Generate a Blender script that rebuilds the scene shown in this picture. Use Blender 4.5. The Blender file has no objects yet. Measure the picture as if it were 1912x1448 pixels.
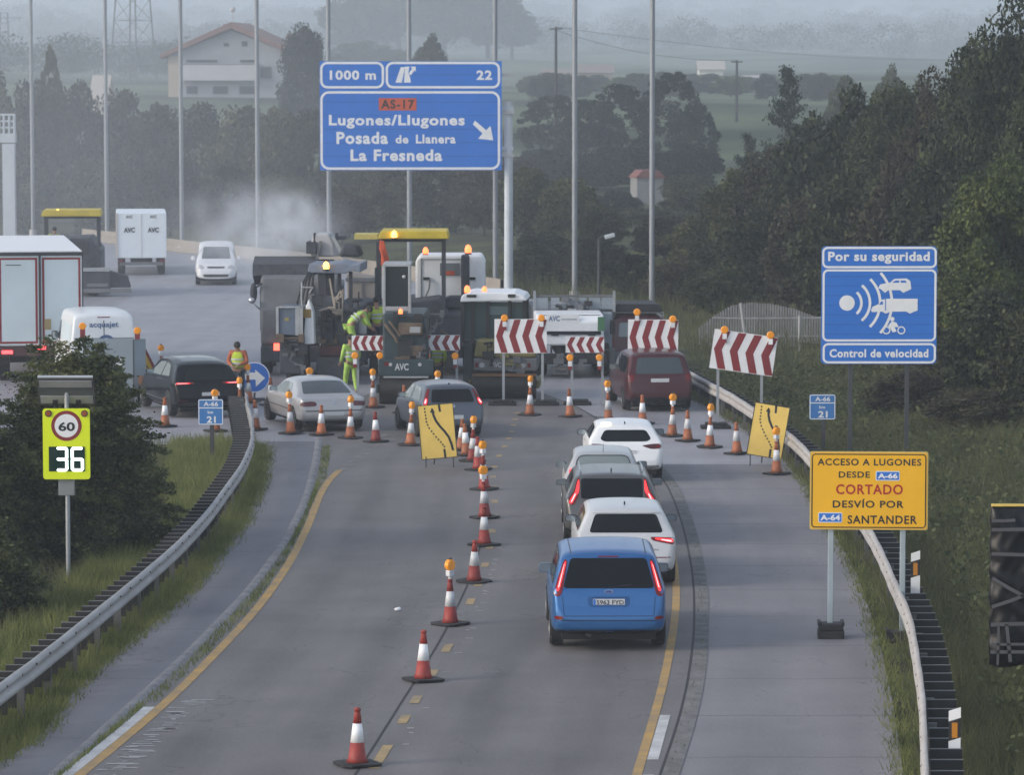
import bpy, bmesh, math, random
import numpy as np
from mathutils import Vector, Matrix
from mathutils.bvhtree import BVHTree

SC = bpy.context.scene
COL = SC.collection
PI = math.pi
rad = math.radians

# ------------------------------------------------------------------ camera
FPX, CX, CY, HORIZ, CAMH = 7000.0, 956.0, 724.0, 150.0, 9.0   # photo 1912 x 1448
PITCH = math.atan((CY - HORIZ) / FPX)
cam_d = bpy.data.cameras.new('camera')
cam_d.sensor_width = 36.0
cam_d.lens = FPX / 1912.0 * 36.0
cam_d.clip_start = 1.0
cam_d.clip_end = 9000.0
cam_d.dof.use_dof = True
cam_d.dof.focus_distance = 66.0
cam_d.dof.aperture_fstop = 4.5
cam = bpy.data.objects.new('camera', cam_d)
COL.objects.link(cam)
cam.location = (0, 0, CAMH)
cam.rotation_euler = (PI / 2 - PITCH, 0, 0)
SC.camera = cam

# ------------------------------------------------------------------ sky, sun, exposure
SUN_EL, SUN_AZ = 24.0, -108.0          # azimuth from +y (view direction), negative = to the left
w = bpy.data.worlds.new('World')
SC.world = w
w.use_nodes = True
nt = w.node_tree
nt.nodes.clear()
wo = nt.nodes.new('ShaderNodeOutputWorld')
bg = nt.nodes.new('ShaderNodeBackground')
sky = nt.nodes.new('ShaderNodeTexSky')
sky.sky_type = 'NISHITA'
sky.sun_disc = False
sky.sun_elevation = rad(SUN_EL)
sky.sun_rotation = rad(SUN_AZ)
sky.air_density = 1.0
sky.dust_density = 1.5
sky.ozone_density = 1.0
hs = nt.nodes.new('ShaderNodeHueSaturation')     # overcast veil: the blue of a clear sky is washed out
hs.inputs['Saturation'].default_value = 0.62
hs.inputs['Value'].default_value = 1.0
nt.links.new(sky.outputs[0], hs.inputs['Color'])
nt.links.new(hs.outputs[0], bg.inputs[0])
bg.inputs[1].default_value = 0.14
nt.links.new(bg.outputs[0], wo.inputs[0])
sd = bpy.data.lights.new('sun', 'SUN')
sd.energy = 0.9
sd.angle = rad(14)
sd.color = (1.0, 0.88, 0.74)
sun = bpy.data.objects.new('sun', sd)
COL.objects.link(sun)
_sv = Vector((math.sin(rad(SUN_AZ)) * math.cos(rad(SUN_EL)), math.cos(rad(SUN_AZ)) * math.cos(rad(SUN_EL)), math.sin(rad(SUN_EL))))
sun.rotation_euler = _sv.to_track_quat('Z', 'Y').to_euler()
sun.location = (-40, 40, 60)
vs = SC.view_settings
vs.view_transform = 'Standard'
vs.look = 'None'
vs.exposure = 0.85
vs.gamma = 1.0
SC.cycles.max_bounces = 6
SC.cycles.volume_bounces = 1
SC.cycles.transparent_max_bounces = 8
SC.cycles.use_denoising = True
SC.cycles.volume_step_rate = 4.0
SC.cycles.volume_max_steps = 256

# ------------------------------------------------------------------ pixel <-> world (photo pixels, flat road)
_F = Vector((0, math.cos(PITCH), -math.sin(PITCH)))
_U = Vector((0, math.sin(PITCH), math.cos(PITCH)))
def ray(px, py):
    return _F + Vector((1, 0, 0)) * ((px - CX) / FPX) + _U * ((CY - py) / FPX)
def grd(px, py, z=0.0):
    d = ray(px, py)
    t = (z - CAMH) / d.z
    return Vector((d.x * t, d.y * t, z))
def at(px, py, Y):
    d = ray(px, py)
    t = Y / d.y
    return Vector((d.x * t, Y, CAMH + d.z * t))

# ------------------------------------------------------------------ materials
_M = {}
def nd(t, kind, **kw):
    n = t.nodes.new(kind)
    for k, v in kw.items():
        setattr(n, k, v)
    return n
def mat(name, col, rough=0.6, metal=0.0, var=0.0, scale=6.0, bump=0.0, emit=0.0, coat=0.0, col2=None, spec=0.5, ecol=None):
    """Principled material; var/col2 = mottling by a noise in object space (dust, wear, real colour variation)."""
    if name in _M:
        return _M[name]
    m = bpy.data.materials.new(name)
    m.use_nodes = True
    t = m.node_tree
    b = t.nodes['Principled BSDF']
    b.inputs['Base Color'].default_value = (*col, 1)
    b.inputs['Roughness'].default_value = rough
    b.inputs['Metallic'].default_value = metal
    b.inputs['Specular IOR Level'].default_value = spec
    if coat:
        b.inputs['Coat Weight'].default_value = coat
        b.inputs['Coat Roughness'].default_value = 0.08
    if emit:
        b.inputs['Emission Color'].default_value = (*(ecol or col), 1)
        b.inputs['Emission Strength'].default_value = emit
    if var or col2 or bump:
        tc = nd(t, 'ShaderNodeTexCoord')
        n = nd(t, 'ShaderNodeTexNoise')
        n.inputs['Scale'].default_value = scale
        n.inputs['Detail'].default_value = 6
        n.inputs['Roughness'].default_value = 0.62
        t.links.new(tc.outputs['Object'], n.inputs['Vector'])
        if var or col2:
            r = nd(t, 'ShaderNodeValToRGB')
            r.color_ramp.elements[0].position = 0.32
            r.color_ramp.elements[1].position = 0.70
            c2 = col2 or tuple(max(0, c * (1 + var)) for c in col)
            c1 = col if col2 else tuple(max(0, c * (1 - var)) for c in col)
            r.color_ramp.elements[0].color = (*c1, 1)
            r.color_ramp.elements[1].color = (*c2, 1)
            t.links.new(n.outputs['Fac'], r.inputs['Fac'])
            t.links.new(r.outputs['Color'], b.inputs['Base Color'])
        if bump:
            bp = nd(t, 'ShaderNodeBump')
            bp.inputs['Strength'].default_value = bump
            bp.inputs['Distance'].default_value = 0.02
            t.links.new(n.outputs['Fac'], bp.inputs['Height'])
            t.links.new(bp.outputs['Normal'], b.inputs['Normal'])
    _M[name] = m
    return m

# ------------------------------------------------------------------ mesh builder
class MB:
    def __init__(s):
        s.v, s.f, s.m = [], [], []
    def add(s, vs, fs, mi=0):
        o = len(s.v)
        s.v.extend([tuple(p) for p in vs])
        s.f.extend([tuple(i + o for i in f) for f in fs])
        s.m.extend([mi] * len(fs))
        return s
    def box(s, c, d, rz=0.0, rx=0.0, ry=0.0, top=(1, 1), mi=0):
        hx, hy, hz = d[0] / 2, d[1] / 2, d[2] / 2
        R = Matrix.Rotation(rz, 3, 'Z') @ Matrix.Rotation(ry, 3, 'Y') @ Matrix.Rotation(rx, 3, 'X')
        vs = []
        for z, k in ((-hz, (1, 1)), (hz, top)):
            for x, y in ((-hx, -hy), (hx, -hy), (hx, hy), (-hx, hy)):
                vs.append(Vector(c) + R @ Vector((x * k[0], y * k[1], z)))
        return s.add(vs, [(0, 3, 2, 1), (4, 5, 6, 7), (0, 1, 5, 4), (1, 2, 6, 5), (2, 3, 7, 6), (3, 0, 4, 7)], mi)
    def bx(s, x0, x1, y0, y1, z0, z1, mi=0):
        return s.box(((x0 + x1) / 2, (y0 + y1) / 2, (z0 + z1) / 2), (abs(x1 - x0), abs(y1 - y0), abs(z1 - z0)), mi=mi)
    def cyl(s, p0, p1, r0, r1=None, n=12, mi=0):
        r1 = r0 if r1 is None else r1
        p0, p1 = Vector(p0), Vector(p1)
        d = (p1 - p0).normalized()
        a = d.orthogonal().normalized()
        b = d.cross(a)
        vs = [p + (a * math.cos(2 * PI * i / n) + b * math.sin(2 * PI * i / n)) * r for p, r in ((p0, r0), (p1, r1)) for i in range(n)]
        fs = [(i, (i + 1) % n, n + (i + 1) % n, n + i) for i in range(n)]
        fs += [tuple(range(n - 1, -1, -1)), tuple(range(n, 2 * n))]
        return s.add(vs, fs, mi)
    def tube(s, pts, r, n=8, mi=0):
        for a, b in zip(pts[:-1], pts[1:]):
            s.cyl(a, b, r, r, n, mi)
        return s
    def prism(s, poly, ax, a, b, mi=0):
        """2-D polygon extruded along ax from a to b. ax 'y': (x,z); 'x': (y,z); 'z': (x,y)."""
        def P(u, v, k):
            return {'y': (u, k, v), 'x': (k, u, v), 'z': (u, v, k)}[ax]
        n = len(poly)
        vs = [P(u, v, a) for u, v in poly] + [P(u, v, b) for u, v in poly]
        fs = [tuple(range(n)), tuple(range(2 * n - 1, n - 1, -1))] + [(i, n + i, n + (i + 1) % n, (i + 1) % n) for i in range(n)]
        return s.add(vs, fs, mi)
    def lathe(s, prof, n=16, c=(0, 0, 0), ax='z', mi=0):
        vs, fs = [], []
        for r, h in prof:
            for i in range(n):
                x, y = r * math.cos(2 * PI * i / n), r * math.sin(2 * PI * i / n)
                p = (x, y, h) if ax == 'z' else ((h, x, y) if ax == 'x' else (x, h, y))
                vs.append((c[0] + p[0], c[1] + p[1], c[2] + p[2]))
        for k in range(len(prof) - 1):
            for i in range(n):
                fs.append((k * n + i, k * n + (i + 1) % n, (k + 1) * n + (i + 1) % n, (k + 1) * n + i))
        fs.append(tuple(range(n - 1, -1, -1)))
        fs.append(tuple(range((len(prof) - 1) * n, len(prof) * n)))
        return s.add(vs, fs, mi)
    def ball(s, c, r, n=10, m=6, sc=(1, 1, 1), mi=0):
        vs, fs = [], []
        for j in range(m + 1):
            t = PI * j / m
            for i in range(n):
                a = 2 * PI * i / n
                vs.append((c[0] + r * sc[0] * math.sin(t) * math.cos(a), c[1] + r * sc[1] * math.sin(t) * math.sin(a), c[2] + r * sc[2] * math.cos(t)))
        for j in range(m):
            for i in range(n):
                fs.append((j * n + i, (j + 1) * n + i, (j + 1) * n + (i + 1) % n, j * n + (i + 1) % n))
        return s.add(vs, fs, mi)
    def face(s, poly, y, mi=0, th=0.004):
        """flat plate facing -y (towards the viewer) of outline (x,z), th thick"""
        return s.prism(poly, 'y', y - th, y, mi)
    def build(s, name, m, parent=None, bevel=0.0, smooth=False, seg=2):
        me = bpy.data.meshes.new(name)
        me.from_pydata(s.v, [], s.f)
        ms = m if isinstance(m, (list, tuple)) else [m]
        for k in ms:
            me.materials.append(k)
        if len(ms) > 1:
            me.polygons.foreach_set('material_index', s.m)
        bm = bmesh.new(); bm.from_mesh(me)
        bmesh.ops.recalc_face_normals(bm, faces=bm.faces)
        bm.to_mesh(me); bm.free()
        if smooth:
            me.shade_smooth()
        o = bpy.data.objects.new(name, me)
        COL.objects.link(o)
        if parent:
            o.parent = parent
        if bevel:
            b = o.modifiers.new('bevel', 'BEVEL')
            b.width = bevel; b.segments = seg; b.limit_method = 'ANGLE'; b.angle_limit = rad(40)
            b.harden_normals = False
        return o

def tag(o, label=None, cat=None, group=None, kind=None):
    if label: o['label'] = label
    if cat: o['category'] = cat
    if group: o['group'] = group
    if kind: o['kind'] = kind
    return o
def thing(name, label, cat, loc=(0, 0, 0), rz=0.0, group=None):
    o = bpy.data.objects.new(name, None)
    o.empty_display_size = 0.3
    COL.objects.link(o)
    o.location = loc
    o.rotation_euler = (0, 0, rz)
    return tag(o, label, cat, group)
def copy_tree(o, parent=None):
    c = o.copy()
    COL.objects.link(c)
    if parent: c.parent = parent
    for ch in list(o.children):
        copy_tree(ch, c)
    return c

# ------------------------------------------------------------------ lettering and outlines
def text_geo(s, bold=0.0, spacing=1.0):
    cu = bpy.data.curves.new('lettering', 'FONT')
    cu.body = s
    cu.size = 1.0
    cu.offset = bold
    cu.space_character = spacing
    cu.resolution_u = 3
    o = bpy.data.objects.new('lettering', cu)
    COL.objects.link(o)
    dg = bpy.context.evaluated_depsgraph_get()
    me = bpy.data.meshes.new_from_object(o.evaluated_get(dg))
    v = [tuple(p.co) for p in me.vertices]
    f = [tuple(p.vertices) for p in me.polygons]
    bpy.data.objects.remove(o); bpy.data.curves.remove(cu); bpy.data.meshes.remove(me)
    return v, f
def letters(mb, s, x0, x1, z0, z1, y, mi=0, bold=0.03, spacing=1.0, th=0.003, ax='-y'):
    """lettering stretched to the box x0..x1, z0..z1 on a plane facing -y (or +y / -x / +x)"""
    v, f = text_geo(s, bold, spacing)
    if not v: return
    a0 = min(p[0] for p in v); a1 = max(p[0] for p in v); b0 = min(p[1] for p in v); b1 = max(p[1] for p in v)
    out = []
    for p in v:
        u = (p[0] - a0) / (a1 - a0); q = z0 + (p[1] - b0) / (b1 - b0) * (z1 - z0)
        if ax == '-y': out.append((x0 + u * (x1 - x0), y, q))
        elif ax == '+y': out.append((x1 - u * (x1 - x0), y, q))
        elif ax == '-x': out.append((y, x1 - u * (x1 - x0), q))
        else: out.append((y, x0 + u * (x1 - x0), q))
    mb.add(out, f, mi)
def rrect(x0, x1, z0, z1, r, n=5):
    p = []
    for cx, cz, a in ((x1 - r, z1 - r, 0), (x0 + r, z1 - r, 90), (x0 + r, z0 + r, 180), (x1 - r, z0 + r, 270)):
        for i in range(n + 1):
            t = rad(a + 90 * i / n)
            p.append((cx + r * math.cos(t), cz + r * math.sin(t)))
    return p
def rring(mb, x0, x1, z0, z1, r, t, y, mi=0):
    o = rrect(x0, x1, z0, z1, r); i = rrect(x0 + t, x1 - t, z0 + t, z1 - t, max(r - t, 0.005))
    n = len(o)
    mb.add([(a, y, b) for a, b in o] + [(a, y, b) for a, b in i], [(k, (k + 1) % n, n + (k + 1) % n, n + k) for k in range(n)], mi)
def circ(cx, cz, r, n=24):
    return [(cx + r * math.cos(2 * PI * i / n), cz + r * math.sin(2 * PI * i / n)) for i in range(n)]
def flat(mb, poly, y, mi=0):
    mb.add([(a, y, b) for a, b in poly], [tuple(range(len(poly)))], mi)
def stroke(mb, pts, w, y, mi=0):
    """flat band of width w along (x,z) points at depth y"""
    L, R = [], []
    for i, p in enumerate(pts):
        a = pts[max(i - 1, 0)]; b = pts[min(i + 1, len(pts) - 1)]
        dx, dz = b[0] - a[0], b[1] - a[1]
        q = math.hypot(dx, dz) or 1
        L.append((p[0] - dz / q * w / 2, y, p[1] + dx / q * w / 2)); R.append((p[0] + dz / q * w / 2, y, p[1] - dx / q * w / 2))
    n = len(pts)
    mb.add(L + R, [(i, i + 1, n + i + 1, n + i) for i in range(n - 1)], mi)
# ================================================================== THE SETTING
def curve_fn(pix, z=0.0, win=5.0):
    """photo trace -> smooth x(Y) on the road plane"""
    pts = sorted([(p.y, p.x) for p in (grd(a, b, z) for a, b in pix)])
    ys = np.array([p[0] for p in pts]); xs = np.array([p[1] for p in pts])
    gy = np.arange(30, 260, 0.5)
    s0 = (xs[1] - xs[0]) / (ys[1] - ys[0]); s1 = (xs[-1] - xs[-2]) / (ys[-1] - ys[-2])
    gx = np.interp(gy, ys, xs)
    gx = np.where(gy < ys[0], xs[0] + s0 * (gy - ys[0]), gx)
    gx = np.where(gy > ys[-1], xs[-1] + s1 * (gy - ys[-1]), gx)
    k = max(1, int(win / 0.5)) | 1
    pad = np.concatenate([gx[0] + (np.arange(-(k // 2), 0)) * (gx[1] - gx[0]), gx, gx[-1] + np.arange(1, k // 2 + 1) * (gx[-1] - gx[-2])])
    sx = np.convolve(pad, np.ones(k) / k, 'valid')
    return lambda Y: np.interp(Y, gy, sx)

f_yl = curve_fn([(150, 1448), (300, 1325), (400, 1225), (480, 1140), (540, 1055), (575, 985), (595, 930), (610, 900), (630, 880), (680, 845), (740, 800), (800, 770)])
f_kl = curve_fn([(110, 1448), (240, 1330), (330, 1250), (400, 1180), (480, 1095), (540, 1010), (575, 940), (592, 880), (598, 845), (601, 815), (612, 790), (640, 760), (700, 730)])
f_sl = curve_fn([(-40, 1448), (75, 1380), (120, 1310), (190, 1240), (280, 1170), (350, 1110), (390, 1060), (430, 1010), (460, 970), (485, 910), (497, 850), (497, 800), (492, 770)], win=2.5)
f_yr = curve_fn([(1190, 1448), (1237, 1290), (1260, 1170), (1265, 1100), (1256, 1030), (1236, 960), (1205, 890), (1160, 840), (1100, 790), (1040, 750)])
f_kr = curve_fn([(1240, 1448), (1280, 1330), (1298, 1230), (1303, 1150), (1300, 1080), (1285, 1000), (1262, 930), (1240, 890), (1200, 850), (1150, 805), (1100, 770), (1060, 750), (1000, 730)])
f_dl = curve_fn([(690, 1448), (716, 1410), (752, 1345), (776, 1308), (806, 1260), (835, 1212), (860, 1165), (877, 1125), (894, 1092), (906, 1055), (914, 1022), (920, 990), (924, 950), (921, 905), (919, 872), (931, 852), (942, 835), (951, 819), (958, 797), (966, 770)])
f_sr = curve_fn([(1688, 1448), (1665, 1300), (1640, 1190), (1600, 1070), (1560, 1000), (1520, 930), (1470, 850), (1430, 805), (1350, 735), (1290, 700)], win=2.5)
f_rl = curve_fn([(-8, 1287), (34, 1257), (101, 1203), (168, 1152), (236, 1095), (303, 1041), (340, 1006), (387, 956), (425, 904), (453, 865), (467, 829), (471, 799), (464, 768)], z=0.72, win=4)
f_rr = curve_fn([(1733, 1447), (1732, 1391), (1731, 1331), (1721, 1257), (1714, 1197), (1695, 1130), (1677, 1093), (1656, 1048), (1630, 990), (1515, 848), (1465, 802), (1380, 745), (1290, 697)], z=0.72, win=4)
# far edge of the resurfaced road: the foot of the hedge and the tall poles
f_far = curve_fn([(1330, 712), (1290, 698), (1217, 606), (1073, 572), (925, 546), (765, 521), (615, 500), (482, 485), (340, 470), (200, 452), (60, 438), (-200, 420)], win=6)
RAIL_L = (44.0, 99.5)
RAIL_R = (44.0, 117.0)

def hz(x, Y):
    """terrain height"""
    x = np.asarray(x, float); Y = np.asarray(Y, float)
    h = np.interp(Y, [0, 220, 300, 420, 700, 1500, 2600, 5000, 5700], [0, 0, 1.3, 6, 9.5, 16, 38, 103, 95])
    n = np.sin(x * 0.011 + 1.3) * np.cos(Y * 0.004 + x * 0.003) + 0.5 * np.sin(x * 0.031 + Y * 0.007)
    h = h + n * np.clip((Y - 260) / 1200, 0, 1) * 3.5
    notch = np.exp(-((x - 470) / 50.0) ** 2) * 16 + np.clip((x - 570) / 120.0, 0, 1) * 8
    h = h - notch * np.clip((Y - 4000) / 800, 0, 1)
    # bank beyond the right guardrail
    dx = x - f_rr(np.clip(Y, 44, 117)) - 1.6
    fade = np.interp(Y, [30, 118, 135], [1, 1, 0])
    h = h + np.clip(dx, 0, 14) * 0.10 * fade
    dx2 = x - f_far(np.clip(Y, 118, 215)) - 2.0
    h = h + np.clip(dx2, 0, 12) * 0.08 * np.interp(Y, [115, 135, 200, 260], [0, 1, 1, 0])
    # hollow of the median beyond the left guardrail
    dl = f_rl(np.clip(Y, 44, 100)) - 2.6 - x
    h = h - np.clip(dl, 0, 5) * 0.12 * np.interp(Y, [40, 80, 90], [1, 1, 0])
    return h - 0.06
def hzf(x, Y):
    return float(hz(x, Y))

def ground_mat():
    m = bpy.data.materials.new('ground_soil'); m.use_nodes = True
    t = m.node_tree; b = t.nodes['Principled BSDF']
    b.inputs['Roughness'].default_value = 0.95
    b.inputs['Specular IOR Level'].default_value = 0.1
    g = nd(t, 'ShaderNodeNewGeometry')
    n1 = nd(t, 'ShaderNodeTexNoise'); n1.inputs['Scale'].default_value = 0.35; n1.inputs['Detail'].default_value = 8
    n2 = nd(t, 'ShaderNodeTexNoise'); n2.inputs['Scale'].default_value = 5.0; n2.inputs['Detail'].default_value = 6
    n3 = nd(t, 'ShaderNodeTexNoise'); n3.inputs['Scale'].default_value = 0.012; n3.inputs['Detail'].default_value = 3
    for n in (n1, n2, n3): t.links.new(g.outputs['Position'], n.inputs['Vector'])
    r1 = nd(t, 'ShaderNodeValToRGB')
    for e, (p, c) in zip((r1.color_ramp.elements[0], r1.color_ramp.elements[1]), ((0.35, (0.045, 0.042, 0.028, 1)), (0.62, (0.10, 0.112, 0.046, 1)))): e.position = p; e.color = c
    t.links.new(n1.outputs['Fac'], r1.inputs['Fac'])
    r2 = nd(t, 'ShaderNodeValToRGB')      # far away: meadows and woods
    for e, (p, c) in zip((r2.color_ramp.elements[0], r2.color_ramp.elements[1]), ((0.42, (0.035, 0.05, 0.025, 1)), (0.56, (0.13, 0.16, 0.09, 1)))): e.position = p; e.color = c
    t.links.new(n3.outputs['Fac'], r2.inputs['Fac'])
    s = nd(t, 'ShaderNodeSeparateXYZ'); t.links.new(g.outputs['Position'], s.inputs[0])
    mr = nd(t, 'ShaderNodeMapRange'); mr.inputs['From Min'].default_value = 235; mr.inputs['From Max'].default_value = 290
    t.links.new(s.outputs['Y'], mr.inputs['Value'])
    mx = nd(t, 'ShaderNodeMix', data_type='RGBA')
    t.links.new(mr.outputs['Result'], mx.inputs['Factor']); t.links.new(r1.outputs['Color'], mx.inputs['A']); t.links.new(r2.outputs['Color'], mx.inputs['B'])
    m2 = nd(t, 'ShaderNodeMix', data_type='RGBA', blend_type='MULTIPLY'); m2.inputs['Factor'].default_value = 0.7
    r3 = nd(t, 'ShaderNodeValToRGB'); r3.color_ramp.elements[0].color = (0.45, 0.45, 0.45, 1); r3.color_ramp.elements[1].color = (1.3, 1.3, 1.3, 1)
    t.links.new(n2.outputs['Fac'], r3.inputs['Fac'])
    t.links.new(mx.outputs['Result'], m2.inputs['A']); t.links.new(r3.outputs['Color'], m2.inputs['B'])
    t.links.new(m2.outputs['Result'], b.inputs['Base Color'])
    return m
def grid_obj(name, X, Yv, Z, m):
    """X, Yv, Z as 2-D arrays"""
    R, Cn = X.shape
    v = np.stack([X, Yv, Z], -1).reshape(-1, 3)
    i = np.arange(R * Cn).reshape(R, Cn)
    f = np.stack([i[:-1, :-1], i[:-1, 1:], i[1:, 1:], i[1:, :-1]], -1).reshape(-1, 4)
    me = bpy.data.meshes.new(name)
    me.vertices.add(len(v)); me.vertices.foreach_set('co', v.ravel())
    me.loops.add(f.size); me.loops.foreach_set('vertex_index', f.ravel().astype(np.int32))
    me.polygons.add(len(f)); me.polygons.foreach_set('loop_start', (np.arange(len(f)) * 4).astype(np.int32))
    me.update(calc_edges=True)
    me.materials.append(m)
    me.shade_smooth()
    o = bpy.data.objects.new(name, me); COL.objects.link(o)
    return o
def add_uv(o, U, V):
    me = o.data
    uv = me.uv_layers.new(name='lane')
    li = np.zeros(len(me.loops), np.int32); me.loops.foreach_get('vertex_index', li)
    uv.data.foreach_set('uv', np.stack([U.ravel()[li], V.ravel()[li]], -1).ravel())

_xs = np.concatenate([-np.geomspace(62, 1280, 32)[::-1], np.arange(-60, 60.5, 1.0), np.geomspace(62, 1280, 32)])
_ys = np.concatenate([np.arange(28, 130, 1.0), np.arange(130, 260, 2.5), np.geomspace(262, 5700, 80)])
_X, _Y = np.meshgrid(_xs, _ys)
tag(grid_obj('ground', _X, _Y, hz(_X, _Y), ground_mat()), kind='structure')

# ------------------------------------------------------------------ road surfaces
def road_mat(name, dark, light, streak=0.0, joints=0.0, jgap=3.3, rough=0.72, lanes=(1.05, 2.65)):
    m = bpy.data.materials.new(name); m.use_nodes = True
    t = m.node_tree; b = t.nodes['Principled BSDF']
    uv = nd(t, 'ShaderNodeUVMap'); uv.uv_map = 'lane'
    sp = nd(t, 'ShaderNodeSeparateXYZ'); t.links.new(uv.outputs[0], sp.inputs[0])
    mp = nd(t, 'ShaderNodeMapping'); mp.inputs['Scale'].default_value = (1.0, 0.09, 1)
    t.links.new(uv.outputs[0], mp.inputs['Vector'])
    n1 = nd(t, 'ShaderNodeTexNoise'); n1.inputs['Scale'].default_value = 1.3; n1.inputs['Detail'].default_value = 5
    t.links.new(mp.outputs[0], n1.inputs['Vector'])                                  # drawn out along the lane
    n2 = nd(t, 'ShaderNodeTexNoise'); n2.inputs['Scale'].default_value = 17; n2.inputs['Detail'].default_value = 8; n2.inputs['Roughness'].default_value = 0.8
    n3 = nd(t, 'ShaderNodeTexNoise'); n3.inputs['Scale'].default_value = 0.5; n3.inputs['Detail'].default_value = 5
    t.links.new(uv.outputs[0], n2.inputs['Vector']); t.links.new(uv.outputs[0], n3.inputs['Vector'])
    def math_(op, a, bb):
        q = nd(t, 'ShaderNodeMath', operation=op)
        for k, s in enumerate((a, bb)):
            if s is None: continue
            if isinstance(s, (int, float)): q.inputs[k].default_value = s
            else: t.links.new(s, q.inputs[k])
        return q.outputs[0]
    f = math_('ADD', math_('MULTIPLY', n1.outputs['Fac'], 0.30), math_('ADD', math_('MULTIPLY', n2.outputs['Fac'], 0.42), math_('MULTIPLY', n3.outputs['Fac'], 0.28)))
    if streak:   # rubber and oil worn into the wheel paths
        for off in lanes:
            for sgn in (1, -1):
                d = math_('ABSOLUTE', math_('SUBTRACT', sp.outputs['X'], off * sgn), None)
                g = nd(t, 'ShaderNodeMapRange', interpolation_type='SMOOTHSTEP'); g.inputs['From Min'].default_value = 0.0; g.inputs['From Max'].default_value = 0.55
                g.inputs['To Min'].default_value = streak; g.inputs['To Max'].default_value = 0
                t.links.new(d, g.inputs['Value'])
                f = math_('SUBTRACT', f, g.outputs[0])
    # hairline cracks wandering over the slabs, only where a coarse noise lets them
    vm = nd(t, 'ShaderNodeMapping'); vm.inputs['Scale'].default_value = (0.55, 0.24, 1); t.links.new(uv.outputs[0], vm.inputs['Vector'])
    va = nd(t, 'ShaderNodeVectorMath', operation='ADD'); t.links.new(vm.outputs[0], va.inputs[0])
    nv = nd(t, 'ShaderNodeTexNoise'); nv.inputs['Scale'].default_value = 1.1; nv.inputs['Detail'].default_value = 5; t.links.new(uv.outputs[0], nv.inputs['Vector'])
    t.links.new(nv.outputs['Color'], va.inputs[1])
    vo = nd(t, 'ShaderNodeTexVoronoi', feature='DISTANCE_TO_EDGE'); vo.inputs['Scale'].default_value = 1.0; t.links.new(va.outputs[0], vo.inputs['Vector'])
    cr = math_('MULTIPLY', math_('LESS_THAN', vo.outputs['Distance'], 0.011), math_('GREATER_THAN', n3.outputs['Fac'], 0.53))
    f = math_('SUBTRACT', f, math_('MULTIPLY', cr, 0.10))
    # stains: patches spilt or repaired long ago
    n4 = nd(t, 'ShaderNodeTexNoise'); n4.inputs['Scale'].default_value = 0.9; n4.inputs['Detail'].default_value = 7; n4.inputs['Roughness'].default_value = 0.7
    mp4 = nd(t, 'ShaderNodeMapping'); mp4.inputs['Scale'].default_value = (0.8, 0.35, 1); mp4.inputs['Location'].default_value = (7, 3, 0); t.links.new(uv.outputs[0], mp4.inputs['Vector']); t.links.new(mp4.outputs[0], n4.inputs['Vector'])
    st = nd(t, 'ShaderNodeMapRange'); st.inputs['From Min'].default_value = 0.60; st.inputs['From Max'].default_value = 0.72; t.links.new(n4.outputs['Fac'], st.inputs['Value'])
    f = math_('SUBTRACT', f, math_('MULTIPLY', st.outputs[0], 0.07))
    if joints:
        md = math_('MODULO', math_('ADD', sp.outputs['Y'], math_('MULTIPLY', n1.outputs['Fac'], 0.25)), jgap)
        lt = math_('LESS_THAN', md, 0.07)
        f = math_('SUBTRACT', f, math_('MULTIPLY', lt, math_('MULTIPLY', n3.outputs['Fac'], joints)))
    r = nd(t, 'ShaderNodeValToRGB')
    r.color_ramp.elements[0].position = 0.30; r.color_ramp.elements[1].position = 0.68
    r.color_ramp.elements[0].color = (*dark, 1); r.color_ramp.elements[1].color = (*light, 1)
    t.links.new(f, r.inputs['Fac'])
    t.links.new(r.outputs['Color'], b.inputs['Base Color'])
    b.inputs['Roughness'].default_value = rough
    b.inputs['Specular IOR Level'].default_value = 0.35
    bp = nd(t, 'ShaderNodeBump'); bp.inputs['Strength'].default_value = 0.25; bp.inputs['Distance'].default_value = 0.01
    t.links.new(n2.outputs['Fac'], bp.inputs['Height']); t.links.new(bp.outputs['Normal'], b.inputs['Normal'])
    return m
def strip(name, fL, fR, Y0, Y1, z, m, ncol=8, step=0.7, uvref=None, kind='structure', crown=None):
    ys = np.arange(Y0, Y1 + step * 0.5, step)
    u = np.linspace(0, 1, ncol + 1)
    L, R = np.asarray(fL(ys)), np.asarray(fR(ys))
    X = L[:, None] * (1 - u) + R[:, None] * u
    Yg = np.repeat(ys[:, None], ncol + 1, 1)
    Z = np.full_like(X, z) if crown is None else z + crown(u)[None, :] * np.ones_like(X)
    o = grid_obj(name, X, Yg, Z, m)
    ref = (uvref or f_dl)(ys)
    add_uv(o, X - ref[:, None], Yg)
    return tag(o, kind=kind)
off = lambda f, d: (lambda Y: f(Y) + d)
M_conc = road_mat('worn_grey_road', (0.084, 0.079, 0.081), (0.222, 0.208, 0.207), streak=0.055)
M_should = road_mat('pale_shoulder', (0.120, 0.117, 0.129), (0.275, 0.264, 0.274), joints=0.30)
M_shoull = road_mat('left_shoulder', (0.104, 0.102, 0.119), (0.245, 0.238, 0.258), joints=0.22, jgap=5.1)
M_asph = road_mat('planed_asphalt', (0.16, 0.16, 0.177), (0.39, 0.385, 0.42), rough=0.5)  # pale bluish colour carries the wet sheen of the sky on the asphalt
strip('work_area_road', lambda Y: -0.155 * Y - 3.5, f_far, 92.6, 214, -0.012, M_asph, ncol=40, step=1.2)
def _patchR(Y): return np.minimum(f_sr(Y), f_far(np.clip(Y, 112, 214)) + 0 * Y)
strip('patched_road', off(f_kr, 0.18), f_sr, 87.6, 114, -0.008, M_asph, ncol=10)
strip('main_road', f_kl, f_kr, 38, 122, 0.0, M_conc, ncol=16)
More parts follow.
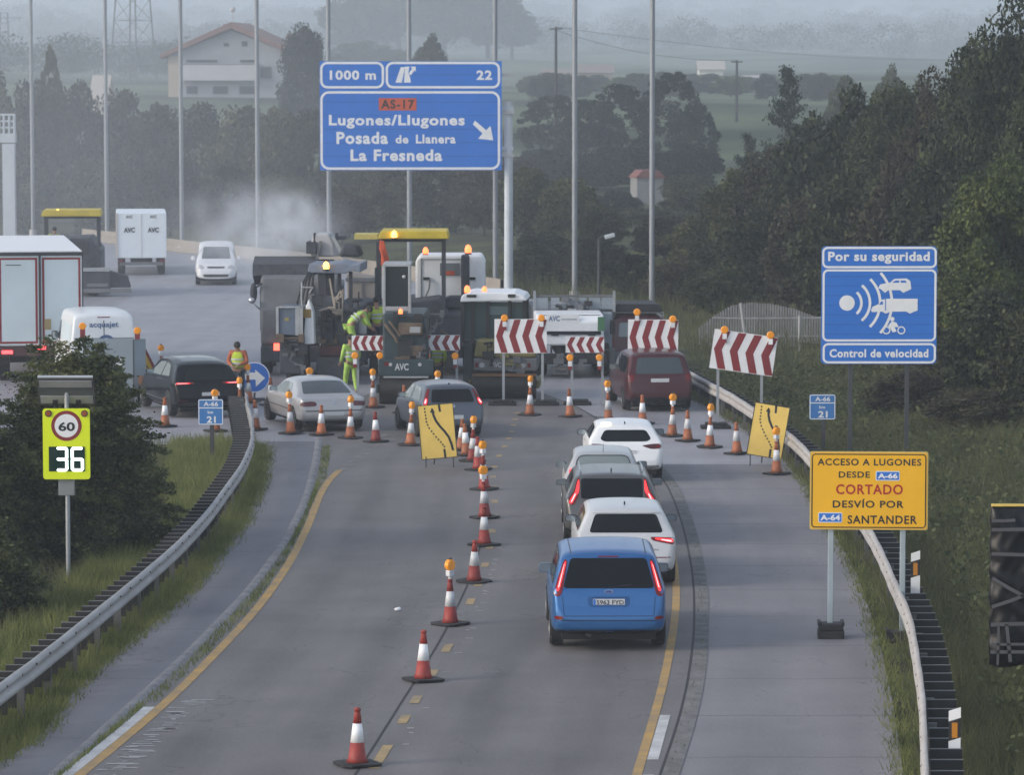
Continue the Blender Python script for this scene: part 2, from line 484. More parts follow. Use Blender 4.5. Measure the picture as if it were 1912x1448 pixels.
strip('right_shoulder_road', f_kr, f_sr, 38, 87.6, -0.004, M_should, ncol=8)
strip('left_shoulder_road', f_sl, f_kl, 38, 93.5, -0.004, M_shoull, ncol=6)
M_kerb = mat('kerb_stone', (0.235, 0.232, 0.238), 0.85, var=0.3, scale=3.0)
M_gutter = mat('cracked_gutter', (0.10, 0.10, 0.10), 0.95, var=0.0, col2=(0.20, 0.197, 0.195), scale=2.6, bump=0.4)
strip('kerb', off(f_kl, -0.16), off(f_kl, 0.02), 38, 94, 0.03, M_kerb, ncol=4, crown=lambda u: -0.035 * (2 * u - 1) ** 2)
strip('gutter_path', off(f_kr, -0.03), off(f_kr, 0.20), 38, 100, 0.004, M_gutter, ncol=4)
strip('gutter_seam_path', off(f_kr, -0.07), off(f_kr, -0.03), 38, 104, 0.004, mat('joint_tar', (0.025, 0.025, 0.027), 0.8), ncol=1)
strip('seam_path', off(f_dl, -0.20), off(f_dl, -0.165), 38, 72, 0.004, mat('joint_tar', (0.025, 0.025, 0.027), 0.8), ncol=1)

# ------------------------------------------------------------------ painted markings
M_yel = mat('worn_yellow_paint', (0.50, 0.30, 0.075), 0.75, col2=(0.27, 0.20, 0.12), scale=1.7)
M_yel2 = mat('faded_yellow_paint', (0.42, 0.29, 0.12), 0.75, col2=(0.21, 0.175, 0.13), scale=2.5)
M_wpt = mat('white_road_paint', (0.62, 0.62, 0.62), 0.75, col2=(0.36, 0.36, 0.36), scale=2.0)
M_blackout = mat('blacked_out_paint', (0.035, 0.035, 0.038), 0.7, col2=(0.30, 0.28, 0.26), scale=5.0)
strip('road_marking', off(f_yl, -0.08), off(f_yl, 0.075), 38, 86, 0.005, M_yel, ncol=2)
strip('road_marking', off(f_yl, -0.25), off(f_yl, -0.085), 38, 53.6, 0.005, M_wpt, ncol=2)
strip('road_marking', off(f_yr, -0.07), off(f_yr, 0.06), 38, 92, 0.005, M_yel, ncol=2)
for a, b in ((46.0, 48.2), (49.2, 52.4)):
    strip('road_marking', off(f_yr, 0.07), off(f_yr, 0.22), a, b, 0.005, M_wpt, ncol=2)
for k in range(14):            # blacked-out old line seen as a ladder
    Y = 86.4 + k * 0.9
    strip('road_marking', off(f_yl, -0.10), off(f_yl, 0.16), Y, Y + 0.45, 0.005, M_blackout, ncol=2, step=0.22)
dpy = [(1437, 1393), (1353, 1337), (1315, 1301), (1268, 1252), (1219, 1204), (1171, 1159), (1130, 1119), (1096, 1087), (1060, 1052), (1026, 1019), (996, 990), (968, 962), (940, 935), (914, 909), (893, 889), (874, 870), (854, 850), (837, 833), (821, 818), (808, 805), (796, 793), (785, 782), (773, 770)]
for a, b in dpy:
    Y0, Y1 = grd(0, a).y, grd(0, b).y
    strip('road_marking', off(f_dl, -0.065), off(f_dl, 0.075), Y0, Y1, 0.006, M_yel2, ncol=2, step=max(0.2, (Y1 - Y0) / 3.01))
_mk = MB()
_r = random.Random(5)
for k in range(70):            # scratches of removed white paint beside the left edge line
    Y = 47.5 + _r.random() * 6.5
    x = float(f_yl(Y)) + 0.12 + _r.random() * 0.25
    _mk.bx(x, x + 0.06 + _r.random() * 0.28, Y, Y + 0.02 + _r.random() * 0.03, 0.0062, 0.0075)
for k in range(26):
    Y = 50 + _r.random() * 22
    x = float(f_dl(Y)) + 0.12 + _r.random() * 0.1
    _mk.bx(x, x + 0.04 + _r.random() * 0.1, Y, Y + 0.02 + _r.random() * 0.04, 0.0062, 0.0075)
tag(_mk.build('paint_scratch_marking', mat('scratched_white', (0.42, 0.43, 0.44), 0.8)), kind='structure')

# ------------------------------------------------------------------ guardrails
M_galv = mat('galvanised_steel', (0.40, 0.40, 0.42), 0.5, 0.35, var=0.22, scale=1.2)
M_rail = mat('weathered_rail', (0.40, 0.395, 0.40), 0.55, 0.2, col2=(0.28, 0.27, 0.265), scale=1.3)
M_railr = mat('cream_rusty_rail', (0.47, 0.455, 0.44), 0.55, 0.15, col2=(0.35, 0.315, 0.295), scale=2.2)
M_black = mat('black_plastic', (0.012, 0.012, 0.014), 0.55)
M_lip = mat('slat_lip', (0.20, 0.21, 0.225), 0.45, 0.3)
WPROF = [(0.0, -0.155), (0.055, -0.125), (0.075, -0.085), (0.055, -0.045), (0.012, 0.0), (0.055, 0.045), (0.075, 0.085), (0.055, 0.125), (0.0, 0.155)]
def guardrail(f, Y0, Y1, side, m, label, lip, slat_h, max_slat):
    """side = +1: traffic on the +x side of the beam. Beam (W section), posts and the row of dark slats behind."""
    r = thing('guardrail', label, 'guardrail', (float(f(60.0)), 60.0, 0))
    ox, oy = r.location.x, r.location.y
    ys = np.arange(Y0, Y1, 0.5)
    vs, fs = [], []
    n = len(WPROF)
    for y in ys:
        jog = (0.02 * math.sin(y * 0.9) + 0.012 * math.sin(y * 2.7)) * (1.0 if side > 0 else 0.45)
        for u, z in WPROF:
            vs.append((float(f(y)) + side * u - ox + jog * 0.5, y - oy, 0.60 + z + jog * 0.6))
    for k in range(len(ys) - 1):
        for i in range(n - 1):
            fs.append((k * n + i, k * n + i + 1, (k + 1) * n + i + 1, (k + 1) * n + i))
    bolts = MB().add(vs, fs)
    for y in np.arange(Y0 + 1, min(Y1, Y0 + 50), 1.0):
        bolts.cyl((float(f(y)) + side * 0.07 - ox, y - oy, 0.69), (float(f(y)) + side * 0.085 - ox, y - oy, 0.70), 0.02, n=6, mi=1)
    b = bolts.build('beam', [m, mat('rusty_bolt', (0.07, 0.05, 0.045), 0.8)], r, smooth=True)
    so = b.modifiers.new('thickness', 'SOLIDIFY'); so.thickness = 0.012
    p0 = None
    for y in np.arange(Y0 + 0.6, Y1, 2.0):
        if p0 is None:
            p0 = MB().bx(-0.06, 0.06, -0.03, 0.03, -0.1, 0.60).build('post', mat('dull_post', (0.12, 0.12, 0.125), 0.6, 0.2), r)
            o = p0
        else:
            o = p0.copy(); COL.objects.link(o); o.parent = r
        o.location = (float(f(y)) - side * 0.08 - ox, y - oy, 0)
    s0 = None
    ysl = np.arange(Y0 + 0.3, Y1, (Y1 - Y0) / max_slat)
    for k, y in enumerate(ysl):
        if s0 is None:
            q = MB().bx(-0.20, 0.20, -0.012, 0.012, -slat_h, 0, mi=0).bx(-0.205, 0.205, -0.014, 0.010, 0.0, 0.009, mi=1)
            s0 = q.build('slat', [M_black, M_lip if lip else M_black], r); o = s0
        else:
            o = s0.copy(); COL.objects.link(o); o.parent = r
        o.location = (float(f(y)) - side * 0.235 - ox, y - oy, 0.62)
    return r
guardrail(f_rl, *RAIL_L, 1, M_rail, 'grey steel guardrail curving along the left verge with black slats behind', True, 0.42, 92)
guardrail(f_rr, *RAIL_R, -1, M_railr, 'cream rust-spotted guardrail curving along the right verge with black slats behind', True, 0.40, 97)

# far barrier at the edge of the resurfaced road
fb = MB()
ys = np.arange(158, 213, 2.0)
vs, fs = [], []
for y in ys:
    x = float(f_far(y)) - 0.15
    for dx, z in ((-0.30, 0), (-0.28, 0.1), (-0.10, 0.25), (-0.08, 0.62), (0.08, 0.62), (0.10, 0.25), (0.28, 0.1), (0.30, 0)):
        vs.append((x + dx, y, z))
for k in range(len(ys) - 1):
    for i in range(7):
        fs.append((k * 8 + i, k * 8 + i + 1, (k + 1) * 8 + i + 1, (k + 1) * 8 + i))
fb.add(vs, fs)
tag(fb.build('concrete_barrier', mat('beige_concrete', (0.27, 0.24, 0.20), 0.9, var=0.2, scale=0.4)), 'low beige concrete barrier along the far edge of the resurfaced road', 'barrier')
# ================================================================== VEGETATION
RNG = np.random.default_rng(11)
def leaf_mat(name, cols, scale=1.0, rand=0.5, trans=0.0):
    m = bpy.data.materials.new(name); m.use_nodes = True
    t = m.node_tree; b = t.nodes['Principled BSDF']
    b.inputs['Roughness'].default_value = 0.75
    b.inputs['Specular IOR Level'].default_value = 0.15
    g = nd(t, 'ShaderNodeNewGeometry'); oi = nd(t, 'ShaderNodeObjectInfo')
    n = nd(t, 'ShaderNodeTexNoise'); n.inputs['Scale'].default_value = scale; n.inputs['Detail'].default_value = 4
    t.links.new(g.outputs['Position'], n.inputs['Vector'])
    a = nd(t, 'ShaderNodeMath', operation='MULTIPLY_ADD'); a.inputs[1].default_value = 0.35; a.inputs[2].default_value = -0.17
    t.links.new(g.outputs['Random Per Island'], a.inputs[0])
    s = nd(t, 'ShaderNodeMath', operation='ADD'); t.links.new(n.outputs['Fac'], s.inputs[0]); t.links.new(a.outputs[0], s.inputs[1])
    a2 = nd(t, 'ShaderNodeMath', operation='MULTIPLY_ADD'); a2.inputs[1].default_value = rand * 0.5; a2.inputs[2].default_value = -rand * 0.25
    t.links.new(oi.outputs['Random'], a2.inputs[0])
    s2 = nd(t, 'ShaderNodeMath', operation='ADD'); t.links.new(s.outputs[0], s2.inputs[0]); t.links.new(a2.outputs[0], s2.inputs[1])
    r = nd(t, 'ShaderNodeValToRGB')
    while len(r.color_ramp.elements) < len(cols): r.color_ramp.elements.new(0.5)
    for i, (e, c) in enumerate(zip(r.color_ramp.elements, cols)):
        e.position = 0.28 + 0.44 * i / (len(cols) - 1); e.color = (*c, 1)
    t.links.new(s2.outputs[0], r.inputs['Fac']); t.links.new(r.outputs['Color'], b.inputs['Base Color'])
    if trans:      # thin blades let light through
        tl = nd(t, 'ShaderNodeBsdfTranslucent'); t.links.new(r.outputs['Color'], tl.inputs['Color'])
        ms = nd(t, 'ShaderNodeMixShader'); ms.inputs[0].default_value = trans
        t.links.new(b.outputs[0], ms.inputs[1]); t.links.new(tl.outputs[0], ms.inputs[2]); t.links.new(ms.outputs[0], t.nodes['Material Output'].inputs['Surface'])
    return m
ML_dark = leaf_mat('dark_leaves', [(0.012, 0.018, 0.012), (0.028, 0.038, 0.021), (0.066, 0.078, 0.038)], 0.9)
ML_olive = leaf_mat('olive_leaves', [(0.030, 0.036, 0.020), (0.060, 0.068, 0.032), (0.105, 0.108, 0.048)], 0.7)
ML_green = leaf_mat('fresh_leaves', [(0.034, 0.052, 0.018), (0.062, 0.085, 0.026), (0.115, 0.135, 0.040)], 0.8)
ML_brown = leaf_mat('brownish_leaves', [(0.024, 0.022, 0.017), (0.048, 0.044, 0.030), (0.080, 0.078, 0.044)], 0.8)
ML_conif = leaf_mat('needle_foliage', [(0.012, 0.020, 0.014), (0.020, 0.032, 0.020), (0.034, 0.046, 0.026)], 1.2)
ML_near = leaf_mat('hedge_leaves', [(0.036, 0.050, 0.026), (0.078, 0.098, 0.043), (0.17, 0.18, 0.075)], 1.6, 0.1, 0.3)
M_bark = mat('bark', (0.055, 0.045, 0.036), 0.95, var=0.4, scale=8)

def quads_obj_mesh(name, P, A, B, m):
    """P centres, A/B half axes -> one mesh of separate leaf quads, folded a little along the middle"""
    n = len(P)
    v = np.stack([P - A - B * 0.55, P + A - B * 0.55, P + A * 0.75 + B, P - A * 0.75 + B], 1).reshape(-1, 3)
    me = bpy.data.meshes.new(name)
    me.vertices.add(n * 4); me.vertices.foreach_set('co', v.ravel())
    me.loops.add(n * 4); me.loops.foreach_set('vertex_index', np.arange(n * 4, dtype=np.int32))
    me.polygons.add(n); me.polygons.foreach_set('loop_start', (np.arange(n) * 4).astype(np.int32))
    me.update(calc_edges=True)
    me.materials.append(m)
    return me
def leaves(P, size, rng, up=0.35, droop=None, aspect=0.6):
    n = len(P)
    a = rng.normal(size=(n, 3)); a /= np.linalg.norm(a, axis=1)[:, None]
    nn = rng.normal(size=(n, 3)); nn[:, 2] = nn[:, 2] + up * 2
    b = np.cross(nn, a); b /= np.linalg.norm(b, axis=1)[:, None] + 1e-9
    s = size * rng.uniform(0.55, 1.35, n)[:, None]
    return a * s * aspect * 0.5, b * s * 0.5
def blob_crown(rng, shape, n_blob, n_leaf, blob_r, size):
    """leaf positions in n_blob clumps spread through the crown; shape(u) -> centres"""
    C = shape(rng, n_blob)
    per = n_leaf // n_blob
    rr = blob_r * rng.uniform(0.55, 1.3, n_blob)
    P = []
    for c, r in zip(C, rr):
        d = rng.normal(size=(per, 3)); d /= np.linalg.norm(d, axis=1)[:, None]
        q = r * rng.uniform(0.25, 1.0, per)[:, None] ** 0.5
        P.append(c + d * q * np.array([1, 1, 0.8]))
    P = np.concatenate(P)
    P = P[P[:, 2] > 0.005]
    A, B = leaves(P, size, rng)
    return C, P, A, B
def sh_round(lo, hi, flat=1.0):
    def f(rng, n):
        d = rng.normal(size=(n, 3)); d /= np.linalg.norm(d, axis=1)[:, None]
        q = rng.uniform(0.25, 1.0, n)[:, None] ** 0.45
        p = d * q
        x = p[:, :2] * 0.42; z = (lo + hi) / 2 + p[:, 2] * (hi - lo) / 2
        k = 1.0 - 0.35 * np.clip((z - lo) / (hi - lo), 0, 1) ** 2
        return np.concatenate([x * k[:, None], z[:, None]], 1)
    return f
def sh_cone(lo, hi, r0, p=1.0):
    def f(rng, n):
        t = rng.uniform(0, 1, n) ** 1.25
        z = lo + (hi - lo) * t
        r = (r0 * (1 - t) ** p + 0.02) * rng.uniform(0.45, 1.05, n)
        a = rng.uniform(0, 2 * PI, n)
        return np.stack([r * np.cos(a), r * np.sin(a), z], 1)
    return f
def sh_column(lo, hi, r0):
    def f(rng, n):
        t = rng.uniform(0, 1, n); z = lo + (hi - lo) * t
        prof = np.sin(np.clip(t * 0.92 + 0.08, 0, 1) * PI) ** 0.45
        r = r0 * prof * rng.uniform(0.2, 1.0, n) ** 0.5
        a = rng.uniform(0, 2 * PI, n)
        return np.stack([r * np.cos(a), r * np.sin(a), z], 1)
    return f
CROWN = {}
def variant(key, seed, shape, nb, nl, br, size, trunk=(0.35, 0.03), limbs=9):
    rng = np.random.default_rng(seed)
    C, P, A, B = blob_crown(rng, shape, nb, nl, br, size)
    top = max(0.35, trunk[0])
    mb = MB()
    mb.cyl((0, 0, -0.06), (0.008, 0.0, top * 0.5), trunk[1], trunk[1] * 0.75, 8)
    mb.cyl((0.008, 0, top * 0.5), (0, 0.01, top), trunk[1] * 0.75, trunk[1] * 0.5, 8)
    for c in C[rng.permutation(len(C))[:limbs]]:
        z0 = top * rng.uniform(0.55, 1.0)
        mb.cyl((0, 0, z0), tuple(c), trunk[1] * 0.38, trunk[1] * 0.10, 5)
    CROWN.setdefault(key, []).append((P, A, B, mb))
for s in (1, 2, 3):
    variant('round', 20 + s, sh_round(0.22, 0.95), 85, 15000, 0.105, 0.034)
    variant('bush', 40 + s, sh_round(0.02, 0.93), 75, 13000, 0.125, 0.036, trunk=(0.3, 0.02))
for s in (1, 2):
    variant('poplar', 60 + s, sh_column(0.08, 0.97, 0.40), 110, 12000, 0.065, 0.030, trunk=(0.7, 0.02))
variant('conifer', 71, sh_cone(0.05, 1.0, 0.40, 0.62), 130, 13000, 0.055, 0.026, trunk=(0.9, 0.02))
variant('cypress', 72, sh_column(0.02, 0.99, 0.42), 120, 12000, 0.075, 0.030, trunk=(0.6, 0.02))
variant('pine', 73, sh_cone(0.10, 1.0, 0.46, 0.8), 46, 6500, 0.062, 0.028, trunk=(0.95, 0.018), limbs=40)
for s in (1, 2):
    variant('dense', 80 + s, sh_round(0.12, 0.95), 120, 42000, 0.105, 0.020)
variant('yew', 85, sh_column(0.02, 0.97, 0.36), 190, 24000, 0.10, 0.026, trunk=(0.6, 0.02))
def whorl_pine(seed):
    rng = np.random.default_rng(seed)
    mb = MB(); mb.cyl((0, 0, -.05), (0, 0, 1), .022, .004, 8)
    P = []
    for i in range(15):
        z = .14 + .84 * i / 14; L = .46 * (1 - z) ** .75 + .035
        for k in range(5 if i < 12 else 4):
            if rng.random() < .14: continue
            a = rng.uniform(0, 2 * PI); l = L * rng.uniform(.7, 1.15)
            tip = np.array([l * math.cos(a), l * math.sin(a), z + .05 * rng.uniform(.2, 1.2)])
            mb.cyl((0, 0, z - .02), tuple(tip), .006, .002, 5)
            u = rng.uniform(.3, 1.05, 95)
            q = np.array([0, 0, z - .02]) + (tip - np.array([0, 0, z - .02])) * u[:, None]
            P.append(q + rng.normal(size=(95, 3)) * np.array([.028, .028, .016]))
    P = np.concatenate(P)
    A, B = leaves(P, 0.024, rng)
    CROWN.setdefault('whorl', []).append((P, A, B, mb))
whorl_pine(5); whorl_pine(9)
_mesh_cache = {}
_vi = [0]
def plant(kind, px, Y, top_py, w_px, label, m=None, name='tree', cat='tree', group=None, base=None, dz=0.0):
    """a tree or bush standing at distance Y, its width and top read off the photo"""
    k = CROWN[kind]; i = _vi[0] % len(k); _vi[0] += 1
    m = m or ML_dark
    key = (kind, i, m.name)
    if key not in _mesh_cache:
        P, A, B, mb = k[i]
        me = quads_obj_mesh('crown', P, A, B, m)
        tr = mb.build('trunk', M_bark); tm = tr.data; bpy.data.objects.remove(tr)
        _mesh_cache[key] = (me, tm)
    me, tm = _mesh_cache[key]
    x = at(px, 700, Y).x
    z0 = hzf(x, Y) + dz if base is None else base
    H = at(px, top_py, Y).z - z0
    W = w_px * Y / FPX
    r = thing(name, label, cat, (x, Y, z0), RNG.uniform(0, 6.28), group)
    c = bpy.data.objects.new('crown', me); COL.objects.link(c); c.parent = r; c.scale = (W, W, H)
    t_ = bpy.data.objects.new('trunk', tm); COL.objects.link(t_); t_.parent = r; t_.scale = (W, W, H)
    return r
def bush(*a, **k):
    return plant(*a, name='bush', cat='bush', **k)

# ---- left far hedge behind the roadworks (left to right)
for i, (px, Y, ty, wp, kd, m, lb) in enumerate([
    (-20, 232, 118, 170, 'bush', ML_olive, 'tall olive bush at the left edge behind the white gantry leg'),
    (75, 236, 128, 150, 'bush', ML_brown, 'brownish bush behind the tall pole next to the white gantry leg'),
    (100, 245, 92, 70, 'poplar', ML_olive, 'slim pale green tree rising above the far left hedge'),
    (150, 233, 142, 150, 'bush', ML_dark, 'dark bush below the large lattice pylon, left of it'),
    (225, 234, 148, 150, 'bush', ML_brown, 'brown-green bush right under the large lattice pylon'),
    (300, 228, 176, 150, 'bush', ML_dark, 'dark bush in front of the left wall of the hillside house'),
    (375, 226, 184, 170, 'bush', ML_conif, 'deep green bush below the middle of the hillside house'),
    (450, 224, 180, 170, 'bush', ML_olive, 'olive bush below the right half of the hillside house'),
    (520, 222, 184, 160, 'bush', ML_olive, 'olive bush at the foot of the dark conifer'),
    (590, 218, 196, 160, 'bush', ML_dark, 'dark bush behind the left side of the large blue sign'),
    (660, 216, 215, 170, 'bush', ML_olive, 'olive bush hidden by the large blue sign'),
    (60, 222, 270, 170, 'bush', ML_dark, 'low dark bush behind the far yellow-roofed paver'),
    (190, 219, 290, 170, 'bush', ML_dark, 'low dark bush behind the white box truck'),
    (320, 214, 280, 160, 'bush', ML_conif, 'low dark bush behind the far white van'),
    (430, 208, 300, 160, 'bush', ML_dark, 'low dark bush behind the drifting steam'),
    (540, 203, 320, 150, 'bush', ML_olive, 'low olive bush behind the milling machine conveyor'),
    (640, 196, 340, 150, 'bush', ML_brown, 'low brownish bush behind the paver with the yellow canopy'),
    (735, 204, 270, 170, 'bush', ML_olive, 'olive bush under the middle of the large blue sign'),
    (830, 200, 270, 170, 'bush', ML_dark, 'dark bush under the right part of the large blue sign'),
    (905, 196, 280, 160, 'bush', ML_brown, 'brownish bush behind the white truck cab'),
    (985, 184, 300, 150, 'bush', ML_olive, 'olive bush right of the white sign post'),
    (1060, 180, 325, 150, 'bush', ML_olive, 'pale olive bush behind the white tipper truck'),
    (1125, 182, 380, 120, 'bush', ML_olive, 'olive bush left of the small white hut'),
    (1110, 168, 440, 150, 'bush', ML_dark, 'low dark bush behind the red van'),
    (1010, 172, 430, 140, 'bush', ML_dark, 'low dark bush behind the tipper body'),
    (1240, 172, 400, 150, 'bush', ML_brown, 'brown bush below the small white hut'),
    (1300, 165, 395, 150, 'bush', ML_olive, 'olive bush between the hut and the slatted fence'),
    (1000, 164, 452, 140, 'bush', ML_dark, 'low dark bush behind the tipper headboard'),
    (1095, 159, 462, 140, 'bush', ML_brown, 'low brown bush beside the floodlight post'),
    (1185, 153, 468, 150, 'bush', ML_dark, 'low dark bush at the foot of the last tall pole'),
    (1262, 148, 478, 150, 'bush', ML_brown, 'low brown bush behind the red people carrier'),
    (1335, 141, 492, 150, 'bush', ML_dark, 'low dark bush left of the slatted fence'),
    (1150, 232, 352, 120, 'bush', ML_conif, 'dark green bush just left of the small white hut'),
    (1285, 235, 322, 150, 'bush', ML_olive, 'olive bush just right of the small white hut'),
    (1215, 215, 384, 170, 'bush', ML_olive, 'low olive bush in front of the small white hut'),
    (1360, 205, 335, 150, 'bush', ML_olive, 'olive bush at the foot of the pale meadow'),
    (1030, 275, 275, 190, 'bush', ML_conif, 'dark undergrowth below the left cypress of the tall clump'),
    (1115, 278, 285, 190, 'bush', ML_conif, 'dark undergrowth below the middle cypress of the tall clump'),
    (1200, 282, 270, 170, 'bush', ML_conif, 'dark undergrowth behind the small white hut'),
    (1285, 280, 265, 150, 'bush', ML_conif, 'dark undergrowth at the edge of the pale meadow'),
    (960, 250, 285, 150, 'bush', ML_brown, 'brownish bush between the blue sign and the cypress clump'),
]):
    bush(kd, px, Y, ty, wp, lb, m=m)
# ---- farther trees
plant('yew', 568, 330, 50, 125, 'dark dense conifer right of the hillside house', m=ML_conif)
plant('round', 808, 400, 62, 86, 'small dark round tree peeping above the large blue sign', m=ML_dark)
for px, Y, ty, wp, lb in [(668, 1250, -12, 190, 'hazy poplar left of the other tall poplars above the blue sign'), (745, 1300, -60, 200, 'hazy poplar behind the pole that crosses the blue sign'),
                          (830, 1280, -50, 200, 'hazy poplar in the middle of the row above the blue sign'), (912, 1290, -40, 180, 'hazy poplar above the exit number of the blue sign'),
                          (955, 1320, 12, 130, 'hazy shorter poplar right of the tall poplars')]:
    plant('round', px, Y, ty, wp, lb, m=ML_olive, group='hazy poplars beyond the blue sign')
plant('round', 690, 900, 75, 190, 'pale rounded tree in front of the hazy poplars', m=ML_green)
for px, Y, ty, wp, lb in [(1035, 310, 180, 165, 'dark cypress right of the blue sign, left one of the tall clump'), (1095, 315, 188, 165, 'dark cypress in the middle of the tall clump'),
                          (1160, 312, 160, 165, 'dark cypress left of the small white hut roof'), (1255, 318, 138, 150, 'dark cypress just right of the last tall pole'), (1300, 300, 200, 110, 'shorter dark cypress bordering the pale meadow')]:
    plant('cypress', px, Y, ty, wp, lb, m=ML_conif, group='dark cypresses beyond the road')
plant('whorl', 1468, 205, 136, 165, 'open-branched pine standing above the right hedge', m=ML_conif, name='pine_tree')
plant('whorl', 1395, 215, 258, 110, 'small pine left of the taller open-branched pine', m=ML_conif, name='pine_tree')
for px, Y, ty, wp, lb in [(1580, 290, 145, 110, 'hazy tree behind the right hedge, left one'), (1660, 300, 120, 90, 'hazy tree behind the right hedge, tallest of the pale ones'), (1720, 290, 145, 90, 'hazy tree behind the right hedge, nearest to the tall right trees')]:
    plant('round', px, Y, ty, wp, lb, m=ML_olive)
# ---- right hedge and trees
for px, Y, ty, wp, kd, m, lb in [
    (1375, 163, 300, 140, 'bush', ML_olive, 'olive bush beyond the left end of the slatted fence'),
    (1440, 158, 265, 150, 'bush', ML_brown, 'brownish bush above the slatted fence'),
    (1520, 150, 215, 170, 'round', ML_dark, 'dark tree behind the top left corner of the speed control sign'),
    (1600, 146, 165, 170, 'round', ML_dark, 'dark tree rising behind the speed control sign'),
    (1680, 140, 158, 240, 'dense', ML_dark, 'dark tree behind the right side of the speed control sign'),
    (1760, 133, 128, 250, 'dense', ML_brown, 'brownish tree left of the tallest right tree'),
    (1830, 128, 70, 250, 'dense', ML_dark, 'dark tree leaning on the tallest right tree'),
    (1900, 120, -20, 280, 'dense', ML_dark, 'tallest dark tree at the right edge'),
    (1985, 112, 40, 260, 'dense', ML_dark, 'dark tree just outside the right edge beside the tallest tree'),
    (2075, 106, 110, 260, 'dense', ML_olive, 'olive tree farther right of the tallest tree'),
    (2180, 110, 90, 260, 'dense', ML_dark, 'dark tree at the far right end of the wood'),
    (2040, 92, 420, 220, 'bush', ML_brown, 'brown bush right of the wrapped black sign'),
    (1420, 148, 380, 170, 'bush', ML_dark, 'dark bush just behind the slatted fence'),
    (1500, 138, 360, 170, 'bush', ML_brown, 'brown bush left of the speed control sign'),
    (1570, 132, 330, 190, 'bush', ML_dark, 'dark bush hidden by the speed control sign'),
    (1660, 126, 320, 190, 'bush', ML_brown, 'brown undergrowth bush behind the speed control sign'),
    (1740, 122, 300, 180, 'bush', ML_dark, 'dark bush right of the speed control sign'),
    (1880, 104, 290, 300, 'dense', ML_green, 'lighter green rounded tree at the right edge'),
    (1800, 108, 380, 170, 'bush', ML_olive, 'olive bush at the left foot of the lighter green tree'),
    (1640, 112, 560, 170, 'bush', ML_brown, 'low brown bush behind the speed control sign posts'),
    (1760, 106, 520, 190, 'bush', ML_brown, 'low brown bush right of the speed control sign posts'),
    (1850, 98, 520, 210, 'bush', ML_dark, 'dark bush below the lighter green tree'),
    (1925, 92, 560, 170, 'bush', ML_olive, 'olive bush at the right edge above the wrapped sign'),
    (1560, 122, 640, 130, 'bush', ML_brown, 'low brown bush left of the speed control sign posts'),
    (1480, 128, 640, 120, 'bush', ML_brown, 'low brown bush under the slatted fence'),
    (1700, 97, 690, 170, 'bush', ML_brown, 'lowest brown bush right of the kilometre sign'),
    (1810, 92, 720, 170, 'bush', ML_brown, 'low brown bush above the wrapped black sign'),
]:
    (bush if kd == 'bush' else plant)(kd, px, Y, ty, wp * (1.35 if kd == 'round' else 1.15), lb, m=m)

# ---- the near bush on the left: layered drooping sprays
def spray_bush(name, label, cx, cy, z0, rx, ry, H, nspray, seed):
    rng = np.random.default_rng(seed)
    r = thing(name, label, 'bush', (cx, cy, z0))
    Ps, As, Bs = [], [], []
    stems = MB()
    for k in range(nspray):
        a = rng.uniform(0, 2 * PI); t = rng.uniform(0, 1)
        zz = H * (0.06 + 0.92 * t ** 0.85)
        prof = math.sqrt(max(0.02, 1 - (zz / H) ** 2.2)) * (0.80 + 0.28 * math.sin(3 * a + 5 * t) * 0.6)
        tip = np.array([rx * prof * math.cos(a), ry * prof * math.sin(a), zz]) * rng.uniform(0.82, 1.08)
        root = np.array([tip[0] * 0.35, tip[1] * 0.35, max(0.1, zz * 0.80 - 0.2)])
        L = tip - root
        n = 250
        u = rng.uniform(0.25, 1.06, n)
        P = root + L * u[:, None]
        P[:, 2] += 0.30 * np.sin(u * PI) * 0.6 - 0.34 * np.clip(u - 0.6, 0, 1) ** 1.2
        wv = 0.26 * (1.12 - u)[:, None] + 0.03
        P = P + rng.normal(size=(n, 3)) * wv * np.array([1, 1, 0.42])
        A, B = leaves(P, 0.072, rng, up=0.8, aspect=0.55)
        Ps.append(P); As.append(A); Bs.append(B)
        if k % 6 == 0:
            stems.cyl((0, 0, 0.05), tuple(root), 0.03, 0.015, 5).cyl(tuple(root), tuple(root + L * 0.75), 0.015, 0.005, 5)
    me = quads_obj_mesh('crown', np.concatenate(Ps), np.concatenate(As), np.concatenate(Bs), ML_near)
    c = bpy.data.objects.new('crown', me); COL.objects.link(c); c.parent = r
    stems.build('trunk', M_bark, r)
    return r
spray_bush('bush', 'large dark green bush with drooping branches beside the speed display sign', -8.35, 71.5, -0.35, 2.15, 2.5, 4.35, 470, 3)
spray_bush('bush', 'dense dark bush at the left edge below the semi-trailer', -10.6, 69.5, -0.35, 2.5, 2.6, 3.75, 420, 4)
spray_bush('bush', 'lower dark bush at the left edge left of the speed display pole', -9.3, 62.5, -0.4, 1.6, 1.7, 2.3, 250, 6)

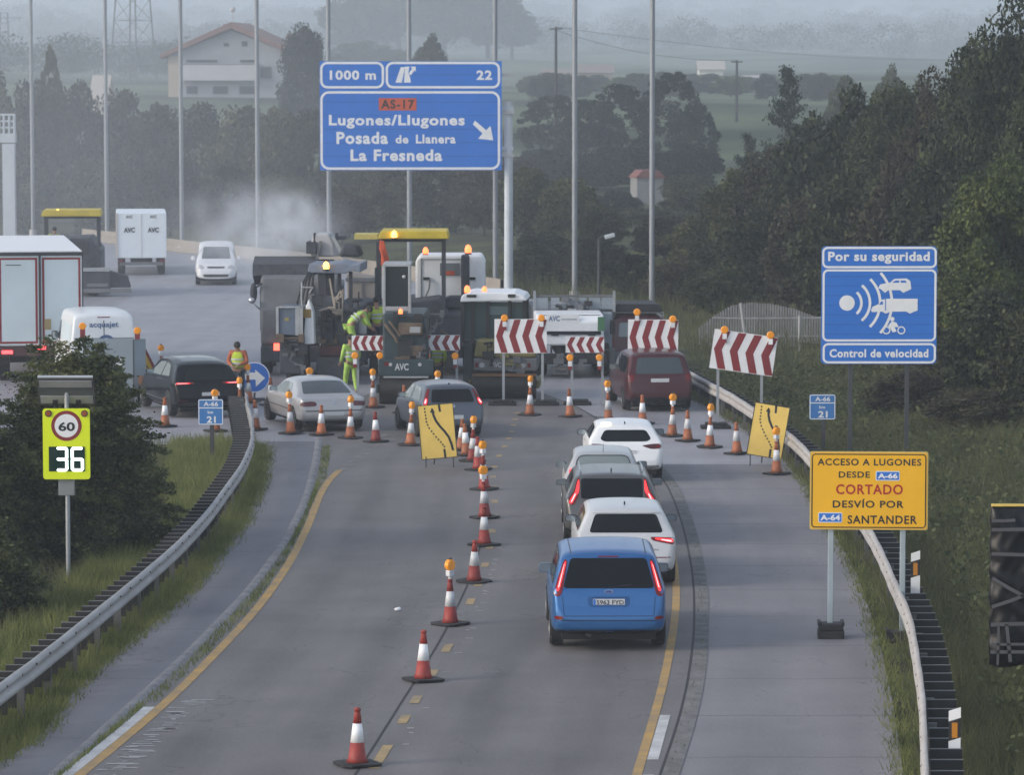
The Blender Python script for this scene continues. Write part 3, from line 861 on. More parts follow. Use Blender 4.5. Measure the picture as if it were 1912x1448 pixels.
# ---- grass
def grass(name, regions, m, label=None):
    V, F = [], []
    o = 0
    for (fa, fb, Y0, Y1, dens, h0, h1, lean) in regions:
        ny = int(max(1, (Y1 - Y0) * 2)); yy = np.linspace(Y0, Y1, ny)
        area = float(np.mean(fb(yy) - fa(yy)) * (Y1 - Y0))
        n = int(area * dens)
        if n <= 0: continue
        Yb = RNG.uniform(Y0, Y1, n); u = RNG.uniform(0, 1, n)
        x = fa(Yb) + (fb(Yb) - fa(Yb)) * u
        # tufts: thin out where a lattice of waves says so, and let the edge fray
        tuft = np.sin(x * 5.1 + 1.7 * np.sin(Yb * 1.9)) * np.sin(Yb * 2.7 + 2.1 * np.sin(x * 2.3)) + RNG.normal(size=n) * 0.6
        x = x + RNG.normal(size=n) * (0.07 if h1 > 0.09 else 0.02)
        keep = tuft > -0.75
        x, Yb, tuft = x[keep], Yb[keep], tuft[keep]; n = len(x)
        z = np.maximum(hz(x, Yb), -1.5) if h1 > 0.125 else np.full(n, 0.012)
        h = RNG.uniform(h0, h1, n) * (1 + 0.22 * np.clip(tuft, -1, 1.5))
        a = RNG.uniform(0, 2 * PI, n); wd = RNG.uniform(0.005, 0.010, n) * (1 + h)
        dx, dy = np.cos(a) * wd, np.sin(a) * wd * 0.6
        lx = RNG.normal(size=n) * lean * h; ly = RNG.normal(size=n) * lean * h
        v = np.stack([np.stack([x - dx, Yb - dy, z - 0.02], -1), np.stack([x + dx, Yb + dy, z - 0.02], -1), np.stack([x + lx, Yb + ly, z + h], -1)], 1).reshape(-1, 3)
        V.append(v)
    v = np.concatenate(V); n = len(v) // 3
    me = bpy.data.meshes.new(name)
    me.vertices.add(n * 3); me.vertices.foreach_set('co', v.ravel())
    me.loops.add(n * 3); me.loops.foreach_set('vertex_index', np.arange(n * 3, dtype=np.int32))
    me.polygons.add(n); me.polygons.foreach_set('loop_start', (np.arange(n) * 3).astype(np.int32))
    me.update(calc_edges=True); me.materials.append(m)
    ob = bpy.data.objects.new(name, me); COL.objects.link(ob)
    return tag(ob, kind='stuff')
M_grass = leaf_mat('verge_grass', [(0.095, 0.118, 0.042), (0.170, 0.200, 0.066), (0.27, 0.28, 0.105)], 0.8, 0, 0.4)
M_weed = leaf_mat('dry_weeds', [(0.075, 0.082, 0.042), (0.125, 0.135, 0.062), (0.20, 0.20, 0.095)], 0.55, 0, 0.4)
grass('grass', [
    (off(f_rl, -0.1), off(f_sl, 0.02), 44, 93, 900, 0.06, 0.22, 0.35),
    (off(f_rl, -1.9), f_rl, 44, 93, 760, 0.14, 0.40, 0.35),
    (off(f_sl, -0.12), off(f_sl, 0.14), 44, 92, 520, 0.04, 0.12, 0.6),
    (off(f_kl, 0.05), lambda Y: np.minimum(f_kl(Y) + 0.25, f_yl(Y) - np.where(Y < 53.8, 0.27, 0.11)), 44, 92, 900, 0.02, 0.085, 0.35),
    (f_sr, off(f_rr, 0.1), 44, 108, 850, 0.07, 0.24, 0.4),
    (off(f_sr, -0.13), off(f_sr, 0.1), 44, 100, 480, 0.03, 0.11, 0.6),
], M_grass)
grass('weeds', [
    (off(f_rl, -3.6), off(f_rl, -1.5), 44, 93, 170, 0.08, 0.40, 0.4),
    (f_rr, off(f_rr, 1.6), 44, 112, 420, 0.12, 0.46, 0.45),
    (off(f_rr, 1.4), off(f_rr, 6.5), 44, 96, 240, 0.14, 0.55, 0.5),
    (off(f_rr, 1.4), off(f_rr, 6.5), 96, 114, 160, 0.08, 0.26, 0.5),
    (off(f_rr, 6.0), off(f_rr, 12), 60, 98, 60, 0.2, 0.8, 0.5),
    (off(f_far, 0.4), off(f_far, 5.0), 112, 205, 22, 0.3, 1.1, 0.4),
    (off(f_kr, 0.02), off(f_kr, 0.16), 44, 84, 40, 0.01, 0.05, 0.8),
], M_weed)
# leafy undergrowth on the right bank, taller herbs between the grass
rng = np.random.default_rng(77)
Yb = rng.uniform(48, 114, 2600); xb = f_rr(Yb) + 1.2 + rng.uniform(0, 1, 2600) ** 1.2 * 9
per = 14
P = np.repeat(np.stack([xb, Yb, hz(xb, Yb)], -1), per, 0)
hh = np.repeat(rng.uniform(0.12, 0.55, 2600), per)
P = P + rng.normal(size=P.shape) * np.array([0.16, 0.16, 0.0]); P[:, 2] += hh * rng.uniform(0.2, 1.1, len(P))
A, B = leaves(P, 0.12, rng, up=0.7)
o_ = bpy.data.objects.new('undergrowth', quads_obj_mesh('undergrowth', P, A, B, leaf_mat('herb_leaves', [(0.055, 0.068, 0.034), (0.090, 0.108, 0.050), (0.14, 0.155, 0.07)], 0.6, 0, 0.35)))
COL.objects.link(o_); tag(o_, kind='stuff')
# rough litter and stones in the hollow by the bush
st = MB()
rr_ = random.Random(9)
for k in range(420):
    Y = 50 + rr_.random() * 26
    x = float(f_rl(Y)) - 2.3 - rr_.random() * 3.0
    s = 0.02 + 0.06 * rr_.random() ** 2
    st.ball((x, Y, hzf(x, Y) + s * 0.3), s, 6, 4, (1 + rr_.random(), 1 + rr_.random() * .5, 0.6))
tag(st.build('gravel', mat('pale_stones', (0.16, 0.16, 0.165), 0.9, var=0.4, scale=3)), kind='stuff')

# ---- far woods on the hazy hills
rng = np.random.default_rng(5)
Ps, As, Bs = [], [], []
def wood(px0, px1, Y0, Y1, n, h, size):
    for k in range(n):
        Y = rng.uniform(Y0, Y1); px = rng.uniform(px0, px1)
        x = (px - CX) / FPX * Y
        z = hzf(x, Y); H = h * rng.uniform(0.45, 1.3)
        m_ = 700
        d = rng.normal(size=(m_, 3)); d /= np.linalg.norm(d, axis=1)[:, None]
        P = np.array([x, Y, z + H * 0.55]) + d * (rng.uniform(0.3, 1, m_)[:, None] ** 0.5) * np.array([H * 0.85, H * 0.42, H * 0.5])
        A, B = leaves(P, size * H, rng)
        Ps.append(P); As.append(A); Bs.append(B)
wood(-60, 1960, 1500, 2300, 220, 12, 0.062)
for k_ in range(18):
    bush('bush', 985 + k_ * 34 + rng.uniform(-9, 9), rng.uniform(470, 620), rng.uniform(128, 142), rng.uniform(60, 110), 'hazy bush in the hedgerow below the far houses', m=(ML_olive, ML_dark, ML_green)[k_ % 3], group='hazy hedgerow below the far houses')
wood(-60, 640, 700, 1000, 70, 7, 0.06)
wood(-60, 1980, 2400, 3600, 220, 16, 0.065)
wood(-60, 1575, 4600, 5050, 150, 26, 0.075)
wood(1660, 1990, 4600, 5050, 50, 24, 0.075)
o_ = bpy.data.objects.new('far_woods', quads_obj_mesh('far_woods', np.concatenate(Ps), np.concatenate(As), np.concatenate(Bs), ML_dark))
COL.objects.link(o_); tag(o_, kind='stuff')
# ================================================================== SIGNS, CONES, POLES
M_steel = mat('grey_post_steel', (0.34, 0.36, 0.39), 0.5, 0.3, var=0.12, scale=2)
M_white = mat('white_sheeting', (0.80, 0.81, 0.83), 0.5, var=0.05, scale=4)
M_blue = mat('blue_sheeting', (0.022, 0.165, 0.60), 0.42, var=0.06, scale=0.8)
M_kblue = mat('light_blue_sheeting', (0.045, 0.19, 0.50), 0.45, var=0.08, scale=3)
M_signback = mat('aluminium_back', (0.30, 0.31, 0.33), 0.5, 0.5)
M_ybg = mat('amber_yellow_sheeting', (0.85, 0.45, 0.008), 0.5, var=0.05, scale=2)
M_yboard = mat('dull_yellow_board', (0.78, 0.54, 0.12), 0.55, var=0.07, scale=3)
M_blk = mat('black_print', (0.016, 0.016, 0.018), 0.6)
M_red = mat('red_sheeting', (0.22, 0.018, 0.022), 0.5, var=0.1, scale=4)
M_redp = mat('red_print', (0.42, 0.012, 0.014), 0.55)
M_orange = mat('orange_red_label', (0.55, 0.085, 0.03), 0.55)
M_fluo = mat('fluorescent_yellow', (0.74, 0.86, 0.0), 0.5)
M_dgrey = mat('dark_grey_metal', (0.05, 0.052, 0.058), 0.5, 0.3)
M_rubber = mat('black_rubber', (0.016, 0.016, 0.018), 0.75, var=0.35, scale=7)
M_amber = mat('amber_lens', (0.80, 0.29, 0.01), 0.25, emit=0.05, ecol=(1.0, 0.36, 0.01))
M_dkpost = mat('dark_weathered_post', (0.055, 0.06, 0.065), 0.6, 0.2)
def k_at(py):            # photo pixels per metre of a thing whose foot is at row py
    return FPX / grd(CX, py).y * 1.0

# ---- large blue direction sign on a cantilever post
foot = grd(950, 556)
k = FPX / foot.y
sgn = thing('direction_sign', 'large blue motorway exit sign on a white cantilever post, LUGONES and exit 22', 'road sign', (foot.x, foot.y, 0), rz=rad(1.0))
def SX(px): return (px - 950) / k
def SZ(py): return at(950, py, foot.y).z
pb = MB().bx(SX(598), SX(937), 0.10, 0.18, SZ(318), SZ(114)).build('sign_panel', M_blue, sgn)
bk = MB()
for z in (SZ(140), SZ(210), SZ(290)):
    bk.bx(SX(610), SX(960), 0.19, 0.27, z - 0.06, z + 0.06)
bk.build('bracket', M_galv, sgn)
M_seam = mat('panel_seam_blue', (0.016, 0.11, 0.42), 0.5)
for zz in np.linspace(SZ(317), SZ(114), 9)[1:-1]:
    MB().bx(SX(599), SX(936), 0.0965, 0.0995, zz - .012, zz + .012).build('panel_seam', M_seam, pb)
fr = MB(); y = 0.095
rring(fr, SX(599), SX(718), SZ(165), SZ(115), 0.30, 0.10, y); rring(fr, SX(721), SX(934), SZ(165), SZ(115), 0.30, 0.10, y)
rring(fr, SX(599), SX(934), SZ(317), SZ(170), 0.36, 0.10, y)
fr.build('white_border', M_white, pb)
lt = MB()
for s, a, b, c, d in [('1000 m', 617, 703, 149, 131), ('22', 890, 919, 149, 131), ('Lugones/Llugones', 615, 868, 240, 214), ('Posada', 629, 725, 269, 246), ('de', 739, 763, 268, 252), ('Llanera', 777, 851, 268, 251), ('La Fresneda', 655, 826, 301, 279)]:
    ln = MB(); letters(ln, s, SX(a), SX(b), SZ(c), SZ(d), y, bold=0.035, spacing=1.12); ln.build('lettering', M_white, pb)
# exit pictogram and slanted arrow
for poly in ([(739, 154), (751, 154), (757, 125), (749, 125)], [(755, 154), (768, 154), (766, 142), (763, 138), (765, 124), (757, 124)], [(763, 138), (768, 140), (775, 131), (777, 134), (777, 124), (767, 124), (770, 128)]):
    flat(lt, [(SX(a), SZ(b)) for a, b in poly], y)
flat(lt, [(SX(a), SZ(b)) for a, b in [(887, 225), (883, 232), (901, 249), (893, 259), (921, 262), (916, 235), (908, 243)]], y)
lt.build('pictogram', M_white, pb)
MB().bx(SX(708), SX(778), 0.088, 0.094, SZ(206), SZ(183)).build('route_label', M_orange, pb)
l2 = MB(); letters(l2, 'AS-17', SX(712), SX(774), SZ(203), SZ(186), 0.086, bold=0.03, spacing=1.15); l2.build('lettering', M_blk, pb)
po = MB().cyl((0, 0.45, 0), (0, 0.45, SZ(192)), 0.19, 0.17, 14).cyl((0, 0.45, 0), (0, 0.45, 0.1), 0.34, 0.34, 12)
po.cyl((0, 0.45, SZ(192)), (0, 0.45, SZ(192) + 0.05), 0.19, 0.19, 14)
po.bx(-0.03 - 0.35, 0.2, 0.30, 0.44, SZ(206), SZ(200)).bx(-0.38, 0.2, 0.30, 0.44, SZ(280), SZ(274))
po.build('post', mat('white_painted_post', (0.52, 0.56, 0.60), 0.5, var=0.08, scale=1.5), sgn)

# ---- speed control sign
foot = grd(1638, 868); k = FPX / foot.y; zf = hzf(foot.x, foot.y)
sp = thing('speed_control_sign', 'blue sign with camera waves, car, truck and motorbike pictograms beside the right trees', 'road sign', (foot.x, foot.y, 0))
SX = lambda px: (px - 1638) / k
SZ = lambda py: at(1638, py, foot.y).z
pb = MB().prism(rrect(SX(1531), SX(1747), SZ(680), SZ(460), 0.10), 'y', 0.0, 0.05).build('sign_panel', M_blue, sp)
for px, m in ((1587, M_dkpost), (1693, M_dkpost)):
    MB().bx(SX(px) - 0.05, SX(px) + 0.05, 0.055, 0.13, zf - 0.1, SZ(470)).build('post', m, sp)
for zz in np.linspace(SZ(678), SZ(462), 13)[1:-1]:
    MB().bx(SX(1532), SX(1746), -0.0025, -0.0005, zz - .006, zz + .006).build('panel_seam', M_seam, pb)
fr = MB(); y = -0.004
rring(fr, SX(1532), SX(1746), SZ(501), SZ(461), 0.13, 0.05, y); rring(fr, SX(1533), SX(1746), SZ(638), SZ(503), 0.13, 0.05, y); rring(fr, SX(1534), SX(1746), SZ(679), SZ(641), 0.13, 0.05, y)
fr.build('white_border', M_white, pb)
lt = MB()
letters(lt, 'Por su seguridad', SX(1543), SX(1733), SZ(493), SZ(470), y, bold=0.035, spacing=1.1)
lt.build('lettering', M_white, pb); lt = MB()
letters(lt, 'Control de velocidad', SX(1547), SX(1732), SZ(668), SZ(652), y, bold=0.035, spacing=1.1)
lt.build('lettering', M_white, pb)
pi = MB()
flat(pi, circ(SX(1579), SZ(566), 14.5 / k), y)
for r0, a0 in ((27, 48), (43, 50), (62, 46), (84, 42)):
    stroke(pi, [(SX(1579 + r0 * math.cos(rad(a))), SZ(566 - r0 * math.sin(rad(a)))) for a in np.linspace(-a0, a0, 15)], 5.0 / k, y)
z2 = y - 0.003
car = [(1637, 538), (1641, 531), (1659, 528), (1667, 521), (1690, 520), (1697, 525), (1699, 540), (1690, 544), (1684, 547), (1678, 542), (1656, 542), (1650, 547), (1643, 541)]
flat(pi, [(SX(a), SZ(b)) for a, b in car], z2)
truck = [(1624, 579), (1627, 573), (1638, 568), (1642, 560), (1650, 559), (1650, 558), (1711, 558), (1711, 580), (1703, 583), (1697, 586), (1690, 582), (1660, 582), (1652, 586), (1644, 582), (1626, 583)]
flat(pi, [(SX(a), SZ(b)) for a, b in truck], z2)
pi.build('pictogram', M_white, pb)
pc = MB()
flat(pc, [(SX(a), SZ(b)) for a, b in [(1663, 528), (1669, 524), (1676, 524), (1676, 528)]], z2 - 0.003)
flat(pc, [(SX(a), SZ(b)) for a, b in [(1679, 528), (1679, 524), (1688, 524), (1690, 528)]], z2 - 0.003)
flat(pc, [(SX(a), SZ(b)) for a, b in [(1639, 569), (1643, 563), (1646, 563), (1646, 569)]], z2 - 0.003)
stroke(pc, [(SX(1651), SZ(558)), (SX(1651), SZ(580))], 1.6 / k, z2 - 0.003)
pc.build('pictogram', M_blue, pb)
pm = MB()
for cx in (1653, 1681):
    ring = circ(SX(cx), SZ(617), 7.6 / k); n = len(ring); inn = circ(SX(cx), SZ(617), 5.3 / k)
    pm.add([(a, z2, b) for a, b in ring] + [(a, z2, b) for a, b in inn], [(i, (i + 1) % n, n + (i + 1) % n, n + i) for i in range(n)])
flat(pm, circ(SX(1664), SZ(596), 4.2 / k, 12), z2)
flat(pm, [(SX(a), SZ(b)) for a, b in [(1656, 609), (1663, 600), (1672, 603), (1676, 611), (1668, 611), (1672, 619), (1665, 621), (1660, 613)]], z2)
pm.build('pictogram', M_white, pb)

# ---- yellow detour sign
fa, fb_ = grd(1552, 1192), grd(1685, 1180)
yy = fa.y; k = FPX / yy
cxp = 1622
ds = thing('detour_sign', 'large amber detour sign ACCESO A LUGONES CORTADO on two grey posts', 'road sign', (at(cxp, 900, yy).x, yy, 0), rz=rad(-3))
SX = lambda px: (px - cxp) / k
SZ = lambda py: at(cxp, py, yy).z
pnl = MB().prism(rrect(SX(1512), SX(1733), SZ(990), SZ(844), 0.03), 'y', 0.0, 0.035).build('sign_panel', mat('pale_yellow_edge', (0.60, 0.44, 0.12), 0.5), ds)
pf = MB(); flat(pf, rrect(SX(1514), SX(1731), SZ(988), SZ(846), 0.04), -0.003); pf.build('sign_face', M_ybg, pnl)
fr = MB(); rring(fr, SX(1515), SX(1729.5), SZ(986.5), SZ(848), 0.06, 0.018, -0.006); fr.build('black_border', M_blk, pnl)
for s, a, b, c, d, m in [('ACCESO A LUGONES', 1526, 1720, 870, 857, M_blk), ('DESDE', 1566, 1624, 893, 881, M_blk), ('CORTADO', 1561, 1686, 924, 905, M_redp), ('DESVÍO POR', 1555, 1688, 949, 932, M_blk), ('SANTANDER', 1583, 1713, 979, 963, M_blk)]:
    l = MB(); letters(l, s, SX(a), SX(b), SZ(c), SZ(d), -0.006, bold=0.022, spacing=1.12); l.build('lettering', m, pnl)
for s, a, b, c, d in [('A-66', 1635, 1680, 898, 880), ('A-64', 1528, 1573, 977, 958)]:
    q = MB(); flat(q, rrect(SX(a), SX(b), SZ(c), SZ(d), 0.02), -0.006); q.build('route_label', M_white, pnl)
    q = MB(); flat(q, rrect(SX(a + 1.5), SX(b - 1.5), SZ(c - 1.5), SZ(d + 1.5), 0.012), -0.009); q.build('route_label', M_blue, pnl)
    q = MB(); letters(q, s, SX(a + 4), SX(b - 4), SZ(c - 4), SZ(d + 4), -0.012, bold=0.035); q.build('lettering', M_white, pnl)
M_bpost = mat('pale_blue_grey_post', (0.36, 0.42, 0.46), 0.5, 0.2, var=0.1, scale=2)
MB().bx(SX(1552) - 0.045, SX(1552) + 0.045, 0.04, 0.09, 0.18, SZ(850)).build('post', M_bpost, ds, bevel=0.01)
MB().bx(SX(1687) - 0.045, SX(1687) + 0.045, 0.04, 0.09, -0.3, SZ(850)).build('post', M_bpost, ds, bevel=0.01)
for px in (1553, 1680):
    b = MB()
    X = SX(px); z0 = 0.0 if px < 1600 else -0.12
    b.bx(X - 0.215, X + 0.215, -0.16, 0.26, z0, z0 + 0.12).bx(X - 0.20, X + 0.20, -0.12, 0.22, z0 + 0.125, z0 + 0.235).bx(X - 0.215, X - 0.16, -0.14, 0.24, z0 + 0.2, z0 + 0.27).bx(X + 0.16, X + 0.215, -0.14, 0.24, z0 + 0.2, z0 + 0.27)
    b.build('rubber_base', M_rubber, ds, bevel=0.015)

# ---- speed display on the left
foot = grd(127, 1075); k = FPX / foot.y; zf = hzf(foot.x, foot.y)
sd_ = thing('speed_display', 'fluorescent yellow speed display showing 60 and 36 with a solar panel on top', 'speed sign', (foot.x, foot.y, 0))
SX = lambda px: (px - 128.5) / k
SZ = lambda py: at(128, py, foot.y).z
MB().cyl((0, 0.06, zf - 0.1), (0, 0.06, SZ(730)), 0.042, 0.042, 12).build('post', M_steel, sd_)
pnl = MB().prism(rrect(SX(84.5), SX(172.5), SZ(895), SZ(763), 0.05), 'y', -0.06, 0.0).build('sign_panel', M_fluo, sd_)
MB().bx(SX(112), SX(142), 0.0, 0.12, SZ(926), SZ(893)).build('control_box', mat('grey_box', (0.22, 0.23, 0.24), 0.6), sd_, bevel=0.01)
q = MB(); flat(q, circ(SX(129), SZ(795), 28.5 / k, 40), -0.064); q.build('speed_limit_ring', M_red, pnl)
q = MB(); flat(q, circ(SX(129), SZ(795), 22 / k, 40), -0.067); q.build('speed_limit_disc', M_white, pnl)
q = MB(); letters(q, '60', SX(114), SX(145), SZ(805), SZ(788), -0.070, bold=0.03); q.build('lettering', M_blk, pnl)
for px in (95.5, 163):
    q = MB().cyl((SX(px), -0.06, SZ(772)), (SX(px), -0.075, SZ(772)), 6.5 / k, 6.5 / k, 16); q.build('lamp_ring', M_blk, pnl)
    q = MB().cyl((SX(px), -0.075, SZ(772)), (SX(px), -0.082, SZ(772)), 4.8 / k, 4.4 / k, 16); q.build('warning_lamp', mat('dark_amber_lens', (0.30, 0.07, 0.02), 0.3), pnl)
q = MB().bx(SX(95.5), SX(163), -0.070, -0.0605, SZ(880), SZ(834)); dsp = q.build('display_window', mat('dark_green_display', (0.006, 0.03, 0.026), 0.15), pnl)
seg = MB()
def seg_digit(x0, x1, z0, z1, on):
    w_ = 5.2 / k; zm = (z0 + z1) / 2; yv = -0.074
    P = {'a': ((x0, z1), (x1, z1)), 'b': ((x1, z1), (x1, zm)), 'c': ((x1, zm), (x1, z0)), 'd': ((x0, z0), (x1, z0)), 'e': ((x0, zm), (x0, z0)), 'f': ((x0, z1), (x0, zm)), 'g': ((x0, zm), (x1, zm))}
    for s in on:
        a, b = P[s]
        dx, dz = b[0] - a[0], b[1] - a[1]; q = math.hypot(dx, dz); ux, uz = dx / q, dz / q
        e = w_ * 0.42
        a = (a[0] + ux * e * .6, a[1] + uz * e * .6); b = (b[0] - ux * e * .6, b[1] - uz * e * .6)
        nx, nz = -uz * w_ / 2, ux * w_ / 2
        flat(seg, [(a[0] - ux * e, a[1] - uz * e), (a[0] + nx, a[1] + nz), (b[0] + nx, b[1] + nz), (b[0] + ux * e, b[1] + uz * e), (b[0] - nx, b[1] - nz), (a[0] - nx, a[1] - nz)], yv)
seg_digit(SX(111), SX(129), SZ(877.5), SZ(837), 'abgcd')
seg_digit(SX(139.5), SX(158.5), SZ(877.5), SZ(837), 'afgecd')
seg.build('digits', mat('white_light_digits', (0.85, 1, 0.96), 0.5, emit=2.0), dsp)
sol = thing('solar_panel', None, None); del_ = None
sol.parent = sd_; sol.location = (0, 0.02, SZ(730))
hp = MB().box((0, 0, 0), (1.0, 0.62, 0.035)).build('panel_back', mat('solar_back', (0.10, 0.105, 0.115), 0.4), sol)
MB().box((0, -0.17, -0.03), (0.95, 0.14, 0.02)).build('bar', M_galv, sol); MB().box((0, 0.18, -0.03), (0.95, 0.16, 0.02)).build('bar', M_galv, sol)
MB().box((-0.21, 0.22, -0.06), (0.09, 0.08, 0.06)).box((0.21, 0.22, -0.06), (0.09, 0.08, 0.06)).build('junction_box', M_blk, sol)
MB().bx(-0.5, 0.5, -0.325, -0.30, -0.03, 0.025).build('panel_frame', mat('bright_aluminium', (0.62, 0.63, 0.66), 0.35, 0.5), sol)
sol.rotation_euler = (rad(-58), 0, 0)

# ---- kilometre signs
def km_sign(px, pyfoot, x0, x1, z0, z1, label, rz=0.0):
    f = grd(px, pyfoot); k = FPX / f.y
    r = thing('kilometre_sign', label, 'road sign', (f.x, f.y, 0), rz=rz)
    SX = lambda a: (a - px) / k
    SZ = lambda b: at(px, b, f.y).z
    zf = hzf(f.x, f.y)
    MB().bx(-0.05, 0.05, 0.03, 0.09, zf - 0.1, SZ(z1 + 4)).build('post', M_dkpost, r)
    p = MB().prism(rrect(SX(x0), SX(x1), SZ(z0), SZ(z1), 0.04), 'y', 0, 0.03).build('sign_panel', M_kblue, r)
    w_ = MB(); t = 1.6 / k
    rring(w_, SX(x0 + .5), SX(x1 - .5), SZ(z0 - .5), SZ(z1 + .5), 0.04, t, -0.004)
    zd = z1 + (z0 - z1) * 0.33
    flat(w_, [(SX(x0 + 2), SZ(zd + 1.2)), (SX(x1 - 2), SZ(zd + 1.2)), (SX(x1 - 2), SZ(zd - .6)), (SX(x0 + 2), SZ(zd - .6))], -0.005)
    w_.build('white_border', M_white, p)
    h = z0 - z1; w = x1 - x0
    l = MB()
    letters(l, 'A-66', SX(x0 + w * .22), SX(x1 - w * .20), SZ(z1 + h * .27), SZ(z1 + h * .09), -0.004, bold=0.02)
    letters(l, 'km', SX(x0 + w * .38), SX(x1 - w * .40), SZ(z1 + h * .56), SZ(z1 + h * .44), -0.004, bold=0.02)
    letters(l, '21', SX(x0 + w * .34), SX(x1 - w * .30), SZ(z1 + h * .92), SZ(z1 + h * .66), -0.004, bold=0.03)
    l.build('lettering', M_white, p)
km_sign(396, 862, 370.5, 417.5, 794, 746, 'blue A-66 kilometre 21 sign on the left verge by the guardrail end')
km_sign(1537, 858, 1510.5, 1559.5, 784, 737, 'blue A-66 kilometre 21 sign beyond the right guardrail')

# ---- cones
M_cred = mat('cone_red', (0.30, 0.040, 0.032), 0.6, var=0.25, scale=9)
M_corg = mat('cone_orange', (0.42, 0.135, 0.055), 0.6, var=0.25, scale=9)
M_cwht = mat('cone_white_band', (0.80, 0.81, 0.83), 0.45, var=0.10, scale=7)
for _m in (M_cred, M_corg, M_cwht):        # every cone has faded and got dirty to its own degree
    _t = _m.node_tree; _b = _t.nodes['Principled BSDF']; _l = _b.inputs['Base Color'].links[0].from_socket
    _o = nd(_t, 'ShaderNodeObjectInfo'); _h = nd(_t, 'ShaderNodeHueSaturation'); _r = nd(_t, 'ShaderNodeMapRange')
    _r.inputs['To Min'].default_value = 0.68; _r.inputs['To Max'].default_value = 1.12
    _t.links.new(_o.outputs['Random'], _r.inputs['Value']); _t.links.new(_r.outputs[0], _h.inputs['Value']); _t.links.new(_l, _h.inputs['Color']); _t.links.new(_h.outputs[0], _b.inputs['Base Color'])
def cone_proto(key, mcol, lamp):
    r = thing('traffic_cone', None, 'cone')
    MB().lathe([(0.145, 0.035), (0.120, 0.10), (0.092, 0.30)], 20).build('lower_band', mcol, r, smooth=True)
    MB().lathe([(0.0922, 0.30), (0.060, 0.55)], 20).build('reflective_band', M_cwht, r, smooth=True)
    MB().lathe([(0.0602, 0.55), (0.040, 0.69), (0.038, 0.715), (0.048, 0.72), (0.046, 0.745), (0.02, 0.76)], 20).build('tip', mcol, r, smooth=True)
    MB().prism([(-.27, -.19), (-.19, -.27), (.19, -.27), (.27, -.19), (.27, .19), (.19, .27), (-.19, .27), (-.27, .19)], 'z', 0.0, 0.034).build('base', M_rubber, r, bevel=0.008)
    if lamp:
        L = MB().cyl((0, 0, 0.745), (0, 0, 0.80), 0.03, 0.03, 10).bx(-0.06, 0.06, -0.045, 0.045, 0.80, 0.90).build('lamp_body', M_cwht, r, bevel=0.01)
        MB().lathe([(0.075, -0.05), (0.095, -0.035), (0.095, 0.035), (0.075, 0.05)], 20, (0, 0, 0.985), 'y').build('warning_lamp', M_amber, L, smooth=False)
        MB().box((0, 0, 1.09), (0.05, 0.05, 0.03)).build('lamp_cap', M_dgrey, L)
    return r
PROTO = {(c, l): cone_proto(c, {'r': M_cred, 'o': M_corg}[c], l) for c in 'ro' for l in (0, 1)}
_used = set()
def cone(px, py, col, lamp, label, sc=1.0):
    p = PROTO[(col, lamp)]
    o = p if (col, lamp) not in _used else copy_tree(p)
    _used.add((col, lamp))
    g = grd(px, py)
    o.location = (g.x, g.y, 0.008)
    q = random.Random(int(px * 7 + py))
    o.rotation_euler = (rad(q.uniform(-2.6, 2.6)), rad(q.uniform(-2.6, 2.6)), rad(45 + q.uniform(-22, 22)))
    o.scale = (sc, sc, sc)
    tag(o, label, 'cone', 'traffic cones round the roadworks')
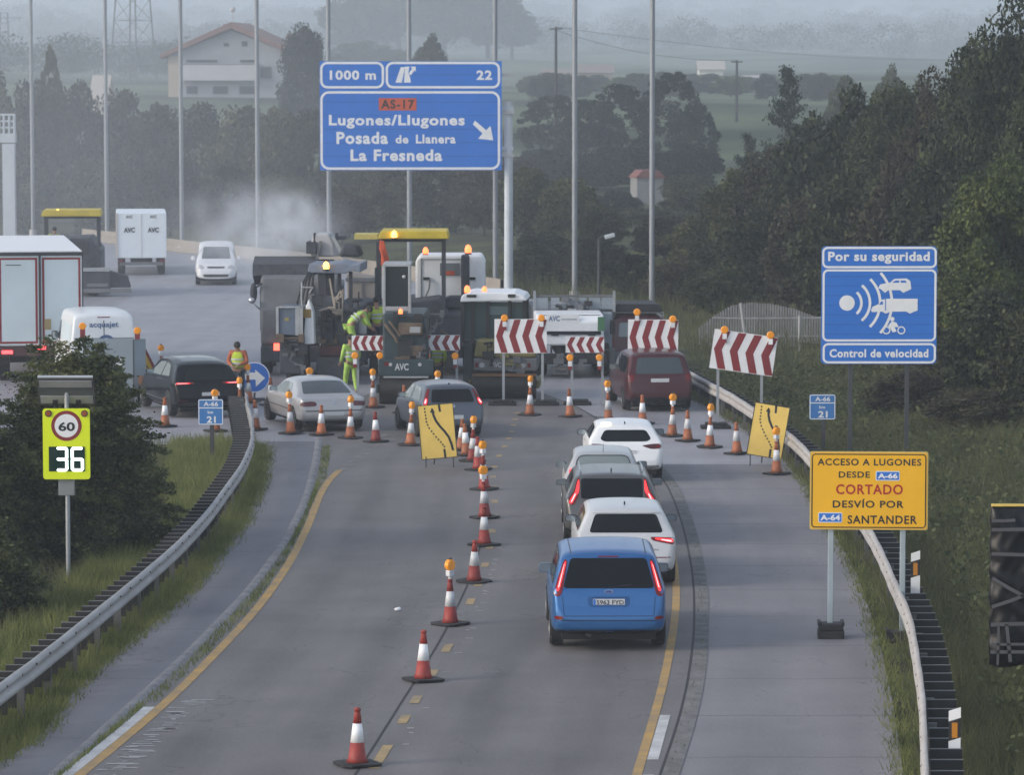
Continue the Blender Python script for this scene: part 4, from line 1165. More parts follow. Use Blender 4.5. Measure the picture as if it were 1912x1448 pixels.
CONES = [
    (667, 1430, 'r', 0, 'nearest red and white cone without lamp, beside the first yellow dash'),
    (790, 1272, 'r', 0, 'second nearest red and white cone on the lane line, no lamp'),
    (841, 1167, 'r', 1, 'nearest cone with an amber lamp, left of the blue car'),
    (885, 1088, 'r', 0, 'lampless cone just beyond the nearest lamp cone'),
    (904, 1019, 'r', 0, 'lampless cone level with the grey estate car wheels'),
    (905, 968, 'r', 1, 'lamp cone whose amber disc is the lowest of the crowded cone line'),
    (904, 915, 'r', 1, 'lamp cone second of the crowded line, level with the estate car roof'),
    (893, 878, 'r', 0, 'red-based cone without lamp at the right foot of the left yellow board'),
    (882, 862, 'r', 1, 'lamp cone farthest along the crowded cone line'),
    (871, 851, 'o', 0, 'orange-based cone second from the far end of the crowded line'),
    (861, 841, 'o', 0, 'orange-based cone at the far end of the crowded line'),
    (543, 810, 'o', 1, 'lamp cone in front of the left side of the silver coupe'),
    (600, 813, 'o', 0, 'lampless cone in front of the silver coupe rear wheel'),
    (654, 819, 'o', 1, 'lamp cone in front of the silver coupe number plate'),
    (702, 826, 'r', 0, 'dark-based cone at the right rear corner of the silver coupe'),
    (766, 832, 'o', 1, 'lamp cone left of the left yellow board'),
    (697, 762, 'o', 1, 'lamp cone between the silver coupe and the grey hatchback'),
    (755, 772, 'o', 0, 'cone peeping over the mirror of the grey hatchback'),
    (506, 757, 'o', 0, 'lone cone left of the silver coupe, before the round blue sign'),
    (465, 752, 'o', 1, 'lamp cone in front of the round blue sign'),
    (477, 803, 'o', 0, 'cone at the far end of the left guardrail'),
    (308, 797, 'o', 0, 'cone in front of the black car front wheel'),
    (402, 806, 'o', 1, 'lamp cone behind the left kilometre sign'),
    (449, 780, 'o', 1, 'lamp cone hidden by the end of the left guardrail'),
    (302, 712, 'o', 1, 'lamp cone behind the black car bonnet'),
    (578, 760, 'o', 1, 'lamp cone hidden behind the silver coupe roof'),
    (816, 766, 'o', 1, 'lamp cone hidden behind the grey hatchback roof'),
    (989, 776, 'o', 1, 'lamp cone left of the row across the closed lane'),
    (1065, 779, 'o', 0, 'lampless cone second in the row across the closed lane'),
    (1136, 787, 'o', 1, 'lamp cone behind the left edge of the white hatchback roof'),
    (1200, 792, 'o', 0, 'lampless cone behind the white hatchback roof'),
    (1255, 815, 'o', 1, 'lamp cone in front of the red people carrier wheel'),
    (1284, 824, 'o', 0, 'lampless cone right of the red people carrier'),
    (1325, 836, 'o', 1, 'lamp cone standing before the tilted chevron board'),
    (1376, 848, 'o', 0, 'lampless cone left of the right yellow board'),
    (1450, 886, 'o', 1, 'lamp cone in front of the right yellow board'),
]
for c in CONES: cone(*c)

# ---- chevron boards
def chevron_board(x0, x1, z0, z1, pyfoot, posts, lamps, label, tilt=0.0, bases=(), name='chevron_board'):
    cx = (x0 + x1) / 2
    f = grd(cx, pyfoot); k = FPX / f.y
    r = thing(name, label, 'chevron sign', (f.x, f.y, 0), group='chevron boards across the closed lanes')
    SX = lambda a: (a - cx) / k
    zc = at(cx, (z0 + z1) / 2, f.y).z
    W, H = (x1 - x0) / k, (z0 - z1) / k
    p = MB().bx(-W / 2, W / 2, 0, 0.03, -H / 2, H / 2).build('sign_panel', M_white, r)
    p.location = (0, 0, zc); p.rotation_euler = (0, rad(tilt), 0)
    ch = MB()
    for j in range(4):
        a = -W / 2 + W * (0.03 + 0.25 * j); b = a + W * 0.125; dx = W * 0.10
        ch.add([(a + dx, -0.004, H * .485), (b + dx, -0.004, H * .485), (b, -0.004, 0), (a, -0.004, 0), (a + dx, -0.004, -H * .485), (b + dx, -0.004, -H * .485)], [(0, 1, 2, 3), (3, 2, 5, 4)])
    ch.build('chevrons', M_red, p)
    for px in posts:
        MB().bx(SX(px) - 0.035, SX(px) + 0.035, 0.035, 0.09, 0, zc + H * 0.4 - math.tan(rad(tilt)) * SX(px)).build('post', M_steel, r)
    for px in bases:
        b = MB()
        b.bx(SX(px) - 0.42, SX(px) + 0.36, -0.22, 0.30, 0.0, 0.075).bx(SX(px) - 0.30, SX(px) + 0.28, -0.15, 0.22, 0.08, 0.15)
        b.build('rubber_base', M_rubber, r, bevel=0.02)
    for px, py in lamps:
        X, Z = SX(px), at(px, py, f.y).z
        L = MB().bx(X - 0.055, X + 0.055, -0.05, 0.03, Z - 0.24, Z - 0.10).build('lamp_body', M_cwht, r)
        MB().lathe([(0.075, -0.05), (0.098, -0.035), (0.098, 0.035), (0.075, 0.05)], 18, (X, -0.01, Z), 'y').build('warning_lamp', M_amber, L)
        MB().bx(X - 0.05, X + 0.05, -0.045, 0.03, Z - 0.34, Z - 0.245).build('lamp_foot', M_red, L)
    return r
chevron_board(923, 1021, 660, 596, 757, (940, 1013), ((942, 594), (1011, 594)), 'large red and white chevron board in front of the road roller', bases=(940, 1020))
chevron_board(1172, 1266, 664, 597, 758, (1187, 1255), ((1189, 583), (1256, 596), (1184, 673), (1250, 677)), 'large chevron board in front of the red vehicles', tilt=0.5, bases=(1190, 1250))
chevron_board(1328, 1447, 696, 622, 800, (1340, 1422), ((1352, 616), (1438, 626)), 'tilted chevron board beside the right guardrail', tilt=8.0, bases=(1338,))
chevron_board(657, 718, 655, 627, 752, (668, 714), ((663, 664), (710, 664)), 'small chevron board in front of the milling machine crew')
chevron_board(787, 859, 655, 626, 750, (801, 853), ((797, 665), (850, 665)), 'small chevron board between the two rollers')
chevron_board(1056, 1128, 659, 629, 756, (1068, 1125), ((1064, 668), (1119, 668)), 'small chevron board in front of the white tipper truck', bases=(1080,))

# ---- yellow lane shift boards
def lane_board(px, pyfoot, w, h, shear, rz, label):
    f = grd(px, pyfoot); k = FPX / f.y
    r = thing('lane_shift_board', label, 'road sign', (f.x, f.y, 0), rz=rz)
    W, H = w / k, h / k
    p = MB().bx(-W / 2, W / 2, 0, 0.025, 0, H).build('sign_panel', M_yboard, r)
    p.location = (0, 0, 0.20); p.rotation_euler = (rad(-7), rad(shear), 0)
    b = MB(); rring(b, -W / 2, W / 2, 0, H, 0.02, 0.018, -0.004)
    u = lambda x, z: (-W / 2 + W * x, H * (1 - z))
    stroke(b, [u(*q) for q in [(0.89, .87), (0.86, .75), (.80, .62), (.70, .51), (.58, .41), (.48, .30), (.43, .20), (.41, .09)]], 0.055, -0.004)
    flat(b, [u(*q) for q in [(.40, .06), (.34, .15), (.48, .15)]], -0.0045)
    stroke(b, [u(.60, 0.0), (u(.62, .15))], 0.05, -0.004)
    stroke(b, [u(.66, 1.0), (u(.65, .83))], 0.05, -0.004)
    for q in [(.20, .07), (.205, .13), (.21, .19), (.215, .25), (.22, .31), (.245, .37), (.28, .43), (.34, .49), (.39, .54), (.45, .60), (.51, .65), (.57, .70), (.62, .75), (.66, .79)]:
        flat(b, circ(*u(*q), 0.022, 8), -0.0045)
    b.build('lane_symbols', M_blk, p)
    lg = MB()
    for x in (-W * 0.38, W * 0.38):
        lg.cyl((x, 0.02, 0.25), (x, -0.05, 0), 0.015, n=6)
    lg.cyl((0, 0.14, H * 0.8), (W * -.12, 0.7, 0), 0.015, n=6)
    lg.build('stand', M_dgrey, r)
    return r
lane_board(821, 873, 68, 103, -4.5, rad(4), 'yellow lane shift board leaning beside the cone line')
lane_board(1426, 870, 67, 100, 9.0, rad(-8), 'yellow lane shift board beside the right guardrail')

# ---- delineator posts on the right rail
def delineator(px, pytop, pybot, Y, label):
    a, b = at(px, pytop, Y), at(px, pybot, Y)
    h = a.z - b.z
    r = thing('delineator', label, 'marker post', (b.x, Y, b.z), rz=rad(-6))
    w = 0.075; s = 0.05
    MB().prism([(-w, -0.5), (w, -0.5), (w, h * .28 + s), (-w, h * .28)], 'y', -0.02, 0.02).build('post', M_white, r)
    MB().prism([(-w, h * .285), (w, h * .285 + s), (w, h * .70 + s), (-w, h * .70)], 'y', -0.02, 0.02).build('black_band', M_blk, r)
    MB().prism([(-w, h * .705), (w, h * .705 + s), (w, h), (-w, h - s)], 'y', -0.02, 0.02).build('top', M_white, r)
    MB().bx(-0.035, 0.035, -0.026, -0.021, h * .36, h * .68).build('reflector', mat('amber_reflector', (0.50, 0.20, 0.02), 0.35), r)
delineator(1709, 1029, 1100, 61.6, 'black and white marker post behind the detour sign leg')
delineator(1782, 1322, 1410, 46.6, 'nearest black and white marker post at the lower right')

# ---- sign wrapped in black plastic at the right edge
f = grd(1930, 1330); k = FPX / f.y
ws = thing('wrapped_sign', 'road sign wrapped in black plastic film and grey tape at the right edge', 'covered sign', (f.x, f.y, 0))
SX = lambda a: (a - 1930) / k
SZ = lambda b: at(1930, b, f.y).z
rr_ = random.Random(4)
# crinkled film: a bumpy closed bag over the panel
nx, nz = 30, 44
x0, x1, z0, z1 = SX(1846), SX(2010), SZ(1243), SZ(947)
vs, fs = [], []
for side in (0, 1):
    for j in range(nz + 1):
        for i in range(nx + 1):
            u, v = i / nx, j / nz
            edge = min(u, 1 - u, v, 1 - v)
            zlow = z0 - (0.05 * math.sin(u * 9) if v < 0.05 else 0) - (0.12 * max(0, u - .25) if v == 0 else 0)
            d = (0.02 + 0.10 * min(1, edge * 9)) * (1 if side else -1)
            cr = 0.016 * math.sin(j * 0.7 + 2.6 * math.sin(i * 0.33 + j * .21)) + 0.010 * math.sin(i * 1.3 + 1.7 * math.sin(j * .8)) + 0.004 * rr_.uniform(-1, 1)
            vs.append((x0 + (x1 - x0) * u + 0.012 * math.sin(j * 0.9), 0.1 + d + cr, zlow + (z1 - zlow) * v))
o = (nx + 1) * (nz + 1)
for s in (0, 1):
    for j in range(nz):
        for i in range(nx):
            a = s * o + j * (nx + 1) + i
            fs.append((a, a + 1, a + nx + 2, a + nx + 1))
for j in range(nz):
    for i in (0, nx):
        a = j * (nx + 1) + i
        fs.append((a, a + nx + 1, o + a + nx + 1, o + a))
for i in range(nx):
    for j in (0, nz):
        a = j * (nx + 1) + i
        fs.append((a, a + 1, o + a + 1, o + a))
MB().add(vs, fs).build('plastic_film', mat('black_film', (0.004, 0.004, 0.006), 0.36, spec=0.25), ws, smooth=True)
tp = MB()
for a, b, c, d, w in [(1846, 972, 1890, 971, .045), (1846, 989, 1990, 985, .05), (1846, 1034, 1990, 1036, .05), (1848, 1079, 1912, 1115, .05), (1912, 1110, 1848, 1133, .05), (1846, 1166, 1990, 1160, .055), (1846, 1203, 1990, 1200, .04), (1846, 1217, 1990, 1215, .05), (1861, 1168, 1860, 1242, .035), (1876, 1165, 1884, 1236, .05)]:
    stroke(tp, [(SX(a), SZ(b)), (SX((a + c) / 2), SZ((b + d) / 2 + 1)), (SX(c), SZ(d))], w, -0.068)
tp.build('tape', mat('grey_tape', (0.085, 0.085, 0.095), 0.4), ws)
MB().bx(SX(1848), SX(2000), 0.05, 0.12, SZ(947), SZ(943)).build('sign_panel', M_yboard, ws)
for px in (1945, 1990):
    MB().bx(SX(px) - .045, SX(px) + .045, 0.08, 0.14, -0.2, SZ(1200)).build('post', M_steel, ws)

# ---- tall grey poles at the far edge of the road
PL = [(1217, 583, 12), (1073, 557, 12), (925, 545, 11), (765, 521, 11), (615, 500, 10.5), (482, 485, 10), (340, 470, 9.5), (200, 452, 9), (62, 438, 8.5)]
PLN = ['right of the tipper truck', 'behind the tipper truck', 'crossing the right edge of the large blue sign', 'behind the middle of the large blue sign', 'behind the left end of the large blue sign', 'beside the steam cloud', 'beside the far white van', 'left of the white box truck', 'nearest to the white gantry leg']
for (px, py, wd), nm in zip(PL, PLN):
    g = grd(px, py)
    r = thing('tall_pole', 'tall slim grey pole ' + nm, 'pole', (g.x, g.y, 0), group='row of tall grey poles')
    rr0 = wd / 2 * g.y / FPX * 0.9
    MB().cyl((0, 0, 0.28), (-0.02, 0, 24), rr0, rr0 * 0.78, 12).build('mast', mat('grey_mast_steel', (0.26, 0.28, 0.31), 0.55, 0.3, var=0.12, scale=0.6), r)
    MB().cyl((0, 0, -0.3), (0, 0, 0.28), rr0 * 2.0, rr0 * 1.9, 12).build('base', M_galv, r)
# ================================================================== CARS
def paint(name, col, metal=0.0, rough=0.32, var=0.05):
    return mat('paint_' + name, col, rough, metal, var=var, scale=1.1, coat=0.35)
M_glass = mat('dark_window_glass', (0.006, 0.008, 0.011), 0.07, spec=0.15)
M_glassl = mat('pale_window_glass', (0.20, 0.235, 0.24), 0.08, spec=0.7)  # reflection on the panes is put into the pale base colour
M_tyre = mat('tyre_rubber', (0.014, 0.014, 0.015), 0.85, var=0.25, scale=6)
M_rim = mat('alloy_rim', (0.30, 0.31, 0.33), 0.35, 0.6)
M_trim = mat('black_trim', (0.014, 0.014, 0.016), 0.5)
M_under = mat('underbody', (0.010, 0.010, 0.011), 0.9)
M_tail = mat('tail_light_off', (0.16, 0.008, 0.010), 0.18)
M_tailon = mat('tail_light_lit', (0.50, 0.01, 0.015), 0.2, emit=0.9, ecol=(1.0, 0.045, 0.05))
M_core = mat('brake_light_core', (0.9, 0.2, 0.2), 0.3, emit=3.2, ecol=(1.0, 0.16, 0.17))
M_plate = mat('number_plate', (0.60, 0.61, 0.63), 0.45, var=0.06, scale=6)
M_chrome = mat('chrome', (0.5, 0.51, 0.53), 0.2, 0.9)
M_lens = mat('clear_lens', (0.45, 0.46, 0.48), 0.12, spec=0.8)

def chaikin(p, r=1):
    """rounds every corner of outline p with a radius of about 6 cm x r"""
    o, n = [], len(p)
    for i in range(n):
        P, A, B = Vector(p[i]), Vector(p[i - 1]), Vector(p[(i + 1) % n])
        d = 0.06 * r
        a = P + (A - P).normalized() * min(d, (A - P).length * 0.42)
        b = P + (B - P).normalized() * min(d, (B - P).length * 0.42)
        for t in (0, .33, .67, 1):
            q = a * (1 - t) ** 2 + P * 2 * t * (1 - t) + b * t * t
            o.append((q.x, q.y))
    return o
class Body:
    """smooth lofted body: top(y) centre-line profile, belt(y), half-width(y), underside(y); conforming panels are laid on it"""
    def __init__(s, W, top, belt, plan, under, H, tumble=0.17, roofw=1.0):
        ys = sorted(set([p[0] for p in top] + [p[0] for p in plan] + [p[0] for p in under] + [p[0] for p in belt]))
        ex = []
        for a, b in zip(ys[:-1], ys[1:]):
            n = max(1, int((b - a) / 0.22))
            ex += [a + (b - a) * i / n for i in range(n)]
        ys = ex + [ys[-1]]
        I = lambda tab, y: float(np.interp(y, [p[0] for p in tab], [p[1] for p in tab]))
        V = []
        for y in ys:
            zt, zu, hw = I(top, y), I(under, y), I(plan, y) * W / 2
            zb = min(I(belt, y), zt - 0.035)
            fr = min(1.0, max(0.0, (zt - zb) / (H - I(belt, y))))
            wt = hw * (0.965 - tumble * fr) * roofw
            e = min(0.10, 0.45 * (zt - zb))
            V.append([(0, zu), (hw * .70, zu), (hw * .93, zu + .03), (hw * .985, zu + .11), (hw, zu + (zb - zu) * .55), (hw * .992, zb - .05), (hw * .965, zb),
                      (wt + (hw * .965 - wt) * .45, zb + (zt - e - zb) * .55), (wt, zt - e), (wt * .93, zt - e * .28), (wt * .6, zt + .012 * fr), (0, zt + .022 * fr)])
        n = len(V[0])
        vs, fs = [], []
        for y, sec in zip(ys, V):
            full = sec + [(-x, z) for x, z in sec[-2:0:-1]]
            vs += [(x, y, z) for x, z in full]
        m = 2 * n - 2
        for k in range(len(ys) - 1):
            for i in range(m):
                fs.append((k * m + i, k * m + (i + 1) % m, (k + 1) * m + (i + 1) % m, (k + 1) * m + i))
        fs.append(tuple(range(m - 1, -1, -1))); fs.append(tuple(range((len(ys) - 1) * m, len(ys) * m)))
        s.vs, s.fs = vs, fs
        s.W, s.H, s.L = W, H, ys[-1]
    def build(s, m, parent, name='body'):
        s.o = MB().add(s.vs, s.fs).build(name, m, parent, smooth=True)
        sub = s.o.modifiers.new('smooth', 'SUBSURF'); sub.levels = 1; sub.render_levels = 2
        bm = bmesh.new(); bm.from_mesh(s.o.data)
        # one subdivision for the ray target so that panels follow the smoothed surface
        par = s.o.parent
        s.o.parent = None
        sub.levels = 2
        dg = bpy.context.evaluated_depsgraph_get(); dg.update()
        e = s.o.evaluated_get(dg); me = e.to_mesh()
        s.bvh = BVHTree.FromPolygons([v.co.copy() for v in me.vertices], [tuple(p.vertices) for p in me.polygons])
        e.to_mesh_clear(); bm.free()
        s.o.parent = par; sub.levels = 1
        return s.o
    def panel(s, name, poly, side, m, parent, off=0.006, cuts=2, rnd=1, mirror=False):
        """thin panel with outline poly laid on the body; side: r rear (x,z), f front (x,z), l / R left / right (y,z), t top (x,y)"""
        mb = MB()
        polys = [poly] + ([[(-a, b) for a, b in poly]] if mirror else [])
        for pl in polys:
            if rnd: pl = chaikin(pl, rnd)
            bm = bmesh.new()
            f = bm.faces.new([bm.verts.new((a, b, 0)) for a, b in pl])
            bmesh.ops.triangulate(bm, faces=[f])
            for _ in range(cuts):
                long_ = [e for e in bm.edges if e.calc_length() > 0.09]
                if not long_: break
                bmesh.ops.subdivide_edges(bm, edges=long_, cuts=1, use_grid_fill=True)
                bmesh.ops.triangulate(bm, faces=[q for q in bm.faces if len(q.verts) > 3])
            vs, ok = [], True
            for v in bm.verts:
                a, b = v.co.x, v.co.y
                o, d = {'r': ((a, -6, b), (0, 1, 0)), 'f': ((a, 12, b), (0, -1, 0)), 'l': ((-4, a, b), (1, 0, 0)), 'R': ((4, a, b), (-1, 0, 0)), 't': ((a, b, 6), (0, 0, -1))}[side]
                h, nrm, i, dist = s.bvh.ray_cast(Vector(o), Vector(d))
                if h is None:
                    h, nrm, i, dist = s.bvh.find_nearest(Vector(o) + Vector(d) * {'r': 6.15, 'f': 12 - s.L + .15, 'l': 4 - s.W * .45, 'R': 4 - s.W * .45, 't': 6 - s.H}[side])
                p = h - Vector(d) * off
                vs.append(p)
            bm.verts.index_update()
            mb.add(vs, [tuple(v.index for v in f.verts) for f in bm.faces])
            bm.free()
        o = mb.build(name, m, parent, smooth=True)
        return o
    def hit(s, x, z):
        h = s.bvh.ray_cast(Vector((x, -6, z)), Vector((0, 1, 0)))[0]
        return h.y if h else 0.1

def wheel(parent, x, y, r=0.31, w=0.2, rim=M_rim, out=1):
    t = MB().lathe([(r * .6, -w / 2), (r * .93, -w / 2), (r, -w * .36), (r, w * .36), (r * .93, w / 2), (r * .6, w / 2)], 28, (0, 0, 0), 'x').build('wheel', M_tyre, parent, smooth=False)
    t.location = (x, y, r)
    q = MB().lathe([(r * .16, out * w * .46), (r * .22, out * w * .5), (r * .62, out * w * .44), (r * .66, out * w * .52), (r * .66, out * w * .3)], 28, (0, 0, 0), 'x').build('rim', rim, t, smooth=False)
    return t
def plate(body, parent, x, z, w=0.50, h=0.105, text=None, y=None):
    yy = (min(body.hit(x - w / 2, z), body.hit(x + w / 2, z)) if y is None else y) - 0.012
    p = MB().bx(x - w / 2, x + w / 2, yy, yy + 0.02, z - h / 2, z + h / 2).build('number_plate', M_plate, parent)
    if text:
        b = MB(); flat(b, [(x - w / 2 + .004, z - h / 2 + .004), (x - w / 2 + .04, z - h / 2 + .004), (x - w / 2 + .04, z + h / 2 - .004), (x - w / 2 + .004, z + h / 2 - .004)], yy - 0.003)
        b.build('blue_strip', M_blue, p)
        l = MB(); letters(l, text, x - w / 2 + .055, x + w / 2 - .015, z - h * .34, z + h * .34, yy - 0.003, bold=0.015); l.build('lettering', M_blk, p)
    return p
def mirror_pair(parent, m, x, y, z, s=(0.20, 0.11, 0.13), which=(-1, 1)):
    for k in which:
        xc = x - 0.05 + s[0] * .45
        o = MB().prism([(k * xc + s[0] / 2 * a, z + s[2] / 2 * c) for a, c in ((-.98, -.55), (-.75, -.95), (.75, -.95), (.98, -.6), (.95, .65), (.7, .98), (-.7, .98), (-.95, .6))], 'y', y - s[1] * .5, y + s[1] * .3).prism([(k * xc + s[0] / 2 * a, z + s[2] / 2 * c) for a, c in ((-.7, -.5), (.7, -.5), (.7, .6), (-.7, .6))], 'y', y + s[1] * .31, y + s[1] * .6).bx(k * (x - 0.14), k * (xc - s[0] * .35), y - .03, y + .03, z - .05, z - .01).build('mirror', m, parent, bevel=0.015)
        MB().prism([(k * xc + s[0] / 2 * a, z + s[2] / 2 * c) for a, c in ((-.82, -.5), (-.6, -.8), (.6, -.8), (.82, -.5), (.8, .55), (.6, .82), (-.6, .82), (-.8, .5))], 'y', y - s[1] * .56, y - s[1] * .51).build('mirror_glass', mat('mirror_glass', (0.34, 0.40, 0.44), 0.12, 0.7), o)

HATCH_FRONT = lambda L, H, hood: [(L - 1.95, H - .05), (L - 1.15, hood + .05), (L - .95, hood), (L - .35, hood - .13), (L - .08, hood - .27), (L - .01, .58), (L, .46)]
def car(name, label, px, py, yaw, W, L, H, rear, paint_m, belt=.93, hood=.93, glass=M_glass, tail=None, roof_rise=(), group=None, plan=None, tumble=.17, under=.26, wheel_r=.315, mir=True, px_y=None, roofw=1.0):
    """rear: list of (y,z) up the tail to the roof. The origin is on the road under the rear bumper's middle."""
    g = grd(px, py)
    r = thing(name, label, 'car', (g.x, g.y - 0.0, 0.012), rad(yaw), group)
    top = rear + list(roof_rise) + HATCH_FRONT(L, H, hood)
    plan = plan or [(0, .80), (.05, .90), (.16, .965), (.5, 1.0), (L * .5, 1.0), (L - .9, .985), (L - .35, .90), (L - .08, .74), (L, .60)]
    und = [(0, .38), (.05, under + .06), (.25, under), (L * .5, .22), (L - .4, .22), (L, .30)]
    bl = [(0, belt + .03), (.6, belt + .02), (L * .5, belt), (L - 1.2, belt - .05), (L, belt - .15)]
    b = Body(W, top, bl, plan, und, H, tumble, roofw)
    b.build(paint_m, r)
    u = MB().bx(-W * .40, W * .40, .16, L - .4, .18, .30).build('underbody', M_under, r)
    for y in (0.82, L - 0.86):
        for s in (-1, 1):
            wheel(r, s * (W / 2 - .112), y, wheel_r, .215, out=s)
            arc = [(y + (wheel_r + .055) * math.cos(t), wheel_r + (wheel_r + .055) * math.sin(t)) for t in np.linspace(-.25, PI + .25, 16)]
            b.panel('wheel_arch', arc, 'l' if s < 0 else 'R', M_trim, r, off=0.004, rnd=0, cuts=2)
    if mir: mirror_pair(r, paint_m, W / 2 - .02, L * .60, belt + .07)
    return r, b
def side_windows(r, b, L, belt, H, y0, glass=M_glass, sides='lR'):
    for sd in sides:
        b.panel('side_window', [(y0 + .05, belt + .06), (y0 + .38, H - .15), (L * .36 + .10, H - .115), (L * .36 + .10, belt + .05)], sd, glass, r, rnd=1, cuts=4)
        b.panel('side_window', [(L * .36 + .17, belt + .05), (L * .36 + .17, H - .115), (L * .55, H - .13), (L * .66, belt + .10), (L * .66, belt + .04)], sd, glass, r, rnd=1, cuts=4)
        b.panel('door_handle', [(L * .40, belt - .10), (L * .40, belt - .07), (L * .40 + .2, belt - .07), (L * .40 + .2, belt - .10)], sd, M_trim, r, off=.012, rnd=0)
    b.panel('windscreen', [(-b.W * .36, L - 1.83), (b.W * .36, L - 1.83), (b.W * .41, L - 1.17), (-b.W * .41, L - 1.17)], 't', M_glass, r, rnd=1, cuts=4)

# ---- blue people carrier (nearest car)
P_blue = paint('blue', (0.030, 0.135, 0.36), 0.45, 0.30)
L = 4.35
r, b = car('people_carrier', 'metallic blue people carrier with lit brake lights, nearest car in the queue', 1137, 1220, 0.6, 1.85, L, 1.60,
           [(0, .52), (.015, .60), (.03, .66), (.055, .74), (.10, .98), (.16, 1.06), (.33, 1.42), (.42, 1.52), (.60, 1.565), (1.3, 1.60), (1.9, 1.61)], P_blue, belt=1.00, hood=1.0, tumble=.145, mir=False)
side_windows(r, b, L, 1.0, 1.60, .35)
b.panel('rear_window', [(-.72, 1.015), (.72, 1.015), (.60, 1.47), (-.60, 1.47)], 'r', M_glass, r, rnd=1, cuts=4)
b.panel('tail_light', [(-.885, .90), (-.76, .885), (-.72, 1.02), (-.645, 1.44), (-.70, 1.45), (-.79, 1.22)], 'r', M_tail, r, off=.010, mirror=False, cuts=3)
b.panel('tail_light', [(.885, .90), (.76, .885), (.72, 1.02), (.645, 1.44), (.70, 1.45), (.79, 1.22)], 'r', M_tail, r, off=.010, cuts=3)
for s in (-1, 1):
    b.panel('brake_light', [(s * .835, .97), (s * .785, .97), (s * .715, 1.22), (s * .665, 1.42), (s * .688, 1.42), (s * .755, 1.22)], 'r', M_tailon, r, off=.016, cuts=3)
    b.panel('light_core', [(s * .80, 1.03), (s * .785, 1.03), (s * .695, 1.38), (s * .70, 1.38)], 'r', M_core, r, off=.021, rnd=0, cuts=3)
    b.panel('reflector', [(s * .86, .52), (s * .72, .52), (s * .72, .58), (s * .86, .58)], 'r', M_tail, r, off=.008, rnd=1, cuts=2)
b.panel('bumper_groove', [(-.86, .50), (.86, .50), (.86, .513), (-.86, .513)], 'r', mat('shadow_gap', (0.008, 0.012, 0.02), 0.8), r, off=.004, rnd=0, cuts=4)
b.panel('tailgate_seam', [(-.70, .575), (.70, .575), (.70, .584), (-.70, .584)], 'r', mat('shadow_gap', (0.008, 0.012, 0.02), 0.8), r, off=.004, rnd=0, cuts=4)
b.panel('lower_bumper', [(-.80, .27), (.80, .27), (.88, .345), (-.88, .345)], 'r', M_trim, r, off=.010, rnd=1, cuts=4)
for s in (-1, 1): b.panel('tailgate_seam', [(s * .70, .58), (s * .709, .58), (s * .735, .88), (s * .728, .88)], 'r', mat('shadow_gap', (0.008, 0.012, 0.02), 0.8), r, off=.004, rnd=0, cuts=3)
b.panel('plate_recess', [(-.32, .72), (.32, .72), (.34, .88), (-.34, .88)], 'r', mat('paint_blue_recess', (0.022, 0.09, 0.25), 0.4, 0.4), r, off=.004, rnd=1, cuts=3)  # flat panel; shade of the recess painted as a darker blue
plate(b, r, 0, .795, text='5963 FYD')
b.panel('trim_bar', [(-.33, .885), (.33, .885), (.33, .905), (-.33, .905)], 'r', P_blue, r, off=.03, rnd=0, cuts=2)
q = b.panel('badge', [(.07 * math.cos(t), .962 + .03 * math.sin(t)) for t in np.linspace(0, 2 * PI, 18)[:-1]], 'r', M_chrome, r, off=.010, rnd=0)
b.panel('badge_face', [(.058 * math.cos(t), .962 + .022 * math.sin(t)) for t in np.linspace(0, 2 * PI, 18)[:-1]], 'r', mat('badge_blue', (0.02, 0.05, 0.22), 0.3), q, off=.014, rnd=0)
for s in (-1, 1): b.panel('roof_seam', [(s * .60, .5), (s * .585, .5), (s * .60, 1.9), (s * .615, 1.9)], 't', M_trim, r, off=.003, rnd=0, cuts=4)
b.panel('high_brake_light', [(-.16, 1.485), (.16, 1.485), (.16, 1.502), (-.16, 1.502)], 'r', M_tail, r, off=.008, rnd=0, cuts=2)
mirror_pair(r, mat('paint_mirror_blue', (0.06, 0.10, 0.17), 0.3), .90, 2.55, 1.03, (.23, .12, .16))
b.panel('rear_wiper', [(-.02, 1.03), (.02, 1.03), (.36, 1.075), (.36, 1.06)], 'r', M_trim, r, off=.012, rnd=0, cuts=3)
MB().cyl((-.35, .16, .28), (-.30, .05, .26), .03, .03, 8).build('exhaust', M_dgrey, r)

# ---- white compact hatchback
P_white = paint('pearl_white', (0.56, 0.57, 0.59), 0.1, 0.32)
L = 4.28
r, b = car('hatchback', 'silver-white hatchback with thin red tail lights, second car in the queue', 1170, 1100, 0.8, 1.80, L, 1.475,
           [(0, .52), (.02, .60), (.05, .70), (.09, .86), (.15, .95), (.22, 1.02), (.46, 1.33), (.52, 1.405), (.70, 1.44), (1.4, 1.47), (1.9, 1.475)], P_white, belt=.96, hood=.95, tumble=.20, mir=False)
side_windows(r, b, L, .96, 1.475, .45)
b.panel('rear_window', [(-.66, 1.02), (.66, 1.02), (.545, 1.345), (-.545, 1.345)], 'r', M_glass, r, rnd=1, cuts=4)
b.panel('spoiler', [(-.60, 1.365), (.60, 1.365), (.58, 1.395), (-.58, 1.395)], 'r', P_white, r, off=.03, rnd=0, cuts=4)
for s in (-1, 1):
    b.panel('tail_light', [(s * .86, .80), (s * .46, .885), (s * .42, .945), (s * .50, .95), (s * .85, .935)], 'r', M_tail, r, off=.008, cuts=3)
    b.panel('brake_light', [(s * .84, .845), (s * .52, .905), (s * .50, .935), (s * .83, .915)], 'r', M_tailon, r, off=.014, cuts=3)
    b.panel('light_core', [(s * .80, .86), (s * .62, .895), (s * .62, .91), (s * .80, .89)], 'r', M_core, r, off=.019, rnd=0, cuts=2)
